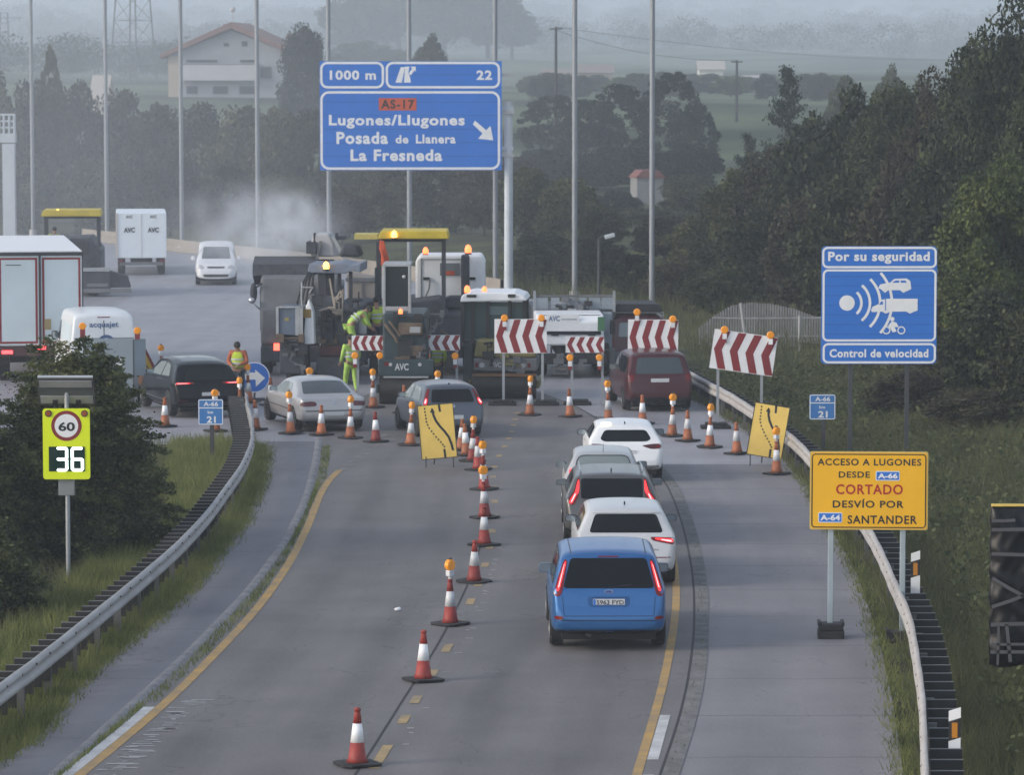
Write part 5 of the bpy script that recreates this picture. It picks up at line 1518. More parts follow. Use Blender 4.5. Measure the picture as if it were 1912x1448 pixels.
b.panel('badge', [(.078 * math.cos(t), .875 + .068 * math.sin(t)) for t in np.linspace(0, 2 * PI, 20)[:-1]], 'r', M_chrome, r, off=.010, rnd=0)
b.panel('badge_face', [(.062 * math.cos(t), .875 + .054 * math.sin(t)) for t in np.linspace(0, 2 * PI, 20)[:-1]], 'r', M_blk, r, off=.014, rnd=0)
vw = MB(); yv = b.hit(0, .88) - .022
stroke(vw, [(-.03, .925), (-.0, .88), (.03, .925)], .010, yv); stroke(vw, [(-.05, .90), (-.022, .835), (0, .872), (.022, .835), (.05, .90)], .010, yv)
vw.build('badge_emblem', M_chrome, r)
b.panel('bumper_crease', [(-.60, .70), (.60, .70), (.55, .735), (-.55, .735)], 'r', mat('paint_white_recess', (0.30, 0.31, 0.325), 0.4), r, off=.004, rnd=1, cuts=4)  # shade under the crease painted as a darker tone of the body
b.panel('reflector', [(-.78, .565), (.78, .565), (.78, .585), (-.78, .585)], 'r', M_tail, r, off=.006, rnd=0, cuts=4)
b.panel('lower_bumper', [(-.74, .27), (.74, .27), (.80, .36), (-.80, .36)], 'r', M_trim, r, off=.010, rnd=1, cuts=4)
plate(b, r, 0, .64)
MB().prism([(.9, 1.455), (1.08, 1.455), (.94, 1.53), (.90, 1.53)], 'x', -.012, .012).build('antenna', M_trim, r)
mirror_pair(r, M_trim, .87, 2.52, 1.02, (.22, .12, .14))

# ---- dark estate car
P_gbrown = paint('grey_brown', (0.13, 0.125, 0.122), 0.55, 0.30)
L = 4.63
r, b = car('estate_car', 'dark grey estate car with tall L-shaped red tail lights, third car in the queue', 1143, 1021, 0.0, 1.87, L, 1.48,
           [(0, .50), (.02, .60), (.05, .72), (.10, .92), (.15, .98), (.42, 1.33), (.50, 1.41), (.66, 1.445), (1.4, 1.475), (2.0, 1.48)], P_gbrown, belt=.97, hood=.95, tumble=.19, mir=False)
side_windows(r, b, L, .97, 1.48, .45)
b.panel('rear_window', [(-.60, .97), (.60, .97), (.60, 1.08), (.60, 1.36), (-.60, 1.36), (-.60, 1.08)], 'r', M_glass, r, rnd=1, cuts=4)
for s in (-1, 1):
    b.panel('tail_light', [(s * .86, .86), (s * .74, .84), (s * .70, .92), (s * .64, 1.04), (s * .62, 1.36), (s * .67, 1.36), (s * .74, 1.10), (s * .84, 1.0)], 'r', M_tail, r, off=.009, cuts=3)
    b.panel('brake_light', [(s * .835, .88), (s * .775, .87), (s * .70, 1.03), (s * .635, 1.10), (s * .63, 1.33), (s * .655, 1.33), (s * .72, 1.08), (s * .81, .97)], 'r', M_tailon, r, off=.015, cuts=3)
    b.panel('light_core', [(s * .80, .91), (s * .78, .91), (s * .70, 1.06), (s * .72, 1.07)], 'r', M_core, r, off=.02, rnd=0, cuts=2)
b.panel('lower_bumper', [(-.74, .27), (.74, .27), (.82, .40), (-.82, .40)], 'r', M_trim, r, off=.010, rnd=1, cuts=4)
l = MB(); letters(l, 'VOLVO', -.36, .36, .905, .945, b.hit(0, .92) - .02, bold=0.01, spacing=2.6); l.build('lettering', M_chrome, r)
plate(b, r, 0, .80)
for s in (-1, 1): MB().tube([(s * .60, .65, 1.46), (s * .61, .75, 1.50), (s * .62, 1.6, 1.52), (s * .61, 2.4, 1.50)], .018).build('roof_rail', M_chrome, r)
MB().prism([(.75, 1.46), (.95, 1.46), (.80, 1.54), (.76, 1.54)], 'x', -.012, .012).build('antenna', M_trim, r)
mirror_pair(r, mat('paint_mirror_grey', (0.10, 0.105, 0.115), 0.35), .90, 2.7, 1.03, (.23, .12, .15))

# ---- small silver round-tailed car
P_silver = paint('silver', (0.50, 0.50, 0.505), 0.35, 0.33)
L = 3.85
r, b = car('small_car', 'small silver car with a rounded rear window, fourth car in the queue', 1127, 979, -0.2, 1.66, L, 1.50,
           [(0, .52), (.02, .60), (.06, .76), (.10, .95), (.16, 1.03), (.36, 1.33), (.48, 1.42), (.68, 1.47), (1.2, 1.50), (1.7, 1.50)], P_silver, belt=.95, hood=.95, tumble=.22, mir=False, roofw=.97)
side_windows(r, b, L, .95, 1.50, .35, glass=M_glassl)
b.panel('rear_window', [(-.58, 1.08), (-.50, 1.02), (.50, 1.02), (.58, 1.08), (.52, 1.34), (.44, 1.40), (-.44, 1.40), (-.52, 1.34)], 'r', M_glassl, r, rnd=2, cuts=4)
b.panel('window_seal', [(-.60, 1.075), (-.51, 1.0), (.51, 1.0), (.60, 1.075), (.54, 1.35), (.45, 1.42), (-.45, 1.42), (-.54, 1.35)], 'r', M_trim, r, rnd=2, cuts=4, off=.003)
for s in (-1, 1): b.panel('tail_light', [(s * .80, .86), (s * .63, .84), (s * .60, 1.0), (s * .66, 1.16), (s * .74, 1.16)], 'r', M_tailon if s < 0 else M_tail, r, off=.009, rnd=2, cuts=3)
plate(b, r, 0, .80)
MB().cyl((0, .62, 1.46), (0.0, .40, 1.66), .006, .004, 6).build('antenna', M_trim, r)
mirror_pair(r, mat('paint_mirror_dark', (0.06, 0.065, 0.075), 0.35), .80, 2.3, 1.02, (.22, .12, .15))

# ---- white hatchback at the head
P_wh2 = paint('white', (0.80, 0.81, 0.83), 0.0, 0.32)
L = 4.05
r, b = car('hatchback', 'white hatchback with a raised round amber roof beacon beside it, head of the queue', 1169, 902, 1.5, 1.78, L, 1.44,
           [(0, .52), (.02, .60), (.05, .72), (.10, .88), (.16, .96), (.40, 1.25), (.48, 1.34), (.62, 1.385), (1.2, 1.43), (1.7, 1.44)], P_wh2, belt=.98, hood=.93, tumble=.22, mir=False)
side_windows(r, b, L, .98, 1.44, .5)
b.panel('rear_window', [(-.60, 1.06), (-.50, 1.0), (.50, 1.0), (.60, 1.06), (.50, 1.24), (.44, 1.27), (-.44, 1.27), (-.50, 1.24)], 'r', M_glass, r, rnd=1, cuts=4)
for s in (-1, 1):
    b.panel('tail_light', [(s * .85, .84), (s * .60, .82), (s * .36, .905), (s * .62, .945), (s * .84, .95)], 'r', mat('smoked_tail_light', (0.07, 0.012, 0.016), 0.2), r, off=.008, cuts=3)
    b.panel('light_core', [(s * .83, .86), (s * .72, .85), (s * .70, .92), (s * .83, .93)], 'r', M_tail, r, off=.013, cuts=2)
b.panel('lower_bumper', [(-.72, .27), (.72, .27), (.80, .42), (-.80, .42)], 'r', mat('grey_bumper', (0.20, 0.205, 0.215), 0.6), r, off=.010, rnd=1, cuts=4)
plate(b, r, 0, .74)
MB().prism([(.60, 1.375), (.78, 1.39), (.66, 1.46), (.62, 1.46)], 'x', -.012, .012).build('antenna', M_trim, r)
MB().ball((-.44, .62, 1.40), .10, 12, 8, (1.3, 1, .55)).build('amber_beacon', mat('lit_amber', (0.9, 0.5, 0.1), 0.3, emit=3.0, ecol=(1, 0.72, 0.30)), r, smooth=True)  # amber glow at the roof corner, taken for a cone lamp behind the car
mirror_pair(r, M_trim, .86, 2.45, 1.02, (.25, .12, .15))

# ---- grey hatchback entering the left lane
P_gblue = paint('grey_blue', (0.10, 0.115, 0.145), 0.5, 0.30)
P_gsil = paint('grey_silver', (0.26, 0.265, 0.28), 0.4, 0.32)
L = 4.03
r, b = car('hatchback', 'blue-grey hatchback with lit tail lights beside the left yellow board', 848, 821, 13.5, 1.69, L, 1.49,
           [(0, .52), (.02, .60), (.05, .72), (.10, .94), (.15, 1.0), (.36, 1.30), (.45, 1.40), (.62, 1.45), (1.2, 1.485), (1.75, 1.49)], P_gblue, belt=.96, hood=.96, tumble=.19, mir=False)
side_windows(r, b, L, .96, 1.49, .40, glass=M_glassl)
b.panel('rear_window', [(-.57, 1.0), (.57, 1.0), (.50, 1.34), (-.50, 1.34)], 'r', M_glass, r, rnd=1, cuts=4)
b.panel('roof_panel', [(-.58, .62), (.58, .62), (.60, 1.8), (-.60, 1.8)], 't', P_gsil, r, rnd=1, cuts=4, off=.003)
for s in (-1, 1):
    b.panel('tail_light', [(s * .80, .92), (s * .68, .90), (s * .64, 1.04), (s * .56, 1.36), (s * .61, 1.36), (s * .72, 1.14)], 'r', M_tail, r, off=.009, cuts=3)
    b.panel('brake_light', [(s * .78, .95), (s * .69, .94), (s * .655, 1.10), (s * .70, 1.12)], 'r', M_tailon, r, off=.015, cuts=3)
    b.panel('light_core', [(s * .765, .98), (s * .715, .98), (s * .68, 1.08), (s * .70, 1.09)], 'r', M_core, r, off=.02, cuts=2)
b.panel('badge', [(.05 * math.cos(t), .90 + .05 * math.sin(t)) for t in np.linspace(0, 2 * PI, 16)[:-1]], 'r', M_chrome, r, off=.010, rnd=0)
b.panel('lower_bumper', [(-.70, .27), (.70, .27), (.78, .36), (-.78, .36)], 'r', M_trim, r, off=.010, rnd=1, cuts=4)
plate(b, r, 0, .60)
MB().ball((0, .62, 1.475), .025, 8, 6).build('antenna', M_trim, r)
mirror_pair(r, M_trim, .82, 2.45, 1.03, (.2, .12, .15))

# ---- silver coupe
P_csil = paint('warm_silver', (0.44, 0.44, 0.45), 0.4, 0.30)
L = 4.62
r, b = car('coupe', 'silver coupe with a sloping rear screen among the lamp cones', 624, 808, 17.0, 1.80, L, 1.36,
           [(0, .50), (.02, .60), (.05, .80), (.09, .90), (.18, .935), (.62, .955), (.95, 1.12), (1.40, 1.30), (1.55, 1.335), (1.9, 1.36), (2.3, 1.36)], P_csil, belt=.88, hood=.86, tumble=.24, mir=False)
for sd in 'lR':
    b.panel('side_window', [(1.30, .94), (1.62, 1.22), (2.0, 1.25), (2.0, .93)], sd, M_glassl, r, rnd=1, cuts=4)
    b.panel('side_window', [(2.06, .93), (2.06, 1.25), (2.55, 1.22), (3.05, .98), (3.05, .92)], sd, M_glassl, r, rnd=1, cuts=4)
    b.panel('side_moulding', [(.5, .54), (.5, .57), (L - .6, .57), (L - .6, .54)], sd, mat('grey_moulding', (0.08, 0.08, 0.085), 0.5), r, rnd=0, cuts=5)
b.panel('windscreen', [(-.62, L - 1.80), (.62, L - 1.80), (.72, L - 1.17), (-.72, L - 1.17)], 't', M_glass, r, rnd=1, cuts=4)
b.panel('rear_window', [(-.64, .70), (.64, .70), (.53, 1.36), (-.53, 1.36)], 't', mat('mid_window_glass', (0.045, 0.06, 0.068), 0.07, spec=.7), r, rnd=1, cuts=4)
for s in (-1, 1): b.panel('tail_light', [(s * .86, .70), (s * .46, .71), (s * .44, .80), (s * .54, .845), (s * .80, .83), (s * .86, .79)], 'r', mat('dull_tail_light', (0.10, 0.022, 0.028), 0.22), r, off=.008, cuts=3)
b.panel('bumper_strip', [(-.84, .565), (.84, .565), (.84, .60), (-.84, .60)], 'r', mat('grey_moulding', (0.08, 0.08, 0.085), 0.5), r, rnd=0, cuts=4)
b.panel('bumper_lip', [(-.80, .36), (.80, .36), (.84, .385), (-.84, .385)], 'r', mat('pale_lip', (0.4, 0.4, 0.41), 0.4), r, rnd=0, cuts=4)
b.panel('badge', [(.045 * math.cos(t), .80 + .04 * math.sin(t)) for t in np.linspace(0, 2 * PI, 14)[:-1]], 'r', M_chrome, r, off=.010, rnd=0)
plate(b, r, 0.02, .505)
mirror_pair(r, P_gblue, .86, 2.95, .98, (.2, .12, .13))

# ---- black sports utility car
P_black = mat('paint_black', (0.004, 0.005, 0.008), 0.16, spec=0.22)
L = 4.85
r, b = car('sport_utility_car', 'glossy black sport utility car leaving through the left gap', 391, 781, 18.5, 1.98, L, 1.68,
           [(0, .60), (.02, .70), (.05, .84), (.10, 1.00), (.16, 1.08), (.52, 1.42), (.62, 1.53), (.85, 1.60), (1.5, 1.675), (2.2, 1.68)], P_black, belt=1.07, hood=1.05, tumble=.24, mir=False, wheel_r=.37, under=.30)
for sd in 'lR':
    b.panel('side_window', [(.95, 1.19), (1.35, 1.48), (1.85, 1.55), (1.85, 1.15)], sd, M_glassl, r, rnd=1, cuts=4)
    b.panel('side_window', [(1.92, 1.15), (1.92, 1.55), (2.55, 1.52), (3.15, 1.20), (3.15, 1.13)], sd, M_glassl, r, rnd=1, cuts=4)
    b.panel('side_sill', [(1.2, .44), (1.2, .47), (3.6, .47), (3.6, .44)], sd, M_chrome, r, rnd=0, cuts=5)
b.panel('windscreen', [(-.70, L - 1.82), (.70, L - 1.82), (.8, L - 1.17), (-.8, L - 1.17)], 't', M_glass, r, rnd=1, cuts=4)
b.panel('rear_window', [(-.68, 1.10), (.68, 1.10), (.50, 1.47), (-.50, 1.47)], 'r', mat('mirror_black_glass', (0.006, 0.008, 0.011), 0.05, spec=.2), r, rnd=1, cuts=4)
b.panel('roof_panel', [(-.52, .9), (.52, .9), (.58, 2.6), (-.58, 2.6)], 't', mat('dark_glass_roof', (0.05, 0.055, 0.06), 0.08, spec=.5), r, rnd=1, cuts=4, off=.004)
for s in (-1, 1):
    b.panel('tail_light', [(s * .95, .985), (s * .42, .995), (s * .40, 1.05), (s * .90, 1.06)], 'r', M_tail, r, off=.008, cuts=3)
    b.panel('brake_light', [(s * .92, 1.005), (s * .52, 1.01), (s * .52, 1.035), (s * .90, 1.04)], 'r', M_tailon, r, off=.014, rnd=0, cuts=3)
    b.panel('light_core', [(s * .88, 1.015), (s * .58, 1.018), (s * .58, 1.028), (s * .88, 1.030)], 'r', M_core, r, off=.019, rnd=0, cuts=2)
    b.panel('reflector', [(s * .86, .50), (s * .60, .50), (s * .60, .515), (s * .86, .515)], 'r', M_tail, r, off=.008, rnd=0, cuts=2)
b.panel('lower_bumper', [(-.85, .34), (.85, .34), (.9, .47), (-.9, .47)], 'r', M_trim, r, off=.010, rnd=1, cuts=4)
plate(b, r, 0.05, .70)
mirror_pair(r, P_black, .94, 3.0, 1.16, (.24, .13, .17))

# ---- red people carrier on the closed lane
P_red = paint('dark_red', (0.062, 0.009, 0.013), 0.25, 0.34, var=.12)
L = 4.35
r, b = car('people_carrier', 'dark red people carrier parked behind the large chevron board on the right', 1233, 770, 6.5, 1.86, L, 1.66,
           [(0, .52), (.015, .60), (.04, .72), (.09, .98), (.14, 1.05), (.36, 1.46), (.46, 1.58), (.62, 1.63), (1.3, 1.66), (1.9, 1.66)], P_red, belt=1.0, hood=1.0, tumble=.15, mir=False)
side_windows(r, b, L, 1.0, 1.66, .35)
b.panel('rear_window', [(-.66, 1.06), (.66, 1.06), (.58, 1.50), (-.58, 1.50)], 'r', mat('mid_window_glass', (0.045, 0.06, 0.068), 0.07, spec=.7), r, rnd=1, cuts=4)
for s in (-1, 1): b.panel('tail_light', [(s * .88, .84), (s * .72, .84), (s * .70, 1.04), (s * .84, 1.06)], 'r', M_tail, r, off=.009, cuts=3)
b.panel('lower_bumper', [(-.80, .27), (.80, .27), (.88, .40), (-.88, .40)], 'r', M_trim, r, off=.010, rnd=1, cuts=4)
plate(b, r, 0, .88)
mirror_pair(r, M_trim, .90, 2.6, 1.08, (.22, .12, .16))

# ---- red van behind
L = 4.4
r, b = car('panel_van', 'red van with a dark load on its roof rack behind the red people carrier', 1195, 698, 3.0, 1.90, L, 1.78,
           [(0, .48), (.015, .60), (.04, .80), (.07, 1.05), (.10, 1.20), (.18, 1.60), (.24, 1.70), (.45, 1.76), (1.3, 1.78), (2.2, 1.78)], P_red, belt=1.08, hood=1.05, tumble=.12, mir=True)
for s in (-1, 1): b.panel('rear_window', [(s * .08, 1.12), (s * .66, 1.12), (s * .62, 1.55), (s * .08, 1.55)], 'r', M_glassl, r, rnd=1, cuts=4)
b.panel('bumper', [(-.86, .36), (.86, .36), (.86, .66), (-.86, .66)], 'r', mat('grey_plastic_bumper', (0.13, 0.14, 0.15), 0.6), r, rnd=1, cuts=4, off=.03)
for s in (-1, 1): b.panel('tail_light', [(s * .90, .75), (s * .78, .75), (s * .78, 1.1), (s * .88, 1.1)], 'r', M_tail, r, off=.009, cuts=2)
rk = MB()
for y in (.5, 1.2, 1.9): rk.bx(-.78, .78, y - .02, y + .02, 1.82, 1.86).bx(-.78, -.74, y - .02, y + .02, 1.72, 1.84).bx(.74, .78, y - .02, y + .02, 1.72, 1.84)
rk.build('roof_rack', M_galv, r)
MB().prism([(-.80, 1.87), (.72, 1.87), (.70, 2.05), (.55, 2.11), (-.66, 2.12), (-.78, 2.02)], 'y', .35, 2.3).build('tarpaulin', mat('dark_tarp', (0.02, 0.021, 0.025), 0.7, var=.4, scale=4), r, bevel=.03)

# ---- far white van coming towards us
g = grd(405, 523)
L = 4.4
r = thing('white_van', 'small white van facing the viewer on the far resurfaced road', 'van', (g.x, g.y, 0.0), rad(180 + 4))
b = Body(1.84, [(0, .5), (.03, .9), (.08, 1.3), (.14, 1.65), (.3, 1.78), (1.6, 1.82), (2.3, 1.78), (3.25, 1.12), (3.45, 1.06), (4.1, .92), (4.3, .74), (4.38, .56), (4.4, .45)],
         [(0, 1.0), (4.4, .85)], [(0, .93), (.2, 1), (3.4, 1.0), (4.1, .92), (4.33, .78), (4.4, .62)], [(0, .3), (4.4, .28)], 1.82, .14)
b.build(P_wh2, r)
b.panel('windscreen', [(-.64, 1.12), (.64, 1.12), (.56, 1.62), (-.56, 1.62)], 'f', mat('mid_window_glass', (0.045, 0.06, 0.068), 0.07, spec=.7), r, rnd=1, cuts=4)
b.panel('grille', [(-.36, .74), (.36, .74), (.42, .82), (-.42, .82)], 'f', M_trim, r, rnd=1, cuts=3)
b.panel('lower_grille', [(-.52, .36), (.52, .36), (.58, .48), (-.58, .48)], 'f', M_trim, r, rnd=1, cuts=3)
for s in (-1, 1):
    b.panel('headlight', [(s * .80, .72), (s * .50, .72), (s * .54, .84), (s * .76, .92)], 'f', M_lens, r, rnd=1, cuts=3)
    wheel(r, s * .80, .9, .31, .2, out=s); wheel(r, s * .80, 3.55, .31, .2, out=s)
    b.panel('side_window', [(2.3, 1.10), (2.3, 1.60), (2.6, 1.58), (3.1, 1.12)], 'l' if s < 0 else 'R', M_glass, r, rnd=1, cuts=3)
for s in (-1, 1): MB().ball((s * 1.02, 2.95, 1.13), .5, 12, 8, (.2, .12, .2)).build('mirror', P_wh2, r, smooth=True)
MB().bx(-.7, .7, .2, 4.1, .18, .32).build('underbody', M_under, r)

for _o in [o for o in SC.objects if o.parent is None and o.get('category') == 'car']:
    for k, v in (('nearest car in the queue', (1, 1, .985)), ('second car in the queue', (1, 1, .945)), ('third car', (1, 1, .93)), ('fourth car', (1, 1, .955)), ('head of the queue', (.96, .96, .90)),
                 ('blue-grey hatchback', (.98, .98, .915)), ('silver coupe', (1, 1, .94)), ('glossy black', (.96, .96, .90)), ('dark red people', (1, 1, .965))):
        if k in _o['label']: _o.scale = v
# ================================================================== BUILDINGS, PYLONS, FENCE
class PX:
    """local frame of a thing whose foot is seen at photo pixel (px, py): X / Z turn photo pixels into local metres"""
    def __init__(s, px, py=None, Y=None, z=0.0):
        if Y is None: Y = grd(px, py).y
        s.px, s.Y, s.k = px, Y, FPX / Y
        s.p = at(px, 700, Y); s.z0 = z
        s.loc = (s.p.x, Y, z)
    def X(s, a): return (a - s.px) / s.k
    def Z(s, b): return at(s.px, b, s.Y).z - s.z0
    def box(s, mb, x0, x1, zb, zt, y0=0.0, y1=1.0, mi=0): return mb.bx(s.X(x0), s.X(x1), y0, y1, s.Z(zb), s.Z(zt), mi)

# ---- hillside house
Y = 480; zg = hzf(at(435, 150, Y).x, Y)
q = PX(435, Y=Y, z=zg - 0.5)
h = thing('house', 'grey gabled house with a red roof and a chimney on the hazy hillside', 'house', q.loc, rad(-7))
M_hw = mat('grey_render_wall', (0.27, 0.285, 0.31), 0.9, var=.12, scale=.5)
M_cream = mat('cream_wall', (0.42, 0.36, 0.29), 0.9, var=.08, scale=.5)
M_tile = mat('red_roof_tile', (0.19, 0.085, 0.065), 0.85, var=.25, scale=1.2)
D = 11
MB().prism([(q.X(320), 0), (q.X(548), 0), (q.X(548), q.Z(100)), (q.X(437), q.Z(57)), (q.X(320), q.Z(100))], 'y', 0, D).build('wall', M_hw, h)
MB().bx(q.X(320) - .04, q.X(320) - .005, 0.1, D - .1, 0, q.Z(104)).bx(q.X(316), q.X(338), -.05, -.01, 0, q.Z(104)).build('side_wall', M_cream, h)  # sunlight on the left wall is put into these cream sheets
rf = MB()
t = .55
L_, R_, T_ = (q.X(303), q.Z(109)), (q.X(565), q.Z(107)), (q.X(437), q.Z(52))
rf.prism([L_, T_, R_, (R_[0], R_[1] + t), (T_[0], T_[1] + t + .2), (L_[0], L_[1] + t)], 'y', -.9, D + .8)
ro = rf.build('roof', M_tile, h)
c = MB().bx(q.X(415), q.X(443), 3, 4.4, q.Z(64), q.Z(50)).build('chimney', M_cream, ro)
MB().bx(q.X(412), q.X(446), 2.8, 4.6, q.Z(50), q.Z(44)).build('chimney_cap', M_tile, ro)
MB().cyl((q.X(428), 3.7, q.Z(44)), (q.X(428), 3.7, q.Z(20)), .06, n=6).ball((q.X(428), 3.7, q.Z(16)), .38, 12, 8).build('weather_vane', mat('pale_metal', (0.5, 0.5, 0.52), 0.5), ro, smooth=True)
MB().bx(q.X(529), q.X(541), 4, 5, q.Z(90), q.Z(62)).build('chimney', mat('orange_brick', (0.34, 0.20, 0.13), .9, var=.2), ro)
MB().bx(q.X(342), q.X(487), -1.3, -.02, q.Z(150), q.Z(121)).build('balcony', mat('pale_balcony_wall', (0.46, 0.47, 0.49), .85, var=.06, scale=.6), h)
MB().bx(q.X(340), q.X(490), -1.2, -.02, q.Z(121) + .03, q.Z(121) + .1).build('balcony_rail', M_dgrey, h)
for a, b, c_, d in ((421, 432, 87, 79), (455, 467, 87, 76), (350, 410, 117, 111), (452, 482, 117, 111), (490, 512, 146, 124), (350, 372, 176, 160), (400, 430, 176, 160), (450, 480, 176, 160)):
    f = MB().bx(q.X(a), q.X(b), -.08, -.02, q.Z(c_), q.Z(d)).build('window', mat('window_frame_grey', (0.12, 0.13, 0.15), .6), h)
    MB().bx(q.X(a) + .08, q.X(b) - .08, -.10, -.085, q.Z(c_) + .08, q.Z(d) - .08).build('pane', M_glass, f)

# ---- far small houses
def far_house(px, Y, x0, x1, zb, zt, wall, roof, label, rz=0.0):
    zg = hzf(at(px, 100, Y).x, Y)
    q = PX(px, Y=Y, z=zg - .3)
    r = thing('house', label, 'house', q.loc, rz)
    w2 = (q.X(x1) - q.X(x0)) / 2; cx = (q.X(x0) + q.X(x1)) / 2
    top = q.Z(zt); e = max(0.5, top * .68)
    MB().prism([(cx - w2, 0), (cx + w2, 0), (cx + w2, e), (cx - w2, e)], 'y', 0, 6).build('wall', wall, r)
    MB().prism([(-.5, e), (3, top), (6.5, e), (6.5, e - .2), (3, top - .2), (-.5, e - .2)], 'x', cx - w2 - .4, cx + w2 + .4).build('roof', roof, r)
    for t in (-.5, .45):
        f = MB().bx(cx + w2 * t - .5, cx + w2 * t + .5, -.06, -.01, e * .35, e * .7).build('window', M_trim, r)
    return r
M_wwall = mat('white_wall', (0.68, 0.66, 0.62), .9, var=.06, scale=.3)
far_house(1325, 700, 1303, 1348, 165, 113, M_wwall, mat('pale_roof', (0.45, 0.42, 0.38), .9), 'bright white house on the hazy slope left of the far utility pole')
far_house(1108, 690, 1078, 1142, 152, 120, M_cream, mat('dull_far_roof', (0.26, 0.22, 0.20), .9), 'cream house with a dull roof right of the nearer utility pole')
far_house(1040, 705, 1012, 1066, 155, 128, mat('peach_wall', (0.50, 0.36, 0.27), .9), mat('dull_far_roof', (0.26, 0.22, 0.20), .9), 'peach coloured house behind the nearer utility pole')
far_house(1402, 710, 1380, 1420, 158, 140, M_cream, mat('pale_roof', (0.45, 0.42, 0.38), .9), 'low cream house right of the far utility pole')
far_house(188, 330, 179, 198, 158, 140, M_wwall, mat('pale_roof', (0.45, 0.42, 0.38), .9), 'tiny white house peeping over the hedge left of the lattice pylon')
# ---- white hut in the bushes
q = PX(1213, Y=255, z=hzf(at(1213, 300, 255).x, 255) - .2)
h = thing('hut', 'small whitewashed hut with a red roof among the bushes', 'hut', q.loc, rad(10))
MB().bx(q.X(1188), q.X(1239), 0, 2.2, -.3, q.Z(331)).build('wall', mat('dull_white_wall', (0.26, 0.255, 0.26), .9, var=.1, scale=1), h)
MB().prism([(q.X(1184), q.Z(332)), (q.X(1243), q.Z(332)), (q.X(1228), q.Z(318)), (q.X(1198), q.Z(318))], 'y', -.15, 2.35).build('roof', mat('dull_red_roof', (0.20, 0.075, 0.065), .85), h)
MB().bx(q.X(1206), q.X(1218), -.03, -.005, -.2, q.Z(345)).build('door', mat('grey_door', (0.25, 0.25, 0.25), .7), h)

# ---- lattice pylons
def pylon(px, Y, base_R, top_R, H, rot, label, arms=()):
    zg = hzf(at(px, 100, Y).x, Y)
    r = thing('lattice_pylon', label, 'pylon', (at(px, 100, Y).x, Y, zg), rad(rot))
    n = max(6, int(H / 3.2)); lv = [H * i / n for i in range(n + 1)]
    R = lambda z: base_R + (top_R - base_R) * z / H
    cor = lambda k, z: (R(z) * math.cos(k * PI / 2), R(z) * math.sin(k * PI / 2), z)
    lg = MB(); br = MB()
    for k in range(4):
        lg.cyl(cor(k, 0), cor(k, H), .13, .10, 6)
    for a, b in zip(lv[:-1], lv[1:]):
        for k in range(4):
            br.cyl(cor(k, a), cor((k + 1) % 4, b), .045, n=5)
            br.cyl(cor(k, b), cor((k + 1) % 4, b), .04, n=5)
    lg.build('tower_leg', mat('pylon_steel', (0.13, 0.14, 0.16), .6, .3), r); br.build('bracing', mat('pylon_steel', (0.13, 0.14, 0.16), .6, .3), r)
    for z, w in arms:
        a = MB()
        for s in (-1, 1):
            a.cyl((0, 0, z), (s * w, 0, z + .2), .10, .06, 6).cyl((0, 0, z - 1.3), (s * w, 0, z + .15), .08, .05, 6).cyl((s * w * .9, 0, z), (s * w * .9, 0, z - 1.0), .07, n=6)
        o = a.build('cross_arm', mat('pylon_steel', (0.13, 0.14, 0.16), .6, .3), r); o.rotation_euler = (0, 0, -rad(rot))
    return r
pylon(248.5, 600, 3.84, .8, 38, 14, 'large lattice pylon whose legs rise left of the grey gabled house', arms=((30, 7), (36, 5)))
pylon(8, 900, 1.9, 1.2, 13.5, 45, 'small lattice pylon with a cross arm in the top left corner', arms=((12.2, 4.2),))

# ---- utility poles with wires
def upole(px, Y, ty, label):
    z = hzf(at(px, 100, Y).x, Y); H = at(px, ty, Y).z - z
    r = thing('utility_pole', label, 'pole', (at(px, 100, Y).x, Y, z))
    MB().cyl((0, 0, -.3), (0, 0, H), .17, .12, 10).build('mast', mat('dark_timber', (0.05, 0.05, 0.055), .9), r)
    MB().bx(-.6, .6, -.06, .06, H - .25, H - .12).build('cross_bar', mat('dark_timber', (0.05, 0.05, 0.055), .9), r)
    return Vector((r.location.x, Y, z + H))
a = upole(1038, 350, 50, 'dark utility pole rising right of the large blue sign')
b = upole(1376, 390, 112, 'dark utility pole farther right, above the cypress trees')
def wire(p, q, sag, label):
    pts = [p.lerp(q, i / 24) - Vector((0, 0, sag * 4 * (i / 24) * (1 - i / 24))) for i in range(25)]
    tag(MB().tube([tuple(v) for v in pts], .022, 5).build('power_line', M_dgrey), label, 'cable')
wire(a, at(1960, 104, 560), 1.6, 'upper power line running right from the nearer utility pole')
wire(a - Vector((0, 0, .3)), b, .8, 'lower power line sagging between the two utility poles')

# ---- white gantry leg at the left edge
q = PX(21, Y=199)
r = thing('sign_gantry', 'white gantry leg with a lattice head at the left edge', 'gantry', q.loc)
MG = mat('white_painted_post', (0.52, 0.56, 0.60))
MB().bx(q.X(10), q.X(32.5), -.3, .3, 0, q.Z(268)).build('leg', MG, r)
MB().bx(q.X(-140), q.X(34), -.35, .35, q.Z(266), q.Z(249)).build('beam', MG, r)
tr = MB()
for px in (4, 13, 23, 32): tr.bx(q.X(px) - .045, q.X(px) + .045, -.28, .28, q.Z(249), q.Z(213))
for py in (214, 226, 238): tr.bx(q.X(2), q.X(33.5), -.25, .25, q.Z(py) - .05, q.Z(py) + .05)
tr.build('lattice_head', MG, r)

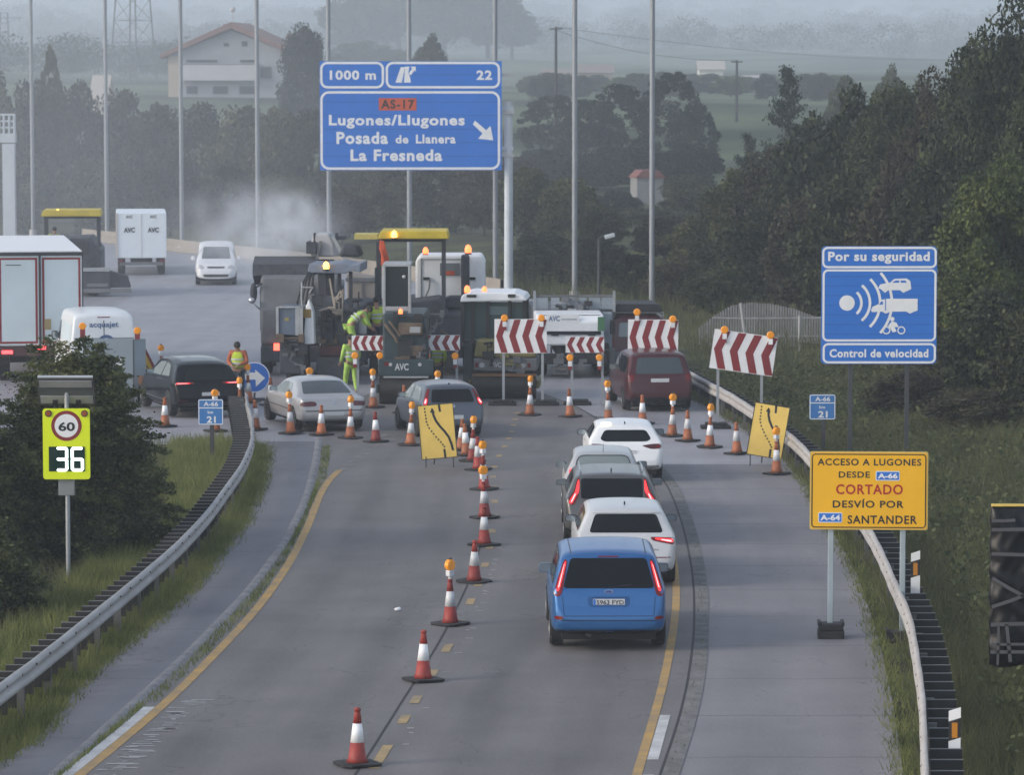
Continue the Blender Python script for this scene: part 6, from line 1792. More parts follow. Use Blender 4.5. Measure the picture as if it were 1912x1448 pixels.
# ---- slatted fence at the right
r = thing('fence', 'grey fence of upright slats with an arched top beyond the right guardrail', 'fence', (at(1420, 650, 124).x, 124, 0))
fn = MB()
for i in range(48):
    px = 1306 + i * 4.9
    Yl = 128 - i * .14
    p = at(px, 600, Yl)
    top = np.interp(px, [1306, 1330, 1365, 1400, 1440, 1480, 1535], [612, 592, 571, 565, 568, 576, 596])
    zt = at(px, float(top), Yl).z; zb = hzf(p.x, Yl) - .1
    fn.bx(p.x - .028 - r.location.x, p.x + .028 - r.location.x, Yl - 124 - .015, Yl - 124 + .015, zb, zt)
fn.build('slats', mat('grey_slats', (0.27, 0.275, 0.285), .8, var=.3, scale=1.5), r)
rl = MB()
for z in (.35, .95):
    pts = []
    for px in (1330, 1380, 1430, 1480, 1535):
        Yl = 128 - (px - 1306) / 4.9 * .14
        xx = at(px, 600, Yl).x
        pts.append((xx - r.location.x, Yl - 124 + .05, hzf(xx, Yl) + z))
    rl.tube(pts, .025, 6)
rl.build('rail', M_steel, r)
for px, py0, py1, ln in ((1390, 566, 640, -.12), (1493, 590, 682, 0)):
    Yl = 120.6
    p = at(px, 600, Yl)
    MB().cyl((p.x + ln * -1 - r.location.x, Yl - 124, hzf(p.x, Yl) - .1), (p.x + ln - r.location.x, Yl - 124, at(px, py0, Yl).z), .05, n=8).build('post', mat('pale_concrete_post', (0.42, 0.42, 0.42), .9), r)

# ---- floodlight between the poles
q = PX(1118, Y=150)
r = thing('floodlight', 'small white floodlight on a dark post behind the tipper truck', 'lamp', q.loc)
MB().cyl((0, 0, 0), (0, 0, q.Z(446)), .07, .06, 8).cyl((0, 0, q.Z(446)), (q.X(1128), 0, q.Z(441)), .05, n=6).build('post', M_dkpost, r)
MB().box((q.X(1138), 0, q.Z(441)), (.42, .3, .16), ry=rad(-14)).build('lamp_head', MG, r, bevel=.03)

# ---- round blue arrow sign
q = PX(475, 748)
r = thing('arrow_sign', 'round blue sign with a white arrow on a low stand behind the black car', 'road sign', (q.loc[0], q.loc[1], 0), rad(5))
zc = q.Z(705)
MB().cyl((0, 0, zc), (0, .03, zc), .435, n=36).build('sign_panel', M_blue, r)
mb = MB(); flat(mb, circ(0, zc, .432, 36), -.004); mb.build('white_border', M_white, r)
mb = MB(); flat(mb, circ(0, zc, .405, 36), -.007); mb.build('sign_face', mat('bright_blue_sheeting', (0.03, 0.15, 0.55), .45), r)
mb = MB(); stroke(mb, [(-.26, zc + .02), (-.05, zc + .04), (.10, zc + .02)], .20, -.011); flat(mb, [(.02, zc + .22), (.30, zc - .02), (.04, zc - .27)], -.0105); mb.build('arrow', M_white, r)
MB().cyl((0, .06, 0), (0, .06, zc + .3), .03, n=8).bx(-.3, .3, -.1, .25, 0, .06).build('stand', M_dgrey, r)

# ---- litter on the road
tag(MB().ball((at(742, 1147, 63.2).x, 63.2, .03), .05, 7, 5, (1.2, .8, .6)).ball((at(745, 1145, 63.3).x, 63.3, .03), .035, 6, 4, (1.1, 1, .8)).build('paper_litter', M_white), 'crumpled white paper lying on the empty left lane', 'litter')
# ================================================================== TRUCKS, MACHINES, WORKERS
M_teal = mat('dark_teal_machine', (0.018, 0.040, 0.048), 0.5, var=.3, scale=2)
M_mach = mat('dusty_dark_machine', (0.048, 0.052, 0.066), 0.75, var=.35, scale=1.5)
M_mach2 = mat('dusty_mid_grey_machine', (0.15, 0.155, 0.165), 0.8, var=.25, scale=1.2)
M_bluegrey = mat('blue_grey_machine_panel', (0.10, 0.13, 0.18), 0.6, var=.2, scale=2)
M_lgrey = mat('light_grey_frame', (0.34, 0.36, 0.38), 0.6, var=.15, scale=3)
M_cyel = mat('canopy_yellow', (0.55, 0.42, 0.03), 0.55, var=.15, scale=2)
M_olive = mat('olive_yellow_machine', (0.22, 0.19, 0.075), 0.6, var=.2, scale=2)
M_drum = mat('asphalt_stained_drum', (0.028, 0.024, 0.022), 0.55, .3, var=.4, scale=2)
M_box = mat('white_box_body', (0.68, 0.72, 0.76), 0.5, var=.05, scale=.8)
M_boxd = mat('pale_blue_door', (0.52, 0.61, 0.66), 0.5, var=.06, scale=.8)
M_cabw = mat('white_cab_paint', (0.82, 0.84, 0.87), 0.4, var=.06, scale=1.5)
M_beac = mat('lit_red_orange_beacon', (0.8, 0.15, 0.05), 0.3, emit=1.6, ecol=(1, 0.20, 0.06))
M_beacA = mat('lit_amber_beacon', (0.9, 0.4, 0.05), 0.3, emit=3.5, ecol=(1, 0.50, 0.08))
M_lightr = mat('lit_red_marker', (0.7, 0.05, 0.03), 0.3, emit=2.2, ecol=(1, 0.10, 0.06))
M_brown = mat('rusty_brown_part', (0.12, 0.085, 0.06), 0.8, var=.3, scale=4)
M_beige = mat('beige_dusty_panel', (0.30, 0.26, 0.22), 0.85, var=.15, scale=1)
def beacon(parent, p, r=.09, m=None):
    b = MB().lathe([(r * .8, 0), (r * .9, r), (r * .6, r * 1.8), (r * .2, r * 2.1)], 12, p).build('beacon', m or M_beac, parent, smooth=True)
    MB().cyl((p[0], p[1], p[2] - .05), (p[0], p[1], p[2]), r * .9, n=10).build('beacon_base', M_blk, b)
def txt(parent, s, q, x0, x1, zb, zt, y, m=None, bold=.03):
    l = MB(); letters(l, s, q.X(x0), q.X(x1), q.Z(zb), q.Z(zt), y, bold=bold); return l.build('lettering', m or M_white, parent)
def machine_wheel(parent, x, y, r, w): return wheel(parent, x, y, r, w, rim=M_mach2, out=1 if x > 0 else -1)

# ---- semi-trailer at the left edge
q = PX(76, 716)
r = thing('semi_trailer', 'large white semi-trailer with pale blue rear doors edged in red at the left edge', 'truck', q.loc, rad(9.5))
W = 2.55; h0, h1 = 1.12, 3.94; LT = 11.5
bd = MB().bx(-W / 2, W / 2, 0.03, LT, h0, h1 - .06).build('body', M_box, r)
MB().bx(-W / 2 + .02, W / 2 - .02, 0.05, LT - .02, h1 - .055, h1).build('roof', mat('white_tarpaulin', (0.8, 0.81, 0.83), .6, var=.05), bd)
for s in (-1, 1):
    d = MB().bx(s * .035, s * (W / 2 - .03), -.02, .025, h0 + .03, h1 - .14).build('door', M_boxd, r)
    mb = MB(); a, b_ = sorted((s * .07, s * (W / 2 - .07)))
    rring(mb, a, b_, h0 + .07, h1 - .19, .02, .065, -.024); mb.build('red_border', M_red, d)
MB().bx(-.035, .035, -.06, .0, h0 - .1, h1 - .12).bx(W / 2 - .03, W / 2 + .01, -.04, .0, h0, h1 - .1).bx(-W / 2 - .01, W / 2 + .01, -.05, .02, h1 - .13, h1 - .03).build('door_frame', M_dgrey, r)
MB().bx(-1.0, -.55, -.027, -.023, 3.52, 3.545).build('maker_plate', M_dgrey, r)
MB().bx(.12, .32, -.03, -.021, 1.6, 1.92).build('door_label', mat('brown_label', (0.30, 0.24, 0.12), .7), r)
MB().bx(-W / 2, W / 2, .0, .22, .82, h0 - .02).build('bumper', mat('dark_red_underrun', (0.07, 0.03, 0.032), .7, var=.3), r)
MB().bx(-.9, .9, .4, LT - .4, .6, h0).build('chassis', M_under, r)
for x, z in ((-.98, .94), (.98, .94), (0.0, 1.06)):
    MB().bx(x - .16, x + .16, -.03, .0, z - .05, z + .05).build('tail_light', mat('lit_truck_tail', (0.7, .03, .03), .3, emit=2.0, ecol=(1, .07, .08)), r)
for y in (1.6, 2.9, 4.2):
    for s in (-1, 1): machine_wheel(r, s * 1.05, y, .5, .36)

# ---- delivery van behind the grey board
L = 5.3
r, b = car('delivery_van', 'white delivery van with blue lettering behind the grey trailer board', 196, 736, 13.0, 1.98, L, 2.34,
           [(0, .45), (.015, .60), (.03, .90), (.05, 1.2), (.08, 1.6), (.12, 2.0), (.18, 2.2), (.32, 2.30), (1.4, 2.34), (3.0, 2.32)], mat('van_white', (0.72, 0.75, 0.78), .4, var=.05, coat=.3), belt=1.25, hood=1.15, tumble=.10, mir=False, wheel_r=.33,
           plan=[(0, .93), (.06, .975), (.2, 1), (4.3, .99), (4.95, .9), (5.22, .74), (5.3, .6)])
for s in (-1, 1): b.panel('rear_seam', [(s * .012, .7), (s * .0, .7), (s * .0, 2.1), (s * .012, 2.1)], 'r', M_dgrey, r, off=.004, rnd=0, cuts=3)
l = MB(); letters(l, 'acquajet', -.42, .42, 1.86, 2.06, b.hit(0, 1.95) - .03, bold=.02); l.build('lettering', mat('blue_lettering', (0.06, 0.13, 0.28), .5), r)
b.panel('round_logo', circ(.06, 1.42, .27, 24), 'r', mat('logo_blue', (0.07, 0.12, 0.24), .5), r, off=.006, rnd=0)
b.panel('round_logo', circ(.06, 1.40, .19, 20), 'r', M_cabw, r, off=.011, rnd=0)
b.panel('door_line', [(-.86, 1.60), (.86, 1.60), (.86, 1.575), (-.86, 1.575)], 'r', M_mach2, r, off=.004, rnd=0, cuts=4)
b.panel('high_brake_light', [(-.18, 2.175), (.18, 2.175), (.18, 2.205), (-.18, 2.205)], 'r', M_tail, r, rnd=0)
for s in (-1, 1): b.panel('tail_light', [(s * .96, .7), (s * .86, .7), (s * .86, 1.15), (s * .95, 1.15)], 'r', M_tail, r, cuts=2)
b.panel('side_window', [(3.1, 1.35), (3.1, 1.95), (3.75, 1.9), (4.2, 1.4)], 'l', M_glass, r, cuts=3)
b.panel('side_panel', [(.5, 1.45), (.5, 1.95), (2.9, 1.98), (2.9, 1.45)], 'l', M_boxd, r, cuts=4)
mirror_pair(r, M_trim, .97, 3.9, 1.45, (.2, .14, .26))

# ---- grey trailer board
q = PX(214, 757)
r = thing('warning_trailer', 'plain grey trailer board with two amber lamps on top in front of the delivery van', 'trailer', q.loc, rad(4))
pn = MB(); q.box(pn, 156, 249, 726, 633, 0, .06); p = pn.build('sign_panel', mat('blue_grey_board', (0.25, 0.30, 0.34), .55, var=.08, scale=1), r)
pn = MB(); pn.prism([(q.X(249.5), 0.0), (q.X(272), .22), (q.X(272), .28), (q.X(249.5), .06)], 'z', q.Z(728), q.Z(634)); pn.build('side_panel', mat('pale_grey_board', (0.31, 0.36, 0.40), .55, var=.06, scale=1), r)
MB().bx(q.X(248.5), q.X(250.5), -.02, .0, q.Z(750), q.Z(634)).build('edge_post', M_dgrey, r)
pn = MB(); q.box(pn, 204, 228, 682, 671, -.015, -.003); pn.build('label', M_white, r)
MB().bx(q.X(165), q.X(262), .2, 2.0, .35, .6).build('chassis', M_mach, r)
for s in (165, 262): wheel(r, q.X(s), .9, .3, .2)
pn = MB(); q.box(pn, 258, 275, 718, 702, -.1, .0); pn.build('rust_box', mat('rust_box', (0.22, 0.11, 0.07), .8), r)
for px, py in ((155, 609), (257, 618)):
    X, Z = q.X(px), q.Z(py)
    Lb = MB().bx(X - .07, X + .07, .0, .08, q.Z(634), Z - .08).build('lamp_body', M_red, r)
    MB().lathe([(0.075, -0.05), (0.10, -0.035), (0.10, 0.035), (0.075, 0.05)], 18, (X, 0.03, Z), 'y').build('warning_lamp', M_amber, Lb)
# ---- triangular works sign
q = PX(276, 728)
r = thing('works_sign', 'yellow triangular works sign with a red border half hidden by the grey board', 'road sign', q.loc)
MB().prism([(q.X(247), q.Z(700)), (q.X(297), q.Z(700)), (q.X(272), q.Z(650))], 'y', 0, .03).build('sign_panel', M_red, r)
mb = MB(); flat(mb, [(q.X(254), q.Z(696)), (q.X(289), q.Z(696)), (q.X(272), q.Z(660))], -.004); mb.build('sign_face', mat('works_yellow', (0.62, 0.38, 0.03), .5), r)
mb = MB(); flat(mb, circ(q.X(269), q.Z(675), .045, 10), -.007); stroke(mb, [(q.X(270), q.Z(678)), (q.X(268), q.Z(686)), (q.X(264), q.Z(693))], .08, -.007); stroke(mb, [(q.X(269), q.Z(680)), (q.X(276), q.Z(686)), (q.X(280), q.Z(693))], .03, -.007); mb.build('pictogram', M_blk, r)
MB().cyl((q.X(262), .05, 0), (q.X(265), .04, q.Z(690)), .02, n=6).cyl((q.X(284), .05, 0), (q.X(281), .04, q.Z(690)), .02, n=6).bx(q.X(255), q.X(291), -.1, .2, 0, .05).build('stand', M_dgrey, r)

# ---- far paver under a yellow roof (left)
def paver(q, r, x0, x1, canopy, legs):
    cz = canopy
    m = MB(); m.prism([(q.X(x0), q.Z(cz[1])), (q.X(x1), q.Z(cz[1])), (q.X(x1) - .05, q.Z(cz[0])), (q.X(x0) + .1, q.Z(cz[0]))], 'y', -.2, 2.0)
    c = m.build('canopy', M_cyel, r, bevel=.03)
    MB().bx(q.X(x0) + .12, q.X(x1) - .12, -.1, 1.9, q.Z(cz[1]) - .09, q.Z(cz[1]) - .004).build('canopy_lining', M_blk, c)
    for px in legs:
        for y in (.1, 1.7): MB().bx(q.X(px) - .05, q.X(px) + .05, y, y + .1, 1.2, q.Z(cz[1]) - .09).build('canopy_post', M_mach, r)
    return c
q = PX(136, 552)
r = thing('paver', 'far road paver with a long yellow roof behind the semi-trailer', 'paver', q.loc, rad(4))
c = paver(q, r, 80, 192, (392, 404), (87, 185))
beacon(r, (q.X(111), -.05, q.Z(399)), .09, M_beacA)
MB().prism([(q.X(88), .5), (q.X(190), .5), (q.X(190), q.Z(470)), (q.X(170), q.Z(445)), (q.X(88), q.Z(450))], 'y', .2, 4.5).build('body', M_mach, r, bevel=.04)
MB().bx(q.X(95), q.X(130), .05, .18, q.Z(462), q.Z(438)).build('control_panel', M_mach2, r)
MB().bx(q.X(140), q.X(165), .06, .18, q.Z(476), q.Z(452)).build('seat', M_blk, r)
MB().bx(q.X(152), q.X(207), -.6, .1, q.Z(506), q.Z(500)).build('walkway', M_lgrey, r)
MB().bx(q.X(150), q.X(208), -.7, .1, q.Z(547), q.Z(508)).build('screed', M_mach, r)
MB().bx(q.X(150), q.X(247), -.9, -.4, q.Z(545), q.Z(538)).bx(q.X(165), q.X(204), -.72, -.705, q.Z(534), q.Z(528)).build('screed_plate', M_mach2, r)
MB().prism([(q.X(206), .35), (q.X(246), .35), (q.X(240), q.Z(515)), (q.X(206), q.Z(505))], 'y', -.5, .2).build('screed_extension', M_mach, r)
for s in (100, 175): MB().bx(q.X(s) - .25, q.X(s) + .25, .3, 4.2, 0, .62).build('track', M_blk, r, bevel=.1)

# ---- box truck far ahead
q = PX(266, 514)
r = thing('box_truck', 'white box truck with twin dark logos driving away on the far left', 'truck', q.loc, rad(6))
hb0, hb1 = q.Z(482), q.Z(398)
W = 2.32
bd = MB().bx(-W / 2, W / 2, 0, 6, hb0, hb1).build('body', mat('bluish_white_box', (0.76, 0.82, 0.88), .5, var=.04), r, bevel=.03)
MB().bx(-W / 2 - .02, -W / 2 + .08, -.03, .01, hb0, hb1).bx(-.01, .01, -.015, .0, hb0 + .05, hb1 - .05).build('door_edge', mat('pale_warm_edge', (0.55, 0.50, 0.46), .6), bd)  # warm sunlight painted on the left edge; the centre strip is the door joint
for x in (-.55, .55):
    l = MB(); letters(l, 'AVC', x - .26, x + .26, hb0 + 1.18, hb0 + 1.42, -.02, bold=.05); l.build('lettering', M_dgrey, bd)
    l = MB(); letters(l, 'AVC', x - .16, x + .16, hb1 - .24, hb1 - .10, -.02, bold=.03); l.build('lettering', M_dgrey, bd)
MB().bx(-1.0, 1.0, .1, .3, .45, hb0 - .2).build('bumper', M_mach2, r); MB().bx(-.5, .5, .3, 8.3, .5, hb0).build('chassis', M_under, r)
MB().bx(-1.1, 1.1, 6.4, 8.3, .5, 2.6).build('cab', M_cabw, r, bevel=.1)
for s in (-1, 1):
    for y in (1.3, 7.3): machine_wheel(r, s * .92, y, .44, .34)
    MB().bx(s * .95 - .1, s * .95 + .1, .05, .1, .6, .72).build('tail_light', M_tail, r)

# ---- dusty tipper under the conveyor
q = PX(560, 702)
r = thing('tipper_truck', 'dusty grey tipper truck being loaded beside the milling machine', 'truck', q.loc, rad(182))
def mx(px): return -q.X(px)      # this truck faces the viewer
W = 2.5
cab = MB().prism([(-.0, .95), (-.04, 2.0), (.25, 3.0), (1.9, 3.05), (1.9, .9)], 'x', mx(487), mx(633)).build('cab', M_mach2, r, bevel=.09, seg=3)
cab.scale = (1, -1, 1)
MB().prism([(.045, 2.05), (.235, 2.85), (.22, 2.86), (.03, 2.06)], 'x', mx(516), mx(618)).build('windscreen', M_glass, cab)
MB().bx(mx(487), mx(633), -.12, .3, .42, .93).build('bumper', M_mach, cab, bevel=.05)
for a, b_ in ((517, 1), (603, 1)):
    MB().bx(mx(a) - .09, mx(a) + .09, -.15, -.11, q.Z(654), q.Z(641)).build('indicator', M_lightr if a < 550 else M_lens, cab)
MB().bx(mx(545), mx(600), -.03, .0, 1.2, 1.5).build('grille', M_mach, cab)
MB().prism([(-6.2, 1.25), (-2.1, 1.25), (-2.0, 2.6), (-6.6, 2.6)], 'x', mx(482), mx(640)).build('tipper_body', mat('dust_coated_steel', (0.11, 0.115, 0.13), .85, var=.25, scale=.8), r)
MB().prism([(-3.4, 2.6), (-1.2, 3.0), (-1.3, 3.35), (-3.4, 3.5)], 'x', mx(470), mx(590)).build('tarpaulin', mat('dark_dusty_tarp', (0.06, 0.063, 0.075), .85, var=.3), r)
MB().bx(-.5, .5, -6.2, -.3, .6, 1.2).build('chassis', M_under, r)
m = MB().ball((mx(474), .15, q.Z(547)), .5, 12, 8, (.22, .16, .62)).cyl((mx(474), .15, q.Z(540)), (mx(490), .1, q.Z(530)), .03, n=6).build('mirror', M_mach, cab, smooth=True)
m2 = MB().ball((mx(471), -.05, q.Z(561)), .5, 12, 8, (.22, .2, .2)).cyl((mx(471), .0, q.Z(564)), (mx(488), .05, q.Z(580)), .03, n=6).build('mirror', mat('bright_mirror', (0.55, 0.57, 0.6), .2, .6), cab, smooth=True)
for y in (-1.1, -4.4, -5.6):
    for s in (-1, 1): machine_wheel(r, s * 1.03, y, .5, .34)

# ---- milling machine
q = PX(600, 716)
r = thing('milling_machine', 'dark road milling machine with a raised loading conveyor and a blue-grey canopy', 'milling machine', q.loc, rad(-3))
MB().prism([(q.X(598), .45), (q.X(668), .45), (q.X(668), q.Z(578)), (q.X(612), q.Z(578)), (q.X(598), q.Z(650))], 'y', 0, 6).build('body', M_mach, r, bevel=.05)
MB().bx(q.X(597), q.X(669), -.05, .0, q.Z(664), q.Z(646)).build('red_band', mat('dull_red_band', (0.13, 0.045, 0.045), .75, var=.3, scale=2), r)
MB().bx(q.X(592), q.X(674), -.25, -.06, .1, q.Z(666)).build('drum_housing', mat('drum_housing', (0.07, 0.072, 0.082), .8, var=.3), r)
MB().bx(q.X(621), q.X(626), -.03, .0, q.Z(632), q.Z(585)).bx(q.X(600), q.X(603), -.03, .0, q.Z(690), q.Z(610)).build('cover_seam', M_blk, r)
eb = MB().bx(q.X(526), q.X(571), -.9, .7, q.Z(623), q.Z(571)).build('engine_box', M_bluegrey, r, bevel=.03)
MB().bx(q.X(522), q.X(527), -.95, -.88, q.Z(625), q.Z(570)).bx(q.X(527), q.X(571), -.95, -.88, q.Z(572), q.Z(569)).bx(q.X(558), q.X(566), -.94, -.91, q.Z(623), q.Z(572)).bx(q.X(566.5), q.X(572), -.95, -.88, q.Z(625), q.Z(569)).build('box_frame', M_lgrey, eb)
MB().bx(q.X(538), q.X(546), -.915, -.902, q.Z(596), q.Z(590)).build('box_label', mat('dull_yellow_label', (0.3, 0.25, 0.08), .7), eb)
MB().bx(q.X(527), q.X(574), -.8, .9, q.Z(695), q.Z(626)).build('lower_body', M_mach, r, bevel=.04)
MB().bx(q.X(530), q.X(562), -.84, -.80, q.Z(642), q.Z(628)).bx(q.X(532), q.X(543), -.84, -.81, q.Z(662), q.Z(656)).bx(q.X(549), q.X(558), -.84, -.81, q.Z(662), q.Z(654)).build('label_plate', M_mach2, r)
MB().prism([(q.X(571), q.Z(640)), (q.X(592), q.Z(640)), (q.X(590), q.Z(582)), (q.X(582), q.Z(556)), (q.X(576), q.Z(570))], 'y', -.7, -.2).build('water_tank', M_cabw, r, bevel=.03)
MB().bx(q.X(571), q.X(586), -.72, -.70, q.Z(591), q.Z(575)).build('tank_label', mat('ochre_label', (0.32, 0.2, 0.05), .7), r)
# canopy
cn = MB().prism([(q.X(577), q.Z(506)), (q.X(585), q.Z(509)), (q.X(648), q.Z(510)), (q.X(660), q.Z(505)), (q.X(676), q.Z(508)), (q.X(677), q.Z(491)), (q.X(660), q.Z(494)), (q.X(640), q.Z(490)), (q.X(600), q.Z(494)), (q.X(580), q.Z(492))], 'y', -.3, 1.9).build('canopy', mat('canopy_blue_grey', (0.17, 0.20, 0.26), .6, var=.1), r, bevel=.03)
beacon(cn, (q.X(612), -.34, q.Z(501)), .10, M_beacA)
for px in (606, 634, 655):
    MB().bx(q.X(px) - .05, q.X(px) + .05, .1, .2, q.Z(585), q.Z(508)).build('canopy_post', M_mach, r)
MB().bx(q.X(592), q.X(618), .3, 1.2, q.Z(553), q.Z(512)).bx(q.X(600), q.X(664), -.1, 0.05, q.Z(582), q.Z(576)).build('operator_console', M_mach, r, bevel=.02)
MB().cyl((q.X(617), -.05, q.Z(520)), (q.X(628), -.2, q.Z(582)), .035, n=6).cyl((q.X(640), -.1, q.Z(600)), (q.X(642), -.1, q.Z(540)), .025, n=6).build('handrail', M_beige, r)
MB().prism([(q.X(570), q.Z(575)), (q.X(602), q.Z(575)), (q.X(598), q.Z(520)), (q.X(580), q.Z(530))], 'y', .6, 1.4).build('cooler_hood', M_mach2, r, bevel=.05)
# conveyor rising away over the truck
cv = MB()
a0, a1 = Vector((q.X(592), 1.2, 1.6)), Vector((q.X(575) - .15, 5.9, at(575, 484, q.Y + 5.9).z - .5))
dx = .36
cv.add([(a0.x - dx, a0.y, a0.z), (a0.x + dx, a0.y, a0.z), (a0.x + dx, a0.y, a0.z + .5), (a0.x - dx, a0.y, a0.z + .5), (a1.x - dx, a1.y, a1.z), (a1.x + dx, a1.y, a1.z), (a1.x + dx, a1.y, a1.z + .5), (a1.x - dx, a1.y, a1.z + .5)], [(0, 1, 2, 3), (4, 7, 6, 5), (0, 4, 5, 1), (1, 5, 6, 2), (2, 6, 7, 3), (3, 7, 4, 0)])
cv.build('conveyor', M_mach, r, bevel=.03)
Zc = lambda py: at(575, py, q.Y + 6.2).z
MB().prism([(-.38, Zc(478)), (.42, Zc(478)), (.36, Zc(450)), (.22, Zc(435)), (-.22, Zc(435)), (-.36, Zc(452))], 'y', 5.6, 6.9).build('conveyor_head', mat('pale_grey_hood', (0.42, 0.42, 0.44), .75, var=.12), r, bevel=.06).location.x = q.X(575) - .15
MB().bx(q.X(536), q.X(555), 5.4, 6.4, Zc(472), Zc(450)).bx(q.X(549), q.X(553), 5.6, 5.8, Zc(455), Zc(434)).build('conveyor_motor', M_mach, r)
MB().bx(q.X(592), q.X(612), 5.6, 5.9, Zc(446), Zc(440)).bx(q.X(592), q.X(597), 5.6, 5.8, Zc(448), Zc(434)).build('conveyor_lamp_arm', M_mach, r)
MB().box((q.X(600), 5.5, Zc(462)), (.10, .1, .85), ry=rad(-28)).build('conveyor_strut', M_lgrey, r)
MB().box((q.X(560), 5.5, Zc(466)), (.08, .1, .6), ry=rad(12)).build('conveyor_strut', M_mach2, r)
hs_ = MB()
for k in range(4):
    hs_.tube([(q.X(555 + k * 7), .5 + k * .2, q.Z(600)), (q.X(553 + k * 8), .4, q.Z(565)), (q.X(560 + k * 7), .7, q.Z(535 - k * 6)), (q.X(571 + k * 4), 1.5, q.Z(505))], .035, 6)
hs_.build('hydraulic_hose', M_blk, r)
MB().prism([(q.X(612), q.Z(490)), (q.X(655), q.Z(490)), (q.X(648), q.Z(470)), (q.X(620), q.Z(466))], 'y', 3.4, 4.6).build('dust_hood', M_mach, r, bevel=.08)
for px in (545, 640): MB().bx(q.X(px) - .2, q.X(px) + .2, .2, 1.7, 0, .7).build('track', M_blk, r, bevel=.12)
MB().bx(q.X(668), q.X(683), .2, .5, q.Z(625), q.Z(580)).build('side_post', M_lgrey, r, bevel=.02)

# ---- paver with the yellow canopy
q = PX(752, 700)
r = thing('paver', 'road paver under a wide yellow canopy beside the milling machine', 'paver', q.loc)
paver(q, r, 706, 839, (431, 446), (706, 828))
MB().bx(q.X(662), q.X(705.5), .0, 1.4, q.Z(447), q.Z(438)).build('canopy_wing', mat('pale_yellow_wing', (0.50, 0.42, 0.12), .6, var=.1), r)
beacon(r, (q.X(737), -.26, q.Z(443)), .10, M_beacA)
MB().prism([(q.X(700), .5), (q.X(838), .5), (q.X(838), q.Z(590)), (q.X(820), q.Z(560)), (q.X(700), q.Z(575))], 'y', .4, 5).build('body', M_mach, r, bevel=.05)
MB().bx(q.X(690), q.X(846), -.2, .35, .15, .6).build('screed', M_drum, r)
for s in (712, 822): MB().bx(q.X(s) - .25, q.X(s) + .25, .6, 4.6, 0, .6).build('track', M_blk, r, bevel=.1)
MB().bx(q.X(700), q.X(704), 0, .1, q.Z(620), q.Z(500)).build('guide_mast', M_teal, r)
jk = thing('work_jacket', 'orange work jacket hanging from the yellow canopy post', 'jacket', (at(716, 560, q.Y).x, q.Y - .3, 0))
Z = lambda py: at(716, py, q.Y - .3).z; X = lambda px: (px - 716) / q.k
MB().prism([(X(710), Z(449)), (X(718), Z(450)), (X(722), Z(465)), (X(727), Z(485)), (X(727), Z(495)), (X(712), Z(496)), (X(713), Z(475)), (X(709), Z(465))], 'y', -.06, .06).build('torso', mat('orange_cloth', (0.55, 0.085, 0.03), .8, var=.25, scale=6), jk, bevel=.03)
MB().prism([(X(710.5), Z(465)), (X(717), Z(468)), (X(721), Z(492)), (X(716), Z(494))], 'y', -.12, -.065).build('sleeve', mat('orange_cloth', (0.55, 0.085, 0.03), .8), jk, bevel=.02)

# ---- beige spoil conveyor / tank panel behind the crew
q = PX(670, 660)
r = thing('skip', 'beige dusty steel skip standing behind the bending worker', 'skip', q.loc)
MB().prism([(q.X(650), .2), (q.X(704), .2), (q.X(704), q.Z(522)), (q.X(648), q.Z(512))], 'y', 0, 2).build('body', M_beige, r, bevel=.04)
MB().bx(q.X(646), q.X(706), -.06, .0, q.Z(526), q.Z(519)).bx(q.X(676), q.X(679), -.05, .0, .2, q.Z(522)).build('rim', M_mach2, r)

# ---- white tractor cab
q = PX(838, 702)
r = thing('tractor_unit', 'white truck cab seen from behind between the paver canopy and the blue sign post', 'truck', q.loc, 0)
cab = MB().prism([(q.X(771), q.Z(584)), (q.X(796), q.Z(584)), (q.X(800), q.Z(568)), (q.X(905), q.Z(568)), (q.X(905), q.Z(500)), (q.X(898), q.Z(486)), (q.X(780), q.Z(486)), (q.X(771), q.Z(496))], 'y', 3.2, 5.2).build('cab', M_cabw, r, bevel=.07, seg=3)
MB().bx(q.X(818), q.X(856), 3.16, 3.19, q.Z(525), q.Z(501)).build('rear_window', mat('grey_window', (0.16, 0.19, 0.21), .15), cab)
MB().bx(q.X(821), q.X(846), 3.14, 3.158, q.Z(524), q.Z(516)).build('orange_load', mat('orange_cloth', (0.55, 0.085, 0.03), .8), cab)
for px in (792, 880): MB().bx(q.X(px) - .1, q.X(px) + .1, 3.12, 3.19, q.Z(533), q.Z(528)).build('handle', M_blk, cab)
MB().tube([(q.X(799), 3.12, q.Z(533)), (q.X(797), 3.1, q.Z(550)), (q.X(790), 3.12, q.Z(567)), (q.X(779), 3.15, q.Z(568))], .025, 6).build('grab_rail', M_mach2, cab)
MB().bx(q.X(781), q.X(783), 3.17, 3.195, q.Z(580), q.Z(492)).bx(q.X(783), q.X(860), 3.17, 3.195, q.Z(494), q.Z(493)).build('cab_seam', M_mach2, cab)
MB().bx(q.X(859), q.X(875), 2.7, 3.1, q.Z(590), q.Z(484)).build('exhaust_stack', M_mach, r, bevel=.06)
MB().prism([(q.X(800), q.Z(585)), (q.X(860), q.Z(585)), (q.X(860), q.Z(562)), (q.X(838), q.Z(562)), (q.X(812), q.Z(572))], 'y', 2.2, 3.1).build('fifth_wheel', M_mach, r, bevel=.05)
MB().bx(q.X(792), q.X(884), .5, 5, .5, q.Z(588)).build('chassis', M_mach, r, bevel=.05)
beacon(cab, (q.X(790), 3.5, q.Z(484)), .10); beacon(cab, (q.X(872), 3.5, q.Z(482)), .12)
for y in (.9, 2.1):
    for px in (800, 876): machine_wheel(r, q.X(px), y, .5, .4)

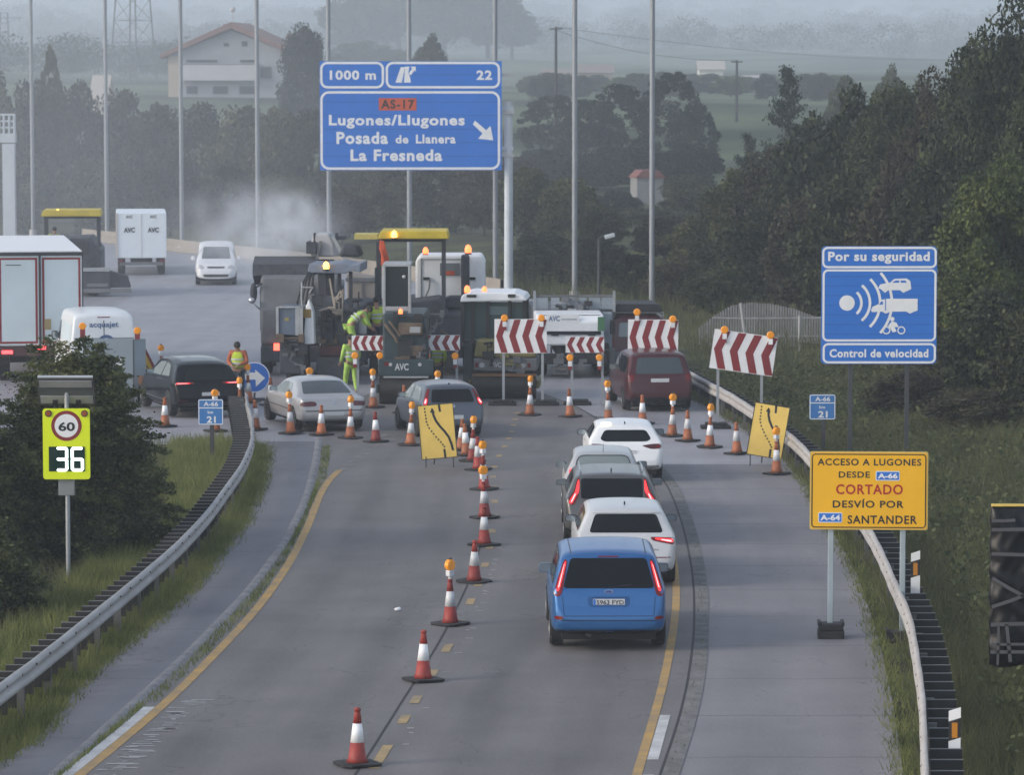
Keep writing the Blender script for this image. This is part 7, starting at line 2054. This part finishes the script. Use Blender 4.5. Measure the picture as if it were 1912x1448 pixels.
# ---- road rollers
def drum(q, r, x0, x1, zt, y0=-.1, frame=M_teal):
    R = q.Z(zt) / 2
    MB().cyl((q.X(x0), y0 + R, R), (q.X(x1), y0 + R, R), R, n=40).build('drum', M_drum, r)
    for px in (x0, x1):
        s = -1 if px == x0 else 1
        MB().bx(q.X(px) + s * .02, q.X(px) + s * .10, y0 + R - .15, y0 + R + 2.2, R - .1, R + .14).build('drum_frame', frame, r, bevel=.02)
q = PX(756, 756)
r = thing('road_roller', 'dark teal road roller with white lettering left of the small chevron board', 'road roller', q.loc, rad(-1))
drum(q, r, 708, 806, 702)
MB().prism([(q.X(713), q.Z(700)), (q.X(800), q.Z(700)), (q.X(798), q.Z(640)), (q.X(790), q.Z(588)), (q.X(714), q.Z(588))], 'y', .3, 3.4).build('body', M_teal, r, bevel=.05)
MB().bx(q.X(706), q.X(810), .0, .29, q.Z(703), q.Z(672)).build('rear_panel', M_teal, r, bevel=.03)
txt(r, 'AVC', q, 737, 763, 692, 679, -.01, mat('white_lettering', (0.5, 0.52, 0.54), .6))
MB().bx(q.X(716), q.X(800), -.03, -.005, q.Z(706), q.Z(703)).build('scraper', M_lgrey, r)
ed = MB().bx(q.X(744), q.X(789), .1, .29, q.Z(626), q.Z(604)).build('engine_deck', M_brown, r, bevel=.02)
MB().bx(q.X(765), q.X(785), .07, .098, q.Z(622), q.Z(611)).build('label_plate', M_lgrey, ed)
MB().bx(q.X(742), q.X(772), .2, .29, q.Z(668), q.Z(636)).build('engine_grille', M_blk, r)
MB().tube([(q.X(718), .2, q.Z(606)), (q.X(738), .1, q.Z(632)), (q.X(742), .1, q.Z(640))], .05, 6).tube([(q.X(726), .2, q.Z(600)), (q.X(748), .1, q.Z(628))], .04, 6).build('hose', M_brown, r)
for px in (729, 784): MB().cyl((q.X(px), -.02, q.Z(681)), (q.X(px), .0, q.Z(681)), .05, n=12).build('rear_lamp', M_lens, r)
MB().bx(q.X(718), q.X(726), -.02, .0, q.Z(683), q.Z(677)).build('rear_lamp', M_tail, r)
cb = MB().bx(q.X(712), q.X(717.5), .8, .95, q.Z(590), q.Z(496)).bx(q.X(760), q.X(765.5), .8, .95, q.Z(590), q.Z(496)).bx(q.X(717.5), q.X(760), .8, .95, q.Z(501), q.Z(496)).bx(q.X(717.5), q.X(760), .8, .95, q.Z(584), q.Z(576)).bx(q.X(712), q.X(765), .96, 2.2, q.Z(498), q.Z(495)).build('cabin_frame', M_lgrey, r, bevel=.015)
MB().bx(q.X(717.5), q.X(760), .86, .89, q.Z(576), q.Z(501)).build('cabin_glass', mat('cabin_glass', (0.018, 0.026, 0.032), .1, spec=.5), cb)
MB().bx(q.X(722), q.X(756), 1.0, 1.5, q.Z(578), q.Z(545)).build('seat', M_blk, cb)
MB().ball((q.X(752), .83, q.Z(520)), .05, 8, 6).build('work_lamp', M_lens, cb)
beacon(r, (q.X(747), .4, q.Z(588)), .07)

q = PX(936, 746)
r = thing('road_roller', 'olive yellow road roller with a white cab roof behind the large chevron board', 'road roller', q.loc, rad(-3))
drum(q, r, 880, 1000, 694, frame=M_olive)
MB().bx(q.X(882), q.X(1002), -.06, -.01, q.Z(703), q.Z(698)).build('scraper', mat('orange_brown_strip', (0.20, 0.10, 0.04), .7), r)
MB().prism([(q.X(884), q.Z(668)), (q.X(1001), q.Z(668)), (q.X(996), q.Z(634)), (q.X(890), q.Z(634))], 'y', 0, 1.6).build('body', M_olive, r, bevel=.06)
MB().bx(q.X(884), q.X(1003), -.04, 1.5, q.Z(692), q.Z(669)).build('rear_panel', M_mach2, r, bevel=.03)
txt(r, 'AVC', q, 918, 936, 686, 677, -.05, mat('white_lettering', (0.5, 0.52, 0.54), .6))
for px in (900, 977): MB().cyl((q.X(px), -.06, q.Z(682)), (q.X(px), -.041, q.Z(682)), .075, n=16).build('rear_lamp', M_lens, r)
for px in (890, 988): MB().bx(q.X(px) - .04, q.X(px) + .04, -.06, -.041, q.Z(686), q.Z(678)).build('rear_lamp', M_tail, r)
cb = MB().bx(q.X(860), q.X(980), .39, .5, q.Z(642), q.Z(638)).build('cabin_frame', M_blk, r)
for px in (862, 880, 909, 950, 978): MB().bx(q.X(px) - .05, q.X(px) + .05, .4, .5, q.Z(640), q.Z(563)).build('cabin_post', M_blk, cb)
for px in (866, 978): MB().bx(q.X(px) - .05, q.X(px) + .05, 1.9, 2.0, q.Z(640), q.Z(563)).build('cabin_post', M_blk, cb)
MB().bx(q.X(864), q.X(978), .5, .52, q.Z(636), q.Z(566)).build('cabin_glass', mat('teal_cabin_glass', (0.055, 0.09, 0.09), .08, spec=.5), cb)
MB().bx(q.X(912), q.X(948), .46, .498, q.Z(590), q.Z(574)).build('light_window', mat('pale_teal_window', (0.13, 0.19, 0.20), .1), cb)
MB().bx(q.X(915), q.X(945), .8, 1.3, q.Z(636), q.Z(605)).build('seat', M_blk, cb)
MB().prism([(q.X(858), q.Z(565)), (q.X(984), q.Z(562)), (q.X(978), q.Z(553)), (q.X(960), q.Z(547)), (q.X(878), q.Z(547)), (q.X(862), q.Z(552))], 'y', .1, 2.3).build('cab_roof', M_cabw, r, bevel=.04)
MB().bx(q.X(871), q.X(889), .06, .1, q.Z(556), q.Z(551)).bx(q.X(948), q.X(962), .06, .1, q.Z(556), q.Z(550)).build('roof_lamp', M_blk, r)
beacon(r, (q.X(870), .5, q.Z(549)), .10); beacon(r, (q.X(902), .6, q.Z(548)), .08)
MB().prism([(q.X(862), .35), (q.X(882), .35), (q.X(882), q.Z(642)), (q.X(864), q.Z(642))], 'y', .3, 2.6).build('side_step', M_teal, r, bevel=.03)
for px in (872,): machine_wheel(r, q.X(px), 2.4, .6, .4)

# ---- white tipper truck facing the viewer
q = PX(1072, 706)
r = thing('tipper_truck', 'white tipper truck with a dark windscreen facing the viewer behind the chevron boards', 'truck', q.loc, rad(2))
cab = MB().prism([(0, .98), (-.03, 1.72), (.22, q.Z(588)), (1.8, q.Z(586)), (1.8, .95)], 'x', q.X(1000), q.X(1128)).build('cab', M_cabw, r, bevel=.07, seg=3)
MB().prism([(-.045, q.Z(625)), (.195, q.Z(590)), (.18, q.Z(589)), (-.06, q.Z(625))], 'x', q.X(1006), q.X(1122)).build('windscreen', M_glass, cab)
sg = MB().bx(q.X(1020), q.X(1081), -.03, -.01, q.Z(604), q.Z(587)).build('sign_plate', M_white, cab)
txt(sg, 'AVC', q, 1024, 1045, 600, 590, -.034, mat('blue_lettering', (0.06, 0.13, 0.28), .5))
MB().bx(q.X(1048), q.X(1077), -.034, -.031, q.Z(598), q.Z(595)).build('grey_stripe', mat('grey_lettering', (0.42, 0.44, 0.47), .5), sg)
for px in (1036, 1105): MB().bx(q.X(px) - .11, q.X(px) + .11, -.07, -.03, q.Z(627), q.Z(624)).build('handle', M_blk, cab)
for px in (1029, 1045): MB().bx(q.X(px) - .03, q.X(px) + .03, -.06, -.03, q.Z(659), q.Z(648)).build('grille_slot', M_blk, cab)
MB().bx(q.X(998), q.X(1132), -.14, .35, .42, q.Z(661)).build('bumper', M_trim, r, bevel=.05)
MB().bx(q.X(1032), q.X(1092), -.17, -.145, q.Z(690), q.Z(684)).build('bumper_step', mat('dusty_step', (0.2, 0.19, 0.18), .8), r)
for px in (1040, 1088): MB().bx(q.X(px) - .12, q.X(px) + .12, -.16, -.145, q.Z(677), q.Z(670)).build('headlamp', mat('dull_lens', (0.2, 0.2, 0.2), .2), r)
MB().bx(q.X(1116), q.X(1129), -.05, -.035, q.Z(618), q.Z(592)).build('green_panel', mat('green_panel', (0.06, 0.18, 0.09), .6), cab)
tb = MB().bx(q.X(1000), q.X(1157), 2.0, 6.2, 1.2, q.Z(585)).bx(q.X(1002), q.X(1156), 1.95, 2.05, q.Z(562), q.Z(558)).build('tipper_body', M_mach2, r)
hb_ = MB()
for a, b_ in ((1003, 1028), (1034, 1050), (1058, 1080), (1086, 1102), (1106, 1128), (1130, 1153)): hb_.bx(q.X(a), q.X(b_), 1.90, 1.97, q.Z(585), q.Z(563))
hb_.build('headboard', mat('pale_blue_steel', (0.26, 0.30, 0.34), .6, var=.2, scale=2), tb)
for px in (1002.5, 1154): MB().bx(q.X(px) - .04, q.X(px) + .04, 1.88, 1.96, q.Z(590), q.Z(550)).build('stake', M_lgrey, tb)
MB().bx(q.X(1131), q.X(1150), 1.6, 1.9, q.Z(660), q.Z(590)).build('side_tank', mat('pale_blue_steel', (0.26, 0.30, 0.34), .6), r, bevel=.04)
MB().bx(q.X(1131), q.X(1152), .6, 1.5, q.Z(690), q.Z(655)).build('side_box', M_mach2, r, bevel=.03)
for s in (-1, 1):
    MB().bx(s * 1.17 - .08, s * 1.17 + .08, .1, .25, q.Z(625), q.Z(598)).build('mirror', M_trim, cab, bevel=.03)
    for y in (1.0, 4.2, 5.4): machine_wheel(r, s * .95, y, .5, .32)
MB().bx(-.45, .45, .4, 6, .55, 1.1).build('chassis', M_under, r)

# ---- small fittings that clutter the machines: pipes, brackets, rails, cables
def fittings(r, q, x0, x1, zb, zt, y, n, seed, mats, dep=.35):
    g = random.Random(seed)
    for k, m in enumerate(mats):
        b = MB()
        px, pz = g.uniform(x0, x1), g.uniform(zt, zb)
        for _ in range(max(2, n // len(mats))):
            nx, nz = min(x1, max(x0, px + g.uniform(-26, 26))), min(zb, max(zt, pz + g.uniform(-24, 24)))
            X, Z, Yy = q.X(nx), q.Z(nz), y - g.uniform(0, dep)
            if g.random() < .5:
                b.box((X, Yy, Z), (g.uniform(.08, .30), g.uniform(.06, .2), g.uniform(.05, .26)))
            b.tube([(q.X(px), Yy, q.Z(pz)), (q.X(nx), Yy, q.Z(pz)), (X, Yy, Z)] if g.random() < .6 else [(q.X(px), Yy, q.Z(pz)), (X, Yy, Z)], g.choice((.018, .025, .035)), 6)
            px, pz = nx, nz
        b.build('pipework', m, r)
_by = lambda nm: [o for o in SC.objects if o.parent is None and o.name.split('.')[0] == nm]
_mm = _by('milling_machine')[0]; _qm = PX(600, 716)
fittings(_mm, _qm, 565, 672, 582, 512, -.15, 30, 3, (M_mach2, M_blk, M_beige, M_lgrey))
fittings(_mm, _qm, 575, 668, 700, 585, -.05, 24, 4, (M_mach2, M_blk, M_brown, M_mach), .12)
fittings(_mm, _qm, 527, 572, 695, 628, -.82, 14, 5, (M_mach2, M_blk, M_brown), .1)
_rr = _by('road_roller')
fittings(_rr[0], PX(756, 756), 715, 800, 672, 592, .27, 26, 6, (M_mach2, M_blk, M_brown, M_mach), .12)
fittings(_rr[1], PX(936, 746), 866, 1000, 692, 640, -.02, 18, 7, (M_blk, M_mach2, M_olive), .1)
fittings(_by('paver')[1], PX(752, 700), 765, 838, 690, 572, .35, 34, 8, (M_mach2, M_blk, M_brown, M_mach), .3)
fittings(_by('paver')[1], PX(752, 700), 660, 712, 690, 585, .35, 24, 9, (M_mach2, M_blk, M_brown, M_lgrey), .3)
fittings(_by('paver')[0], PX(136, 552), 90, 190, 545, 455, .18, 22, 10, (M_mach2, M_blk, M_mach), .2)
fittings(_by('tractor_unit')[0], PX(838, 702), 792, 884, 700, 588, .45, 26, 11, (M_blk, M_mach2, M_brown), .2)
_tp = _by('tipper_truck')
fittings(_tp[1], PX(1072, 706), 1005, 1128, 700, 664, -.17, 12, 12, (M_blk, M_mach2), .06)
fittings(_tp[1], PX(1072, 706), 1005, 1150, 585, 566, 1.88, 14, 13, (M_blk, M_mach2, M_lgrey), .1)

# ---- people
M_skin = mat('skin', (0.32, 0.18, 0.12), .6)
M_hair = mat('dark_hair', (0.018, 0.014, 0.012), .8)
M_hiv = mat('hi_vis_yellow', (0.48, 0.62, 0.04), .7, var=.12, scale=5)
M_hig = mat('hi_vis_green', (0.36, 0.56, 0.10), .7, var=.15, scale=5)
M_navy = mat('navy_trousers', (0.03, 0.036, 0.05), .85)
M_orc = mat('orange_shirt', (0.38, 0.10, 0.04), .8)
M_refl = mat('reflective_tape', (0.5, 0.52, 0.54), .4)
M_boot = mat('work_boot', (0.03, 0.025, 0.02), .8)
def skin_obj(name, verts, edges, radii, m, parent, root=0, sub=2):
    me = bpy.data.meshes.new(name)
    me.from_pydata(verts, edges, [])
    me.materials.append(m)
    o = bpy.data.objects.new(name, me); COL.objects.link(o); o.parent = parent
    sk = o.modifiers.new('skin', 'SKIN')
    sk.use_smooth_shade = True
    for v, rr in zip(me.skin_vertices[0].data, radii):
        v.radius = rr if isinstance(rr, tuple) else (rr, rr)
    me.skin_vertices[0].data[root].use_root = True
    s = o.modifiers.new('sub', 'SUBSURF'); s.levels = 1; s.render_levels = sub
    return o
def person(label, px, Y, zfoot, face, J, top, sleeves, legs, hat=None, tape=True, vest=None):
    """J: joints (metres, figure facing +y): pelvis, waist, chest, neck, head, l/r shoulder, elbow, wrist, knee, ankle"""
    r = thing('person', label, 'person', (at(px, 600, Y).x, Y, zfoot), rad(face))
    V = lambda k: Vector(J[k])
    head = V('head'); neck = V('neck')
    vs, es, rd = [], [], []
    ix = {}
    def add(k, p, rr, frm=None):
        ix[k] = len(vs); vs.append(tuple(p)); rd.append(rr)
        if frm is not None: es.append((ix[frm], ix[k]))
    add('pelvis', V('pelvis'), (.15, .11)); add('waist', V('waist'), (.135, .10), 'pelvis'); add('chest', V('chest'), (.16, .115), 'waist'); add('neck', neck, .055, 'chest')
    add('jaw', neck.lerp(head, .55), .068, 'neck'); add('skull', head, (.078, .092), 'jaw'); add('crown', head + (head - neck).normalized() * .10, .06, 'skull')
    for s in 'lr':
        add(s + 'sh', V(s + 'sh'), .062, 'chest'); add(s + 'el', V(s + 'el'), .045, s + 'sh'); add(s + 'wr', V(s + 'wr'), .030, s + 'el')
        d = (V(s + 'wr') - V(s + 'el')).normalized(); sd = d.cross(Vector((0, 0, 1))); sd = sd.normalized() if sd.length > .1 else Vector((0, 1, 0))
        add(s + 'palm', V(s + 'wr') + d * .07, (.036, .020), s + 'wr')
        for i, ln in enumerate((.070, .085, .080, .062)):
            b = V(s + 'wr') + d * .115 + sd * (.033 - .022 * i)
            add('%sf%d' % (s, i), b, .010, s + 'palm'); add('%sg%d' % (s, i), b + d * ln * .7 + Vector((0, .02, -.02)), .008, '%sf%d' % (s, i))
        add(s + 'th', V(s + 'wr') + d * .06 + sd * .055, .010, s + 'palm'); add(s + 'th2', V(s + 'wr') + d * .10 + sd * .07, .008, s + 'th')
        add(s + 'hip', V('pelvis') + Vector(((-.1 if s == 'l' else .1), 0, -.06)), .085, 'pelvis'); add(s + 'kn', V(s + 'kn'), .058, s + 'hip'); add(s + 'an', V(s + 'an'), .042, s + 'kn'); add(s + 'toe', V(s + 'an') + Vector((0, .14, -.05)), .035, s + 'an')
    body = skin_obj('body', vs, es, rd, M_skin, r)
    # clothes: slightly larger skins that follow the same bones
    cv, ce, cr = [V('pelvis') + (V('pelvis') - V('waist')) * .3, V('waist'), V('chest'), V('chest').lerp(neck, .62)], [(0, 1), (1, 2), (2, 3)], [(.172, .135), (.162, .128), (.185, .14), (.08, .075)]
    if sleeves:
        for s in 'lr':
            n = len(cv); cv += [V(s + 'sh'), V(s + 'el'), V(s + 'wr') - (V(s + 'wr') - V(s + 'el')) * .1]; ce += [(2, n), (n, n + 1), (n + 1, n + 2)]; cr += [.082, .062, .048]
    skin_obj('jacket' if sleeves is top else 'shirt', [tuple(p) for p in cv], ce, cr, sleeves or top, r)
    if vest:
        skin_obj('vest', [tuple(V('pelvis') + Vector((0, 0, -.02))), tuple(V('waist')), tuple(V('chest')), tuple(V('chest').lerp(neck, .45)), tuple(V('chest').lerp(V('lsh'), .72)), tuple(V('chest').lerp(V('rsh'), .72))], [(0, 1), (1, 2), (2, 3), (2, 4), (2, 5)], [(.205, .165), (.20, .16), (.225, .17), (.13, .12), (.115, .115), (.115, .115)], vest, r)
    tv, te, tr_ = [V('pelvis') + Vector((0, 0, .03))], [], [(.168, .128)]
    for s in 'lr':
        n = len(tv); tv += [V('pelvis') + Vector(((-.1 if s == 'l' else .1), 0, -.08)), V(s + 'kn'), V(s + 'an') + Vector((0, 0, .05))]; te += [(0, n), (n, n + 1), (n + 1, n + 2)]; tr_ += [.108, .080, .068]
    skin_obj('trousers', [tuple(p) for p in tv], te, tr_, legs, r)
    for s in 'lr':
        a = V(s + 'an')
        MB().ball((a.x, a.y + .06, a.z - .03), 1, 12, 8, (.055, .14, .055)).build('boot', M_boot, r, smooth=True)
    up = (head - neck).normalized()
    hd = MB(); hd.ball(tuple(head + up * .035 - Vector((0, .012, 0))), 1, 14, 10, (.098, .112, .098)); hd.build('helmet' if hat else 'hair', hat or M_hair, r, smooth=True)
    fc = MB(); f = head + Vector((0, .095, -.01)); fc.ball(tuple(f), .018, 8, 6, (.8, 1, 1.3))
    for s in (-1, 1): fc.ball((head.x + s * .09, head.y, head.z - .01), .022, 8, 6, (.5, .8, 1.2))
    fc.build('nose_and_ears', M_skin, r, smooth=True)
    ey = MB()
    for s in (-1, 1): ey.ball((head.x + s * .032, head.y + .084, head.z + .012), .011, 8, 6)
    ey.bx(head.x - .025, head.x + .025, head.y + .082, head.y + .088, head.z - .058, head.z - .050); ey.build('face_features', M_hair, r)
    if tape:
        c, wst = V('chest'), V('waist')
        t = MB()
        for k, p in enumerate((wst, wst.lerp(c, .5))):
            n = 20; rx, ry = (.19, .148) if not vest else (.208, .165)
            ax = (c - wst).normalized(); sx = Vector((1, 0, 0)); sy = ax.cross(sx)
            ring = [p + sx * rx * math.cos(2 * PI * i / n) + sy * ry * math.sin(2 * PI * i / n) for i in range(n)]
            t.add([v - ax * .025 for v in ring] + [v + ax * .025 for v in ring], [(i, (i + 1) % n, n + (i + 1) % n, n + i) for i in range(n)])
        t.build('reflective_band', M_refl, r)
    return r
STAND = dict(pelvis=(0, 0, .95), waist=(0, 0, 1.12), chest=(0, .01, 1.34), neck=(0, .02, 1.50), head=(0, .05, 1.64), lsh=(-.19, 0, 1.42), rsh=(.19, 0, 1.42), lel=(-.25, .0, 1.14), rel=(.25, 0, 1.14), lwr=(-.22, .16, .95), rwr=(.22, .16, .95), lkn=(-.11, .02, .50), rkn=(.11, .02, .50), lan=(-.12, -.02, .08), ran=(.12, -.02, .08))
READ = dict(STAND, head=(0, .11, 1.60), neck=(0, .04, 1.49), lel=(-.27, .06, 1.15), rel=(.27, .06, 1.15), lwr=(-.10, .28, 1.08), rwr=(.12, .28, 1.06))
BEND = dict(pelvis=(0, -.12, .92), waist=(0, .02, 1.06), chest=(0, .20, 1.20), neck=(0, .35, 1.28), head=(0, .47, 1.34), lsh=(-.18, .26, 1.22), rsh=(.18, .26, 1.22), lel=(-.22, .36, .98), rel=(.22, .36, .98), lwr=(-.16, .50, .84), rwr=(.16, .50, .84), lkn=(-.12, .05, .50), rkn=(.12, -.02, .50), lan=(-.12, -.05, .08), ran=(.12, -.12, .08))
person('worker in a yellow vest and orange sleeves looking down behind the black car', 444, 104.6, 0, 172, READ, M_orc, M_orc, M_navy, vest=M_hiv)
person('worker in hi-vis green bending over the milling machine step', 660, 110.2, .92, -70, BEND, M_hig, M_hig, M_hig)
person('worker in full hi-vis green walking beside the milling machine', 655, 107.0, 0, 20, dict(STAND, lkn=(-.11, .16, .50), lan=(-.11, .18, .10), rkn=(.11, -.04, .50), ran=(.11, -.22, .10), lwr=(-.24, .22, .95)), M_hig, M_hig, M_hig)
person('worker in hi-vis yellow half hidden behind the teal roller cabin', 703, 112.5, 0.75, 10, STAND, M_hiv, M_hiv, M_navy)
person('worker in striped hi-vis and navy trousers behind the second small chevron board', 815, 107.0, -0.02, 5, STAND, M_hiv, M_hiv, M_navy)
person('worker in hi-vis yellow driving the far paver under its yellow roof', 103, 158.2, at(103, 430, 158.2).z - 1.62, 0, STAND, M_hiv, M_hiv, M_navy)
# ================================================================== HAZE
hb = MB().bx(-1300, 1300, -20, 5750, -4.5, 175).build('haze', None)
hm = bpy.data.materials.new('air'); hm.use_nodes = True
t = hm.node_tree
t.nodes.remove(t.nodes['Principled BSDF'])
pv = nd(t, 'ShaderNodeVolumePrincipled')
pv.inputs['Color'].default_value = (0.80, 0.89, 1.0, 1)
pv.inputs['Density'].default_value = 0.00064
pv.inputs['Anisotropy'].default_value = 0.0
t.links.new(pv.outputs[0], t.nodes['Material Output'].inputs['Volume'])
hb.data.materials.clear(); hb.data.materials.append(hm)
tag(hb, kind='stuff')

# ---- steam and dust drifting from the milling machine
def drift(name, c, d, dens, scale, seed, lo=0.42, hi=0.72):
    o = MB().ball((0, 0, 0), 1.0, 24, 14).build(name, None)
    o.location = c; o.scale = d
    m = bpy.data.materials.new(name); m.use_nodes = True
    t = m.node_tree; t.nodes.remove(t.nodes['Principled BSDF'])
    v = nd(t, 'ShaderNodeVolumePrincipled'); v.inputs['Color'].default_value = (0.90, 0.94, 1.0, 1)
    tc = nd(t, 'ShaderNodeTexCoord'); gp = nd(t, 'ShaderNodeNewGeometry')
    n = nd(t, 'ShaderNodeTexNoise'); n.inputs['Scale'].default_value = scale; n.inputs['Detail'].default_value = 4
    mp = nd(t, 'ShaderNodeMapping'); mp.inputs['Location'].default_value = (seed, seed * .7, 0)
    t.links.new(gp.outputs['Position'], mp.inputs[0]); t.links.new(mp.outputs[0], n.inputs['Vector'])
    r = nd(t, 'ShaderNodeMapRange'); r.inputs['From Min'].default_value = lo; r.inputs['From Max'].default_value = hi
    t.links.new(n.outputs['Fac'], r.inputs['Value'])
    ln = nd(t, 'ShaderNodeVectorMath', operation='LENGTH'); t.links.new(tc.outputs['Object'], ln.inputs[0])
    f = nd(t, 'ShaderNodeMapRange', interpolation_type='SMOOTHSTEP'); f.inputs['From Min'].default_value = 0.25; f.inputs['From Max'].default_value = 1.0
    f.inputs['To Min'].default_value = 1; f.inputs['To Max'].default_value = 0
    t.links.new(ln.outputs['Value'], f.inputs['Value'])
    a = nd(t, 'ShaderNodeMath', operation='MULTIPLY'); t.links.new(r.outputs[0], a.inputs[0]); t.links.new(f.outputs[0], a.inputs[1])
    b = nd(t, 'ShaderNodeMath', operation='MULTIPLY'); b.inputs[1].default_value = dens; t.links.new(a.outputs[0], b.inputs[0])
    t.links.new(b.outputs[0], v.inputs['Density']); t.links.new(v.outputs[0], t.nodes['Material Output'].inputs['Volume'])
    o.data.materials.clear(); o.data.materials.append(m)
    return tag(o, kind='stuff')
_s = at(480, 425, 146)
drift('steam', (_s.x, 146, _s.z), (4.4, 12, 2.3), 0.22, 0.75, 3.0, lo=0.45, hi=0.74)
_s = at(545, 415, 124)
drift('steam', (_s.x, 124, _s.z), (1.5, 4, 1.3), 0.7, 1.5, 9.0, lo=0.45)
_s = at(490, 480, 121)
drift('steam', (_s.x, 121, _s.z), (1.3, 3, 1.2), 0.55, 1.1, 4.0)
drift('dust_haze', (-22, 178, 5.0), (34, 66, 17), 0.0046, 0.05, 1.0, lo=0.2, hi=0.7)
